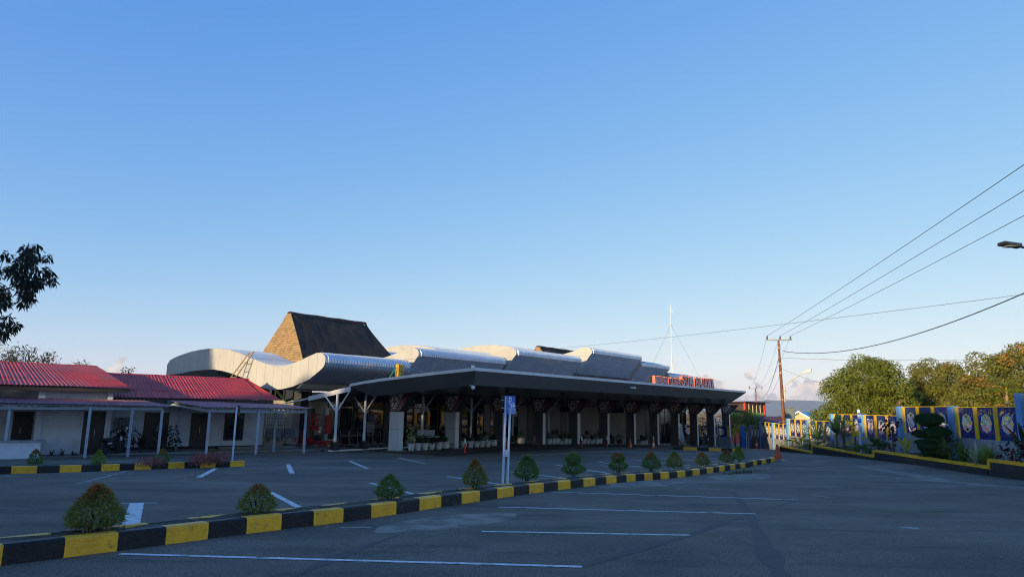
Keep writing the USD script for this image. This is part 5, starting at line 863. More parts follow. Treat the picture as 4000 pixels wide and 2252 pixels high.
for i, (c, L_, H_, lab) in enumerate((((-11.32, 22.15), .75, .24, 'small low red leaved bush on the left kerb strip'), ((-10.15, 23.75), 1.35, .36, 'long low red leaved bush near the end of the left kerb'))):
    t = T('low_bush', lab, 'bush', (*c, gz(*c) + .14), 57); rg = np.random.default_rng(70 + i); t.part('foliage', MB().add(*clump_crown(rg, [((u * L_ / 2, rg.uniform(-.06, .06), H_ * .5), (L_ / 4.5, .26, H_ * rg.uniform(.5, .7))) for u in np.linspace(-.8, .8, 5 + 3 * i)], 3200, .075, .03, -.3)), m['lf_redshrub']); t.part('stem', MB().tube([(0, 0, -.05), (0, 0, H_ * .5)], .015, 5), m['bark_dark'])
# weeds and grass along the kerb
rg = np.random.default_rng(9); mb = MB()
for k in range(420):
    s = rg.uniform(4, len(K1) - 1.2); i = int(s); f = s - i; off = rg.choice([.165, .42, .30, -.02], p=[.3, .35, .25, .1]) + rg.normal(0, .02)
    if off < .05 and not (36 < s < 48): continue
    p = (kp[i] + kn[i] * off) * (1 - f) + (kp[i + 1] + kn[i + 1] * off) * f; z = gz(*p) + (.14 if off > .05 else 0)
    b = blades(rg, (p[0], p[1], z), 4, rg.uniform(.04, .13), .012, 1., .4, 2, up=.3); V, F = b.mesh(); mb.add(V, F)
for k in range(160):
    p = np.array([8.2, 25.4]) + np.array([.62, .78]) * rg.normal(0, .9) + np.array([.78, -.62]) * abs(rg.normal(0, .22)) + [.12, 0]; V, F = blades(rg, (*p, gz(*p)), 5, rg.uniform(.05, .16), .014, 1., .5, 2, up=.2).mesh(); mb.add(V, F)
obj('kerb_grass', mb, m['lf_grassbit'], 'short weeds and grass tufts growing along the striped kerb', 'grass', kind='stuff')
for i, (x, y, kd, lab) in enumerate(((12.1, 48.75, 'y', 'young yellowish palm in the kerb island'), (13.9, 48.7, 'g', 'leafy plant in the middle of the kerb island'), (15.1, 48.25, 'y', 'small pale spiky plant at the right of the kerb island'))):
    t = T('island_plant', lab, 'plant', (x, y, gz(x, y) + .15), 0); rg = np.random.default_rng(30 + i); s = (.5, .6, .3)[i]; t.part('leaf_mass', blades(rg, (0, 0, .12 if i < 2 else 0), 14 if i < 2 else 9, s, .05, 1, .7, 4, up=.1), m['lf_fern' if kd == 'y' else 'lf_pot']); t.part('stem', MB().tube([(0, 0, 0), (0, 0, .16)], .025, 6), m['bark'])

# ================================================================== stepped planter and fence on the right
fx = lambda y, off=0.: 14.6 + .1216 * y + off
PX = lambda y: 13.0 + .1216 * y
PW = T('planter_wall', 'stepped black planter wall with a yellow painted top band', 'planter', (0, 0, 0))
secs = [(48.8, 41.8, -.63), (41.75, 32.65, -.26), (32.6, 23.2, -.02), (23.15, 13.5, .22)]
def wallpts(y0, y1, z0a, z0b, z1, o0, o1, n): return [(PX(y) + o, y, z) for y in (y0, y1) for o in (o0, o1) for z in (0,)]
for i, (ya, yb, zt) in enumerate(secs):
    n = max(2, int(abs(ya - yb) / 1.5)); ys = np.linspace(ya, yb, n)
    za = [gz(PX(y), y) - .15 for y in ys]; dz = (.03, .03, 0, 0)[i]
    for k in range(n - 1):
        y0, y1 = ys[k], ys[k + 1]; t0, t1 = zt - .10 + dz * (1 - 2 * k / n), zt - .10 + dz * (1 - 2 * (k + 1) / n)
        PW.part('wall_section', MB().hexa([(PX(y0), y0, za[k]), (PX(y0) + .2, y0, za[k]), (PX(y1) + .2, y1, za[k + 1]), (PX(y1), y1, za[k + 1]), (PX(y0), y0, t0), (PX(y0) + .2, y0, t0), (PX(y1) + .2, y1, t1), (PX(y1), y1, t1)]), m['wall_black'])
        PW.part('band', MB().hexa([(PX(y0) - .012, y0, t0), (PX(y0) + .21, y0, t0), (PX(y1) + .21, y1, t1), (PX(y1) - .012, y1, t1), (PX(y0) - .012, y0, t0 + .10), (PX(y0) + .21, y0, t0 + .10), (PX(y1) + .21, y1, t1 + .10), (PX(y1) - .012, y1, t1 + .10)]), m['band_yellow'])
    if i: PW.part('step_band', MB().hexa([(PX(ya) - .014, ya - .16, secs[i - 1][2] - .1), (PX(ya) + .2, ya - .16, secs[i - 1][2] - .1), (PX(ya) + .2, ya + .02, secs[i - 1][2] - .1), (PX(ya) - .014, ya + .02, secs[i - 1][2] - .1), (PX(ya) - .014, ya - .16, zt - .09), (PX(ya) + .2, ya - .16, zt - .09), (PX(ya) + .2, ya + .02, zt - .09), (PX(ya) - .014, ya + .02, zt - .09)]), m['band_yellow'])
def soilz(y): return np.interp(-y, [-48.8, -41.9, -41.6, -32.7, -32.5, -23.3, -23.0, -13.5], [-.74, -.64, -.42, -.34, -.16, -.12, .1, .14])
ys = np.linspace(48.7, 13.6, 70); P = np.array([[(PX(y) + .19 + s * 1.45, y, soilz(y) + .06 * math.sin(y * 3 + s * 4) * s + .10 * s) for s in np.linspace(0, 1, 6)] for y in ys]); PW.part('soil', MB().grid(P[:, ::-1]), m['earth'], True)
PW.part('end_wall', MB().box(PX(48.8), PX(48.8) + 1.6, 48.8, 49.0, -1.4, -.66), m['wall_black'])
FE = T('fence', 'long stepped fence of blue pillars, yellow posts and cut out batik panels', 'fence', (0, 0, 0))
PY = [65.0, 60.95, 56.5, 52.15, 47.3, 42.4, 37.65, 32.9, 28.1, 23.5, 18.8]; PT = [.46, .86, .84, 1.22, 1.19, 1.61, 1.60, 2.0, 1.98, 2.38, 2.38]; RTOP = [.45, .83, .80, 1.19, 1.16, 1.60, 1.58, 1.99, 1.95, 2.36]
fd = unit([.1216, 1, 0]); fn = np.array([-fd[1], fd[0], 0])        # along the fence (away), towards the lot
def fp(y, n, z): return np.array([fx(y), y, z]) + fn * n
def fbox(y0, y1, n0, n1, z0, z1): return MB().hexa([fp(y0, n0, z0), fp(y0, n1, z0), fp(y1, n1, z0), fp(y1, n0, z0), fp(y0, n0, z1), fp(y0, n1, z1), fp(y1, n1, z1), fp(y1, n0, z1)])
def flower(rx, ry):
    e = affinity.scale(Point(0, 0).buffer(1, 20), rx, ry); lob = shapely.union_all([affinity.scale(Point(math.cos(k * PI / 4), math.sin(k * PI / 4)).buffer(.20, 10), rx * .84, ry * .84, origin=(0, 0)) for k in range(8)] + [affinity.scale(Point(0, 0).buffer(1.08, 18), rx * .84, ry * .84, origin=(0, 0))])
    ring = lob.difference(affinity.scale(lob, .90, .90, origin=(0, 0))); pet = []
    for k in range(4):
        a = PI / 4 + k * PI / 2; pe = affinity.rotate(affinity.scale(Point(.5, 0).buffer(1, 14), .48, .21, origin=(.5, 0)), math.degrees(a), origin=(0, 0)); pe = affinity.scale(pe, rx * .95, ry * .95, origin=(0, 0)); pet.append(pe.boundary.buffer(.013)); pet.append(LineString([(0, 0), (rx * .8 * math.cos(a), ry * .8 * math.sin(a))]).buffer(.008))
    return lob, shapely.union_all([ring] + pet).intersection(lob)
def panel_shapes(w, h, seed):
    rg = np.random.default_rng(seed); lob, fl_ = flower(w * .345, h * .305); fl_ = affinity.translate(fl_, w / 2, h * .50); lob = affinity.translate(lob, w / 2, h * .50); slits = []
    for k in range(34):
        x, y = rg.uniform(.03, w - .03), rg.choice([rg.uniform(.03, h * .27), rg.uniform(h * .72, h - .05), rg.uniform(.05, h - .05)]); L_, an, cv = rg.uniform(.10, .24), rg.choice([75, 80, 40, 140, 100]) + rg.normal(0, 14), rg.uniform(-.06, .06)
        q = LineString([(-L_ / 2, 0), (0, cv), (L_ / 2, 0)]).buffer(rg.uniform(.010, .018)); slits.append(affinity.translate(affinity.rotate(q, an, origin=(0, 0)), x, y))
    slits = shapely.union_all(slits).intersection(sbox(.03, .03, w - .03, h - .03)).difference(lob.buffer(.03)); return sbox(0, 0, w, h).difference(lob.buffer(-.012)).difference(slits.simplify(.004)), fl_
PSH = [panel_shapes(1.08, 1.17, s) for s in (1, 2, 3)]
def fence_bay(t, fpn, ya, yb, ztop, group_seed, nb=3, basez=None):
    """ya far, yb near pillar centre; three panels between yellow triple posts"""
    a, b = ya - .17, yb + .17; L_ = a - b; pw = .26; cell = (L_ - pw) / nb
    t.part('rail', fbox_(fpn, b, a, -.03, .03, ztop - .035, ztop), m['fence_yellow'])
    for k in range(nb + 1):
        for j in range(3 if 0 < k < nb else 2):
            y0 = b + k * cell + j * .087 + (0 if 0 < k < nb else (.0 if k == 0 else .087)); t.part('yellow_post', fbox_(fpn, y0, y0 + .075, -.03, .03, ztop - 1.21, ztop - .036), m['fence_yellow'])
    for k in range(nb):
        y0 = b + k * cell + pw; w = cell - pw; g, fl_ = PSH[(k + group_seed) % 3]; sx = w / 1.08
        f = lambda V, n0: np.array([fpn(y0 + w - v[0] * sx, n0 + v[2], ztop - 1.21 + v[1]) for v in V])
        t.part('cut_out_panel', MB().poly(g, .008, lambda V: f(V, -.005)), m['panel_blue']); t.part('flower_medallion', MB().poly(fl_, .014, lambda V: f(V, .004)), m['flower_white'])
def fbox_(fpn, y0, y1, n0, n1, z0, z1): return MB().hexa([fpn(y0, n0, z0), fpn(y0, n1, z0), fpn(y1, n1, z0), fpn(y1, n0, z0), fpn(y0, n0, z1), fpn(y0, n1, z1), fpn(y1, n1, z1), fpn(y1, n0, z1)])
for i, (y, zt) in enumerate(zip(PY, PT)): FE.part('pillar', fbox(y - .16, y + .16, -.16, .16, gz(fx(y), y) - .5, zt), m['fence_blue'])
for i in range(len(PY) - 1):
    fence_bay(FE, fp, PY[i], PY[i + 1], RTOP[i], i); z0a = min(gz(fx(PY[i]), PY[i]), gz(fx(PY[i + 1]), PY[i + 1])) - .6
    FE.part('base_wall', fbox(PY[i + 1] + .162, PY[i] - .162, -.09, .09, z0a, RTOP[i] - 1.212), m['wall_grey'])
# cross fence and gate at the far end
F2 = T('fence', 'farther cross fence of batik panels beyond the gate', 'fence', (0, 0, 0)); c0, c1 = np.array([24.2, 76.2]), np.array([14.5, 82.5]); d2 = unit(c1 - c0); n2_ = np.array([d2[1], -d2[0]]); n2_ = n2_ if n2_[1] < 0 else -n2_
fp2 = lambda s, n, z: np.array([*(c0 + d2 * s + n2_ * n), z])
for k in range(3): fence_bay(F2, fp2, 3.6 * (k + 1) + .1, 3.6 * k + .05, .14, k + 1, 2); F2.part('base_wall', fbox_(fp2, 3.6 * k, 3.6 * k + 3.59, -.08, .08, -3.2, -1.075), m['wall_grey']); F2.part('pillar', fbox_(fp2, 3.6 * k + 3.5, 3.6 * k + 3.75, -.12, .12, -3.2, .2), m['gate_blue'])
GP = T('gate_pillar', 'strong blue gate pillar at the end of the cross fence', 'gate pillar', (24.05, 72, 0)); GP.part('shaft', MB().box(-.22, .22, -.2, .2, -2.4, .18, .01), m['gate_blue']); GP.part('cap', MB().box(-.26, .26, -.24, .24, .18, .24, .01), m['gate_blue'])
GT = T('gate', 'folded steel bar gate between the blue gate pillar and the fence', 'gate', (0, 0, 0)); g0_, g1_ = np.array([24.1, 71.2]), np.array([23.75, 68.2]); gm = MB()
for k in range(9):
    p = g0_ + (g1_ - g0_) * k / 8; GT.part('bar', MB().bar((*p, gz(*p) + .05), (*p, -.35), .05), m['white_steel' if k % 2 else 'dark_frame'])
for z in (-1.55, -.5): GT.part('rail', MB().bar((*g0_, z), (*g1_, z), .05), m['dark_frame'])
# third sign, on a pale pole in the planter
S3 = T('parking_sign', 'small blue and white parking sign on a slim pole in the planter', 'sign', (17.62, 35.0, soilz(35.)), 0)
S3.part('pole', MB().tube([(0, 0, -.1), (-.02, 0, 1.78)], .035, 10), m['pole_blue'], True); S3.part('panel', MB().box(-.09, .07, -.06, -.045, 1.78, 2.2).box(-.09, .10, -.06, -.045, 1.55, 1.74), m['sign_blue']); S3.part('face', MB().box(-.075, .055, -.066, -.0601, 1.80, 2.185), m['sign_white'])
S3.part('symbol', MB().poly(Point(-.01, 1.99).buffer(.06).difference(Polygon([(-.03, 1.96), (.01, 1.96), (-.01, 2.03)])), .003, lambda V: np.c_[V[:, 0], -.0665 - V[:, 2], V[:, 1]]).box(-.06, .04, -.0695, -.0665, 1.82, 1.86), m['sign_blue'])
# ---- planter plants
def pplant(name, label, y, off, build, cat='plant', seed=0):
    x = PX(y) + off; t = T(name, label, cat, (x, y, soilz(y) + .1 * (off - .2) / 1.4), 83); build(t, np.random.default_rng(int(y * 10) + seed)); k = 1. if name == 'cloud_topiary' else 1.32
    UsdGeom.Xform(stage.GetPrimAtPath(t.path)).AddScaleOp().Set(Gf.Vec3f(k, k, k)); return t
def tuft(n, L_, W_, mat, droop=.6, up=.25, z=0., stem=0):
    def f(t, rg):
        if W_ >= .07:
            for k in range(n): t.part('leaf', blades(rg, (0, 0, z), 1, L_, W_, 1., droop, 5, up=up), m[mat])
        else: t.part('leaf_mass', blades(rg, (0, 0, z), n, L_, W_, 1., droop, 5, up=up), m[mat])
        t.part('stem', MB().tube([(0, 0, -.05), (0, 0, max(z, .06))], .03 if z else .02, 6), m['bark'])
    return f
def shrub(cl, per, L_, W_, mat, stem=.3):
    def f(t, rg): t.part('leaf_mass', MB().add(*clump_crown(rg, cl, per, L_, W_)), m[mat]); t.part('stem', MB().tube([(0, 0, -.05), (0, 0, stem)], .03, 6), m['bark'])
    return f
def fronds(n, L_, mat, stem=.1):
    def f(t, rg):
        mb = MB(); rb_ = MB()
        for k in range(n):
            a = rg.uniform(0, 2 * PI); el = rg.uniform(.4, 1.2); l = L_ * rg.uniform(.8, 1.1); q = np.linspace(.15, 1, 13)[:, None]; d = np.array([math.cos(a) * math.cos(el), math.sin(a) * math.cos(el), math.sin(el)]); p = np.array([0, 0, stem]) + d * l * q; p[:, 2] -= .55 * l * q[:, 0] ** 2; rb_.tube(np.vstack([[0, 0, stem], p]), .006, 4)
            s = unit(np.cross(d, [0, 0, 1])); 
            for sg in (-1, 1): D = sg * s + d * .7 + [0, 0, -.15]; V, F = leaves(p, np.tile(D, (13, 1)), np.tile([0, 0, 1.], (13, 1)), (.30 * l * np.sin(PI * np.clip(q[:, 0] * .9 + .1, 0, .96))), .03, .1, .15); mb.add(V, F)
        t.part('frond_mass', mb, m[mat]); t.part('rib', rb_, m[mat]); t.part('stem', MB().tube([(0, 0, -.05), (0, 0, stem)], .035, 6), m['bark'])
    return f
pplant('low_shrub', 'low clipped green bush at the far end of the planter', 47.6, .5, shrub([((0, 0, .2), (.5, .4, .25)), ((.5, .1, .2), (.4, .4, .22))], 420, .12, .06, 'lf_bush'), 'shrub')
pplant('garden_palm', 'young palm with arching fronds at the far end of the planter', 46.6, .7, fronds(12, .95, 'lf_fern', .2), 'palm')
pplant('agave', 'pale striped agave at the front of the far planter section', 45.2, .45, tuft(14, .6, .07, 'lf_stripe', .2, .1), 'agave')
pplant('small_tree', 'thin young tree with sparse leaves beside the far palm', 44.6, .8, lambda t, rg: (t.part('stem', MB().tube([(0, 0, -.05), (.03, 0, .6), (0, .05, 1.15)], [.03, .025, .015], 6), m['bark']), t.part('leaf_mass', MB().add(*clump_crown(rg, [((0, 0, 1.1), .35), ((.2, 0, .8), .25)], 160, .2, .09)), m['lf_bush'])), 'tree')
pplant('low_shrub', 'bushy mid green shrub left of the yucca palm', 44.2, .6, shrub([((0, 0, .35), (.45, .4, .4)), ((.2, 0, .7), (.3, .3, .3))], 320, .13, .06, 'lf_bush'), 'shrub')
pplant('yucca', 'tall spiky dark yucca with fan of sword leaves', 42.9, .75, tuft(46, 1.15, .06, 'lf_topiary', .12, .05, .5), 'yucca')
pplant('garden_palm', 'bright green palm in front of the spiky yucca', 42.5, .45, fronds(10, .8, 'lf_fern', .15), 'palm')
pplant('ball_shrub', 'low reddish brown clipped ball shrub', 40.8, .55, shrub([((0, 0, .2), (.65, .5, .3)), ((.7, 0, .18), (.45, .45, .26))], 700, .07, .03, 'lf_bush_red', .1), 'shrub')
pplant('banana_plant', 'dark banana like plant with a few large leaves', 39.9, .9, tuft(7, 1.0, .26, 'lf_pot', .35, .25, .65), 'plant')
pplant('topiary_tree', 'rounded green topiary tree with two leafy tiers on a thick trunk', 37.9, .6, lambda t, rg: (t.part('trunk', MB().tube([(0, 0, -.05), (.04, 0, .35), (-.02, .05, .8)], [.08, .065, .05], 8), m['bark'], True), t.part('crown', MB().add(*clump_crown(rg, [((0, 0, 1.15), (.55, .5, .26)), ((.2, .0, 1.2), (.45, .45, .22)), ((-.25, 0, 1.18), (.42, .4, .22)), ((-.15, 0, .72), (.35, .35, .2)), ((.3, 0, .62), (.3, .3, .18))], 1500, .07, .035)), m['lf_topiary'])), 'topiary')
pplant('croton', 'yellow leaved croton right of the topiary tree', 36.3, .6, shrub([((0, 0, .45), (.3, .3, .45)), ((.1, 0, .95), (.22, .22, .25))], 130, .28, .12, 'lf_yellow', .6))
pplant('low_shrub', 'bright low foliage below the topiary tree', 38.9, .4, tuft(30, .5, .05, 'lf_fern', .7, .2), 'shrub')
pplant('garden_palm', 'feathery palm beside the slim parking sign', 34.3, .5, fronds(11, .8, 'lf_fern', .15), 'palm'); pplant('garden_palm', 'feathery palm between the parking sign and the burgundy shrub', 33.1, .5, fronds(13, .85, 'lf_fern', .25), 'palm'); pplant('garden_palm', 'small ferny palm left of the slim parking sign', 35.6, .45, fronds(9, .6, 'lf_fern', .1), 'palm')
pplant('burgundy_shrub', 'dark burgundy shrub in front of the blue pillar', 31.7, .6, shrub([((0, 0, .35), (.4, .35, .35)), ((.15, .1, .95), (.42, .4, .3)), ((-.2, 0, 1.1), (.3, .3, .25))], 260, .16, .08, 'lf_burgundy', .9), 'shrub')
pplant('croton', 'plant with broad yellow leaves right of the burgundy shrub', 30.7, .7, tuft(12, .7, .13, 'lf_yellow', .5, .3, .15)); pplant('agave', 'pale strap leaved plant at the foot of the yellow plant', 30.3, .5, tuft(12, .65, .05, 'lf_stripe', .25, .2), 'agave')
def cloud_tree(t, rg):
    pads = [(500, 415, 570, 185), (650, 600, 400, 165), (330, 640, 290, 110), (600, 705, 420, 130), (300, 775, 210, 80), (590, 800, 380, 130), (290, 865, 190, 90), (560, 890, 370, 120), (540, 965, 340, 120)]; k = .00268; mb = MB()
    for i, (cx, cy, w, h) in enumerate(pads):
        c = np.array([-(cx - 520) * k, (0, -.1, .1, -.15, .1, .1, 0, -.05, .05)[i], (1010 - cy) * k]); n = int(5200 * w * h / 57000 * .9); u = sph(rg, n); u[:, 2] = np.where(u[:, 2] < -.25, -u[:, 2], u[:, 2]); r = np.array([w * k / 2, min(w * k / 2, .5), h * k * .62]); l = .93 + .1 * meshkit.noise(u * 4 + i)
        q = c + u * r * l[:, None] * (.82 + .18 * rg.random((n, 1))); q[:, 2] -= h * k * .2; V, F = leaves(q, u * .8 + rg.normal(0, .35, (n, 3)) + [0, 0, .4], rg.normal(0, 1, (n, 3)), .055, .012, 0, 0); mb.add(V, F)
        core = trimesh.creation.icosphere(2); core.apply_scale(r * .84); core.apply_translation(c - [0, 0, h * k * .2]); t.part('pad_core', (np.array(core.vertices), np.array(core.faces)), m['lf_topiary'])
    t.part('foliage_pad', mb, m['lf_topiary']); t.part('trunk', MB().tube([(0, 0, -.1), (.05, 0, .5), (-.08, 0, 1.1), (0, 0, 1.55)], [.09, .07, .06, .04], 8), m['bark_dark'], True)
    for p, q in (((.0, 0, .6), (.5, 0, .95)), ((0, 0, .4), (.55, 0, .6)), ((-.05, 0, .9), (-.4, 0, 1.1))): t.part('branch', MB().tube([p, q], [.04, .025], 6), m['bark_dark'])
pplant('cloud_topiary', 'large dark cloud pruned topiary with stacked flat pads', 28.0, .55, cloud_tree, 'topiary')
pplant('fern_clump', 'tall feathery green clump right of the cloud topiary', 26.9, .6, tuft(70, .95, .03, 'lf_fern', .5, .45), 'fern')
pplant('burgundy_shrub', 'dark burgundy shrub between the cloud topiary and the ferns', 26.4, .42, shrub([((0, 0, .3), (.35, .3, .3)), ((.1, 0, .6), (.25, .25, .2))], 330, .13, .06, 'lf_burgundy'), 'shrub')
pplant('fern_clump', 'lush green fern left of the striped agave', 25.6, .5, tuft(70, .8, .03, 'lf_fern', .6, .35), 'fern')
pplant('agave', 'large pale striped agave near the planter step', 24.7, .5, tuft(16, .8, .09, 'lf_stripe', .2, .15), 'agave')
pplant('grass_tuft', 'bright yellow green ornamental grass tuft beside the planter step', 24.1, .55, tuft(110, .68, .022, 'lf_grass', .35, .55), 'grass'); pplant('grass_tuft', 'pale dry grass tuft between the agave and the yellow grass', 24.6, .8, tuft(60, .6, .02, 'lf_stripe', .3, .6), 'grass')
pplant('burgundy_shrub', 'spreading burgundy shrub above the planter step', 22.5, .45, shrub([((.2, 0, .25), (.45, .4, .28)), ((-.35, 0, .3), (.45, .4, .3)), ((-.9, 0, .3), (.5, .4, .35))], 360, .13, .065, 'lf_burgundy'), 'shrub')
pplant('dark_shrub', 'tall dark leaved shrub at the right edge of the planter', 21.7, .6, shrub([((0, 0, .6), (.4, .4, .5)), ((-.5, 0, .7), (.5, .4, .6))], 300, .15, .07, 'lf_burgundy', .6), 'shrub'); pplant('arching_plant', 'plant with long arching dark leaves before the grey wall', 22.2, .8, tuft(14, 1.1, .12, 'lf_pot', .6, .3, .2))

# ================================================================== trees and buildings beyond
def tree(name, label, x, y, clumps, per, L_, W_, lf, trunk, bark='bark', extra=None, group=None, seed=1, droop=.35):
    t = T(name, label, 'tree', (x, y, gz(x, y)), 0, group); rg = np.random.default_rng(seed); t.part('crown', MB().add(*clump_crown(rg, clumps, per, L_, W_, droop)), m[lf])
    for p, r in trunk: t.part('trunk' if p is trunk[0][0] else 'limb', MB().tube(p, r, 8), m[bark], True)
    if extra:
        for lf2, c2, per2 in extra: t.part('flush_leaves', MB().add(*clump_crown(rg, c2, per2, L_ * 1.05, W_, droop)), m[lf2])
    return t
def dome_clumps(rg, c, r, n, rr, lo=-.45):
    out = []
    while len(out) < n:
        u = sph(rg, 1)[0]
        if u[2] < lo: continue
        out.append((np.array(c) + u * np.array(r) * rg.uniform(.72, 1.0), rr * rg.uniform(.7, 1.25) * np.array([1, 1, .8])))
    for k in range(n // 3): u = sph(rg, 1)[0] * rg.uniform(.1, .6); out.append((np.array(c) + u * np.array(r), rr * np.array([1, 1, .85])))
    return out
rg = np.random.default_rng(3); g0z = gz(28.6, 55)
cl = dome_clumps(rg, (.2, 0, 4.2), (3.1, 3., 3.0), 62, .85) + dome_clumps(rg, (-2.4, -.6, 2.8), (1.7, 2., 1.8), 26, .7) + dome_clumps(rg, (2.2, .2, 4.4), (1.6, 1.8, 2.2), 16, .75, -.2)
tree('mango_tree', 'broad dense green tree rising behind the fence beside the street lamp', 28.4, 55, cl, 560, .21, .09, 'lf_tree', [([(.4, -.3, -.2), (.2, -1.6, 2.2), (1.6, -2.2, 4.2)], [.3, .24, .14]), ([(.2, -1.2, 1.6), (-1.6, -.6, 3.6)], [.2, .1])], 'bark_pale', [('lf_orange', [(c + [0, -.1, .15], r * .5) for c, r in cl[3:60:14]], 60)], seed=4)
rg = np.random.default_rng(6); cl = dome_clumps(rg, (0, 0, 5.1), (2.7, 2.6, 2.9), 46, .8) + dome_clumps(rg, (-2.2, -1, 3.8), (1.8, 1.6, 1.9), 18, .7)
tree('green_tree', 'olive green tree with brownish top in the middle of the tree group', 37.5, 60, cl, 620, .22, .09, 'lf_tree_b', [([(0, 0, -.2), (-.3, -.5, 3.2)], [.25, .15])], 'bark_pale', [('lf_orange', [(c + [0, -.3, .3], r * .55) for c, r in cl[:46:5] if c[2] > 5.8], 160)], seed=7)
rg = np.random.default_rng(8); cl = dome_clumps(rg, (1.6, 0, 4.4), (3.6, 3.0, 3.2), 66, .8) + dome_clumps(rg, (-1.9, -1.0, 3.2), (1.8, 1.8, 2.2), 26, .7)
tree('mango_tree', 'tree flushed with orange young leaves at the right edge behind the fence', 33.6, 48, cl, 600, .20, .09, 'lf_tree_b', [([(.5, 0, -.2), (.3, -1.2, 2.6)], [.3, .18]), ([(.3, -1.2, 2.4), (1.2, -3.0, 4.3)], [.14, .06]), ([(.0, -1.2, 1.6), (-1.2, -2.6, 2.5)], [.12, .05]), ([(-1.2, -2.6, 2.5), (-1.9, -2.9, 2.7)], [.05, .03])], 'bark_pale', [('lf_orange', [(c + [-.2, -.5, .1], r * .62) for c, r in cl if c[1] < .8][::3], 330)], seed=9)
rg = np.random.default_rng(12)
for i, (x, y, s, lf, lab) in enumerate(((31.6, 52, 1.5, 'lf_tree_b', 'yellowish undergrowth behind the fence right of the broad tree'), (29.5, 47.5, 1.5, 'lf_tree', 'low green bush behind the middle fence panels'), (32.0, 45, 1.7, 'lf_tree_b', 'bushy undergrowth below the orange flushed tree'), (28.2, 41, 1.5, 'lf_fern', 'bright green bush just behind the fence'), (26.5, 35, 1.6, 'lf_tree', 'bush behind the nearest fence panels'), (34.6, 54, 2.0, 'lf_tree', 'dark bush between the two left trees'), (24.2, 31, 1.1, 'lf_fern', 'bamboo like growth behind the nearest full fence bay'), (24.0, 26.5, 1.2, 'lf_tree', 'leafy bush behind the fence at the right edge'))):
    h0 = gz(x, y); cl = [(np.array([rg.uniform(-1, 1) * s, rg.uniform(-.6, .6) * s, 1.3 + rg.uniform(-.8, 1.0) * s * .75]), s * rg.uniform(.35, .55)) for _ in range(13)]
    tree('bush', lab, x, y, cl, 220, .26, .08, lf, [([(0, 0, -.1), (0, 0, 1.2)], [.1, .05])], 'bark', seed=40 + i)
rg = np.random.default_rng(13); x, y = 25.9, 36.; t = T('papaya_tree', 'papaya tree with star shaped leaves above the fence', 'tree', (x, y, gz(x, y)), 0); zt = 2.9 - gz(x, y); t.part('trunk', MB().tube([(0, 0, -.1), (.05, 0, zt)], [.12, .07], 8), m['bark_pale'], True); mb = MB()
for k in range(22):
    a = rg.uniform(0, 2 * PI); e = rg.uniform(-.5, .8); d = np.array([math.cos(a) * math.cos(e), math.sin(a) * math.cos(e), math.sin(e)]); c = np.array([.05, 0, zt]) + d * rg.uniform(.6, 1.05); mb.tube([(.05, 0, zt), c], .012, 4)
    for j in range(7): b = a + (j - 3) * .55; V, F = leaves([c], [[math.cos(b), math.sin(b), -.25]], [[0, 0, 1.]], .42, .12, .1, .2); mb.add(V, F)
t.part('leaf_mass', mb, m['lf_tree']); t.part('young_leaves', blades(rg, (.05, 0, zt), 9, .3, .07, 1, .1, 3, up=.5), m['lf_yellow'])
# overhanging tree at the left edge
LT = [(-8.90,4.35,0.08),(-8.77,4.32,0.09),(-8.66,4.40,0.06),(-8.96,4.17,0.07),(-8.70,4.21,0.12),(-8.54,4.23,0.06),(-8.77,4.07,0.13),(-8.59,4.07,0.13),(-8.49,3.98,0.08),(-9.01,3.92,0.10),(-8.78,3.88,0.14),(-8.58,3.87,0.14),(-8.42,3.82,0.07),(-8.35,3.69,0.05),(-8.90,3.76,0.12),(-8.67,3.72,0.14),(-8.49,3.69,0.11),(-9.04,3.58,0.12),(-8.84,3.56,0.12),(-8.60,3.51,0.09),(-8.56,3.42,0.06),(-8.76,3.36,0.07),(-9.05,3.40,0.11),(-8.82,3.31,0.06),(-9.05,3.26,0.08),(-8.96,3.04,0.10),(-8.88,2.95,0.08),(-8.98,2.87,0.12),(-8.99,2.74,0.07)]
rg = np.random.default_rng(21); x0, y0 = -10.6, 12.3; z0 = gz(x0, y0); cl = []
for x, z, r in LT: cl += [(np.array([x - x0, rg.uniform(-.25, .25) - .3, z - z0]), r * 1.15)]
for k in range(90): u = sph(rg, 1)[0]; c = np.array([-.55, 0, 4.0]) + u * np.array([1.75, 1.6, 1.6]) * rg.uniform(.5, 1); cl += [(c, .16)] if (c[0] + x0) < -9.25 and c[2] > 2.3 else []
t = T('tree', 'dark leafy branches of a tree reaching in at the left edge', 'tree', (x0, y0, z0)); mb = MB(); P, D, N = [], [], []
for c, r in cl:
    n = int(22 + 5200 * r * r); u = sph(rg, n); P.append(c + u * r * rg.random((n, 1)) ** .4); d = u * .5 + rg.normal(0, .35, (n, 3)); d[:, 2] -= .75; D.append(d); N.append(rg.normal(0, 1, (n, 3)))
P, D, N = np.vstack(P), np.vstack(D), np.vstack(N); V, F = leaves(P, D, N, .115 * rg.uniform(.6, 1.2, len(P)), .026, .1, .1); t.part('crown', MB().add(V, F), m['lf_dark']); t.part('trunk', MB().tube([(-.6, .2, -.1), (-.5, .1, 1.6), (-.3, 0, 3.2), (-.3, 0, 4.8)], [.22, .18, .13, .06], 8), m['bark_dark'], True)
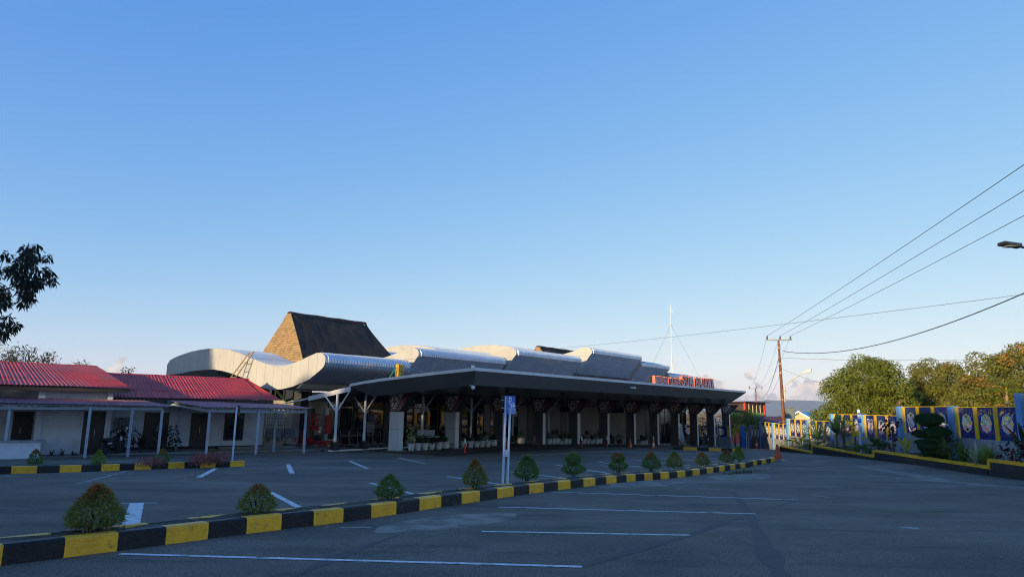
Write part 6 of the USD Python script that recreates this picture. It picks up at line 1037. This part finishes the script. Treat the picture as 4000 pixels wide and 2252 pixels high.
for p, q in (((-.4, 0, 2.4), (1.75, -.3, 3.45)), ((-.3, 0, 2.9), (2.0, -.3, 3.85)), ((-.3, 0, 3.2), (1.85, -.3, 4.15)), ((-.4, .1, 2.0), (1.6, -.3, 2.85))):
    q = np.array(q); p = np.array(p); t.part('branch', MB().tube([p, p * .5 + q * .5 + [0, 0, .12], q], [.04, .022, .008], 5), m['bark_dark'])
    for k in range(5): s = rg.uniform(.45, .95); b = p * (1 - s) + q * s; t.part('twig', MB().tube([b, b + rg.normal(0, .22, 3) + [0, 0, .12]], [.008, .004], 4), m['bark_dark'])
# bamboo and small trees behind the left roof
for i, (x, y, zt, s, lab) in enumerate(((-38.0, 50, 5.6, 1.5, 'dry pinkish bamboo clump behind the left red roof, leftmost'), (-35.4, 50, 5.3, 1.4, 'bamboo clump with thin arching canes behind the left red roof'))):
    rg = np.random.default_rng(60 + i); h0 = gz(x, y); t = T('bamboo', lab, 'bamboo', (x, y, h0)); P, D = [], []; H_ = zt - h0
    for k in range(34):
        a = rg.uniform(0, 2 * PI); b = np.array([rg.normal(0, .3), rg.normal(0, .3), 0]); l = H_ * rg.uniform(.95, 1.36); o = rg.uniform(.5, 1.7) * s; q = np.linspace(0, 1, 9)[:, None]; p = b + np.c_[math.cos(a) * o * q ** 2, math.sin(a) * o * q ** 2, l * (q - .22 * q ** 4)]; t.part('cane', MB().tube(p, np.linspace(.02, .006, 9), 4), m['bamboo'])
        for j in range(60): f = rg.uniform(.45, 1); c = np.array([np.interp(f, q[:, 0], p[:, d]) for d in range(3)]); P.append(c + rg.normal(0, .18, 3)); D.append(rg.normal(0, .6, 3) + [0, 0, -.4])
    V, F = leaves(P, D, rg.normal(0, 1, (len(P), 3)), .30, .07, .1, .1); t.part('leaf_mass', MB().add(V, F), m['lf_bamboo'])
for i, (x, y, s, lf, lab) in enumerate(((-34.2, 55, .85, 'lf_tree', 'small green tree top showing above the left red roof'), (-31.2, 56, .55, 'lf_tree_b', 'smaller tree top showing left of the cloud above the roof'), (-33.0, 52, .7, 'lf_bamboo', 'sparse dry bush top above the left roof ridge'))):
    h0 = gz(x, y); H_ = 4.75 - h0 - (.2 if i else 0); rg = np.random.default_rng(80 + i); tree('small_tree', lab, x, y, [(np.array([rg.uniform(-1, 1) * s, rg.uniform(-1, 1) * s, H_ - rg.uniform(0, 1.2) * s]), .4 * s) for _ in range(14)], 120, .26, .09, lf, [([(0, 0, 0), (0, 0, H_ - .3)], [.1, .04])], 'bark', seed=90 + i)
# far trees seen through the colonnade and behind the gate
rg = np.random.default_rng(31); x, y = 29.4, 86.; h0 = gz(x, y); cl = dome_clumps(rg, (0, 0, 1.7 - h0 - 1.7), (2.3, 1.8, 1.9), 40, .6)
tree('bushy_tree', 'rounded green tree behind the gate and the farther power pole', x, y, cl, 200, .28, .11, 'lf_tree', [([(0, 0, -.2), (0, 0, 2.)], [.2, .12])], seed=33)
x, y = 27.0, 83.5; rg = np.random.default_rng(34); tree('bush', 'bright yellow green bush glowing behind the cross fence', x, y, [(np.array([rg.uniform(-1.4, 1.4), rg.uniform(-.5, .5), 1.5 + rg.uniform(-.6, 1.1)]), .5) for _ in range(12)], 120, .3, .10, 'lf_yellow', [([(0, 0, 0), (0, 0, 1.4)], [.1, .06])], seed=35)
for i, (x, y, s, lf) in enumerate(((33.5, 122, 2.6, 'lf_fardry'), (29.5, 118, 2.2, 'lf_fardry'), (37.5, 125, 2.4, 'lf_fardry'), (41, 120, 2.2, 'lf_tree'), (36.2, 112, 1.6, 'lf_tree'), (26.0, 120, 2.2, 'lf_tree_b'), (45.5, 128, 2.6, 'lf_fardry'), (50.5, 124, 2.2, 'lf_tree'))):
    h0 = gz(x, y); H_ = max(2.5, (1.3 if i < 6 else -.4) - h0); rg = np.random.default_rng(140 + i); tree('far_tree', 'dry brownish tree seen far off, number %s from the left beyond the colonnade' % ['third', 'second', 'fourth', 'sixth', 'fifth', 'first', 'seventh', 'eighth'][i] if lf == 'lf_fardry' else 'green tree seen far off, %s from the left beyond the colonnade' % ['third', 'second', 'fourth', 'sixth', 'fifth', 'first', 'seventh', 'eighth'][i], x, y, [(np.array([rg.uniform(-1, 1) * s, rg.uniform(-1, 1) * s, H_ - rg.uniform(0, .75) * H_]), .42 * s) for _ in range(16)], 90, .42, .15, lf, [([(0, 0, -.1), (0, 0, H_ * .7)], [.15, .08])], seed=150 + i)
# houses
HR = T('house', 'red framed two storey house with rows of windows behind the gate tree', 'house', (35.2, 99.5, 0), 35); zb = gz(35.2, 99.5)
HR.part('wall', MB().box(-2.2, 2.2, 0, 4, zb - .5, 1.15), m['house_red']); HR.part('spandrel', MB().box(-2.24, 2.24, -.04, 4, 1.15, 1.62), m['house_green']); HR.part('band', MB().box(-2.28, 2.28, -.08, 4.1, 1.0, 1.15), m['house_red']); HR.part('interior', MB().box(-2.1, 2.1, .25, 3.9, 1.6, 3.0), m['dark_brown'])
for k, x in enumerate(np.linspace(-2.2, 2.2, 6)): HR.part('mullion', MB().box(x - .06, x + .06, -.02, .1, 1.62, 2.9), m['house_cream'])
for k, y in enumerate(np.linspace(.1, 3.9, 6)): HR.part('mullion', MB().box(2.12, 2.24, y - .07, y + .07, 1.62, 2.9), m['house_cream'])
for x, y in ((-2.25, 0), (2.25, 0), (2.25, 4)): HR.part('corner_post', MB().box(x - .13, x + .13, y - .13, y + .13, zb, 3.0), m['house_red'])
HR.part('beam', MB().box(-2.3, 2.3, -.1, .1, 2.9, 3.08).box(2.15, 2.35, -.1, 4.1, 2.9, 3.08), m['house_red'])
for x0 in np.linspace(-2.1, 1.32, 5): HR.part('window', MB().box(x0 + .02, x0 + .8, .04, .06, 1.64, 2.88), m['glass'])
HR.part('roof', MB().hexa([(-2.9, -.6, 3.08), (2.9, -.6, 3.08), (2.9, 4.6, 3.0), (-2.9, 4.6, 3.0), (-2.9, -.6, 3.16), (2.9, -.6, 3.16), (2.9, 4.6, 3.1), (-2.9, 4.6, 3.1)]), m['roof_maroon'])
def gable_house(name, label, cx, cy, rot, w, d, ze, zr, wall, roofm, trim):
    h = T('house', label, 'house', (cx, cy, 0), rot); zb = gz(cx, cy) - 1; h.part('wall', MB().add([(-w / 2, -d / 2, zb), (w / 2, -d / 2, zb), (w / 2, d / 2, zb), (-w / 2, d / 2, zb), (-w / 2, -d / 2, ze), (w / 2, -d / 2, ze), (w / 2, d / 2, ze), (-w / 2, d / 2, ze), (-w / 2, 0, zr - .05), (w / 2, 0, zr - .05)], [(0, 1, 5), (0, 5, 4), (1, 2, 6), (1, 6, 5), (2, 3, 7), (2, 7, 6), (3, 0, 4), (3, 4, 7), (4, 8, 7), (5, 6, 9)]), m[wall])
    for s in (-1, 1): h.part('roof_slope', MB().slab(*[(x, y, z) for x, y, z in ([(-w / 2 - .4, -d / 2 - .5, ze - .18), (w / 2 + .4, -d / 2 - .5, ze - .18), (w / 2 + .4, 0, zr), (-w / 2 - .4, 0, zr)] if s < 0 else [(w / 2 + .4, d / 2 + .5, ze - .18), (-w / 2 - .4, d / 2 + .5, ze - .18), (-w / 2 - .4, 0, zr), (w / 2 + .4, 0, zr)])], .05), m[roofm])
    for sx in (-1, 1):
        for s in (-1, 1): h.part('barge_board', MB().bar((sx * (w / 2 + .42), s * (d / 2 + .5), ze - .2), (sx * (w / 2 + .42), 0, zr + .02), .05, .16), m[trim])
    for x in (-w / 4, w / 4): h.part('window', MB().box(x - .5, x + .5, -d / 2 - .02, -d / 2, ze - 1.5, ze - .5), m['glass'])
    return h
gable_house('house', 'house with a bright blue metal roof and white barge boards behind the fence', 33.2, 76.5, 14, 2.2, 7.5, .45, 1.78, 'house_cream', 'roof_blue', 'sign_white')
gable_house('house', 'house with a low maroon roof beside the taller power pole', 32.2, 88, 5, 3.4, 6, .1, 1.2, 'house_cream', 'roof_maroon', 'roof_maroon')
gable_house('house', 'salmon walled house seen through the fence panels', 25.2, 45, 7, 3.0, 9, .75, 1.25, 'house_pink', 'roof_maroon', 'off_white')
gable_house('house', 'red brown shed seen through the nearest fence medallions', 24.2, 34.0, 7, 2.4, 3.0, .75, 1.2, 'rust', 'rust', 'rust')
gable_house('house', 'pale walled house seen through the far fence panels', 27.6, 56.5, 7, 3.0, 7, -.1, .3, 'house_cream', 'rust', 'off_white')
BX = T('sign_box', 'weathered grey sign box on a post behind the fence', 'sign', (26.7, 66, 0), 8); BX.part('face', MB().box(-.36, .36, -.06, -.05, .95, 2.05), m['poster_pale']); BX.part('casing', MB().box(-.45, .45, -.05, .25, .85, 2.15, .02), m['box_grey']); BX.part('post', MB().bar((0, .1, gz(26.7, 66) - .2), (0, .1, .9), .14), m['rust']); BX.part('side_trim', MB().box(.452, .47, -.06, .26, .85, 2.16), m['fence_blue'])
# ---- power poles, street lamps, mast, wires
def power_pole(x, y, ztop, label, arm=1.15, lean=.012):
    zg = gz(x, y); t = T('power_pole', label, 'power pole', (x, y, 0)); H_ = ztop - zg; mid = zg + H_ * .45
    t.part('shaft', MB().tube([(lean * H_, 0, zg - .5), (lean * H_ * .5, 0, mid), (0, 0, ztop)], [.17, .145, .085], 12), m['rust'], 40)
    for z in (mid, ztop - .75, ztop - 2.2, ztop - 3.0): t.part('clamp', MB().tube([(lean * (ztop - z), 0, z - .05), (lean * (ztop - z), 0, z + .05)], .15, 10), m['galv'])
    t.part('cross_arm', MB().bar((-arm, -.14, ztop - .06), (arm, -.14, ztop - .02), .09, .1), m['galv']); t.part('brace', MB().bar((.42, -.14, ztop - .05), (.04, -.1, ztop - .75), .04), m['galv'])
    for dx in (-arm + .08, .1, arm - .1): t.part('insulator', MB().lathe([(.03, 0), (.06, .02), (.075, .1), (.06, .16), (.08, .2), (.055, .3), (.03, .33), (0, .33)], 10, (dx, -.14, ztop - .0)), m['ceramic'], 40)
    return t
power_pole(24.4, 62, 8.2, 'tall rusty steel power pole with a cross arm behind the fence'); power_pole(40.6, 114, 5.6, 'farther smaller power pole behind the gate tree')
SL = T('street_lamp', 'street lamp on a slanted arm fixed to the tall power pole', 'street lamp', (24.45, 61.8, 0)); SL.part('arm', MB().tube([(.1, -.15, 2.6), (.12, -.15, 3.7), (.2, -.2, 4.1), (.5, -.5, 4.4), (1.35, -1.4, 5.15)], .045, 8), m['lamp_pale'], True); SL.part('clamp', MB().box(-.05, .2, -.2, .05, 3.55, 3.62).box(-.05, .2, -.2, .05, 2.8, 2.87), m['galv']); SL.part('head', MB().hexa([(1.28, -1.5, 5.05), (1.4, -1.34, 5.06), (1.98, -1.75, 5.36), (1.84, -1.95, 5.35), (1.28, -1.5, 5.18), (1.4, -1.34, 5.19), (1.95, -1.78, 5.50), (1.82, -1.92, 5.50)]), m['lamp_pale']); SL.part('lens', MB().hexa([(1.6, -1.75, 5.12), (1.74, -1.6, 5.13), (1.95, -1.75, 5.25), (1.82, -1.92, 5.25), (1.58, -1.76, 5.21), (1.74, -1.58, 5.22), (1.97, -1.76, 5.36), (1.83, -1.94, 5.35)]), m['flood_white'])
NL = T('street_lamp', 'dark flat LED street lamp head reaching in at the right edge', 'street lamp', (13.6, 15, gz(13.6, 15))); zl = -gz(13.6, 15)
NL.part('pole', MB().tube([(0, 0, -.3), (0, 0, 5.0 + zl)], [.09, .055], 10), m['lamp_dark'], True); NL.part('arm', MB().tube([(0, 0, 4.9 + zl), (-.9, 0, 5.15 + zl), (-2.12, 0, 5.39 + zl)], .028, 8), m['lamp_dark'], True)
NL.part('head', MB().hexa([(-2.10, -.08, 5.36 + zl), (-2.10, .10, 5.36 + zl), (-2.5, .16, 5.43 + zl), (-2.48, -.12, 5.43 + zl), (-2.10, -.07, 5.45 + zl), (-2.10, .08, 5.45 + zl), (-2.52, .12, 5.49 + zl), (-2.5, -.1, 5.49 + zl)]), m['lamp_dark']); NL.part('lens', MB().box(-2.44, -2.18, -.07, .09, 5.375 + zl, 5.40 + zl), m['box_grey'])
MS = T('antenna_mast', 'slim pale lattice antenna mast with guy wires behind the terminal', 'mast', (22.4, 95, 0)); MS.part('mast', MB().tube([(0, 0, 4), (0, 0, 9)], .06, 6).tube([(0, 0, 9), (0, 0, 13.5)], .045, 6).tube([(0, 0, 13.5), (0, 0, 16.5)], .035, 6), m['mast']); MS.part('base_pole', MB().tube([(0, 0, gz(22.4, 95)), (0, 0, 4)], .12, 6), m['mast'])
for z in (6.3, 8.6, 11.5, 13.6): MS.part('collar', MB().tube([(0, 0, z - .06), (0, 0, z + .06)], .17, 8), m['mast'])
MS.part('crossbar', MB().bar((-.25, 0, 15.5), (.25, 0, 15.5), .05).bar((.2, 0, 15.2), (.2, 0, 15.8), .04), m['mast'])
for x, z in ((-4.6, 4.2), (5.2, 3.6)): MS.part('guy_wire', MB().tube([(0, 0, 13.6), (x, 0, z)], .012, 3), m['wire'])
def wire(label, pts, r, mat='wire', sag=None, name='power_line'):
    p = catenary(pts[0], pts[1], sag, 30) if sag is not None else np.array(pts); return obj(name, MB().tube(p, r * .72, 5), m[mat], label, 'cable')
wire('uppermost of three bare wires running from the tall pole to the upper right', [(23.3, 61.86, 8.5), (8.7, -8, 8.8)], .016, 'wire', .25); wire('middle of three bare wires running from the tall pole to the upper right', [(24.5, 61.86, 8.52), (9.75, -8, 8.75)], .016, 'wire', .25); wire('lowest of three bare wires running from the tall pole to the upper right', [(25.45, 61.86, 8.55), (11.4, -8, 8.7)], .016, 'wire', .25)
q = np.polyfit([62, 50, 28, 12], [7.17, 5.95, 6.6, 8.6], 2); Y = np.linspace(62, 8, 40); q = np.polyfit([62, 49, 28], [7.17, 6.0, 6.65], 2); wire('thick black cable sagging from the tall pole towards the right edge', np.c_[24.72 + (Y - 62) * (24.72 - 21.34) / (62 - 27.93), Y, np.polyval(q, Y)], .035, 'cable')
wire('thin cable running from the tall pole behind the tree tops', [(24.5, 62, 6.57), (45., 54, 6.5)], .018, 'wire', .35); wire('thin cable dropping from the tall pole to the broad tree', [(24.6, 62, 5.55), (27.3, 57, 3.7)], .016, 'wire', .12)
wire('long thin wire crossing from the terminal roof to the right edge', [(4.75, 66, 7.5), (24.5, 28.5, 7.1)], .014, 'wire', .15)
for i, (dx, a) in enumerate(((-1.07, 'left'), (.1, 'middle'), (1.05, 'right'))): wire('bare wire between the two power poles, %s one' % a, [(24.4 + dx, 62, 8.45), (40.6 + dx, 114, 5.9)], .014, 'wire', 1.1)
wire('thick black cable looping between the two power poles', [(24.5, 62, 7.1), (40.7, 114, 4.6)], .03, 'cable', 2.0); wire('thin lower cable looping between the two power poles', [(24.5, 62, 5.4), (40.7, 114, 4.0)], .014, 'wire', 1.6)
for i, (p, q, s) in enumerate((((40.6, 114, 4.4), (58., 104, 3.4), .5), ((40.6, 114, 4.1), (60., 100, 1.6), .8))): wire('faint service cable leaving the farther pole to the right, %s one' % ('upper', 'lower')[i], [p, q], .015, 'wire', s)
# ---- trees behind the viewer that throw the evening shade over the car park
rg = np.random.default_rng(77); dirv = np.array([.66, .75]) / math.hypot(.66, .75); perp = np.array([dirv[1], -dirv[0]])
SHADE = [(-58, 20), (-54, 19.5), (-50, 19.5), (-46.3, 19), (-42.4, 15.4), (-38.8, 13.3), (-35.3, 13.2), (-31.4, 15.9), (-28, 17.2), (-24, 17.4), (-20, 17.2), (-16, 17), (-12, 17.2), (-8, 17.2), (-4, 17), (0, 16.8), (4, 16.5), (8, 16), (12, 16), (16, 16), (20, 16)]
for i, (qq, H_) in enumerate(SHADE):
    p = dirv * (-60 + rg.uniform(-.5, .5)) + perp * qq; x, y = p; h0 = gz(x, y); H_ = H_ - h0
    cl = [(np.array([perp[0] * a + dirv[0] * b, perp[1] * a + dirv[1] * b, z]), np.array([1., 1., .75]) * .95) for a, b, z in [(rg.uniform(-2.4, 2.4), rg.uniform(-1.6, 1.6), H_ - .7 - 8 * rg.random() ** 1.3) for _ in range(70)]]
    tree('shade_tree', ['leftmost', 'second', 'third', 'fourth', 'fifth', 'sixth', 'seventh', 'eighth', 'ninth', 'tenth', 'eleventh', 'twelfth', 'thirteenth', 'fourteenth', 'fifteenth', 'sixteenth', 'seventeenth', 'eighteenth', 'nineteenth', 'twentieth', 'last'][i] + ' tree of the dense row standing behind the viewer', x, y, cl, 110, .55, .3, 'lf_tree', [([(0, 0, -.2), (0, 0, H_ - 1.5)], [.3, .12])], seed=200 + i, group='row of trees behind the viewer')
p = dirv * -67 - perp * 17; HB = T('warehouse', 'long plain warehouse behind the row of trees behind the viewer', 'building', (p[0], p[1], 0), math.degrees(math.atan2(perp[1], perp[0]))); HB.part('wall', MB().box(-46, 46, -6, 3, -1, 12.2), m['wall_grey']); HB.part('roof', MB().hexa([(-46.5, -6.5, 12.2), (46.5, -6.5, 12.2), (46.5, 3.5, 12.2), (-46.5, 3.5, 12.2), (-46.5, -1.6, 12.9), (46.5, -1.6, 12.9), (46.5, -1.4, 12.9), (-46.5, -1.4, 12.9)]), m['rust'])
# ---- air
hz_ = MB().box(-16500, 16500, -16500, 16500, -140, 215)
hm = usdkit.material(stage, '/World/Looks/haze_air', {'v': ('principled_volume', {'color': (.78, .87, 1.0), 'density': 6.5e-5, 'anisotropy': .2})}, [], volume='v.volume')
obj('haze', hz_, hm, 'pale distant haze over the plain and hills', 'haze', kind='stuff')
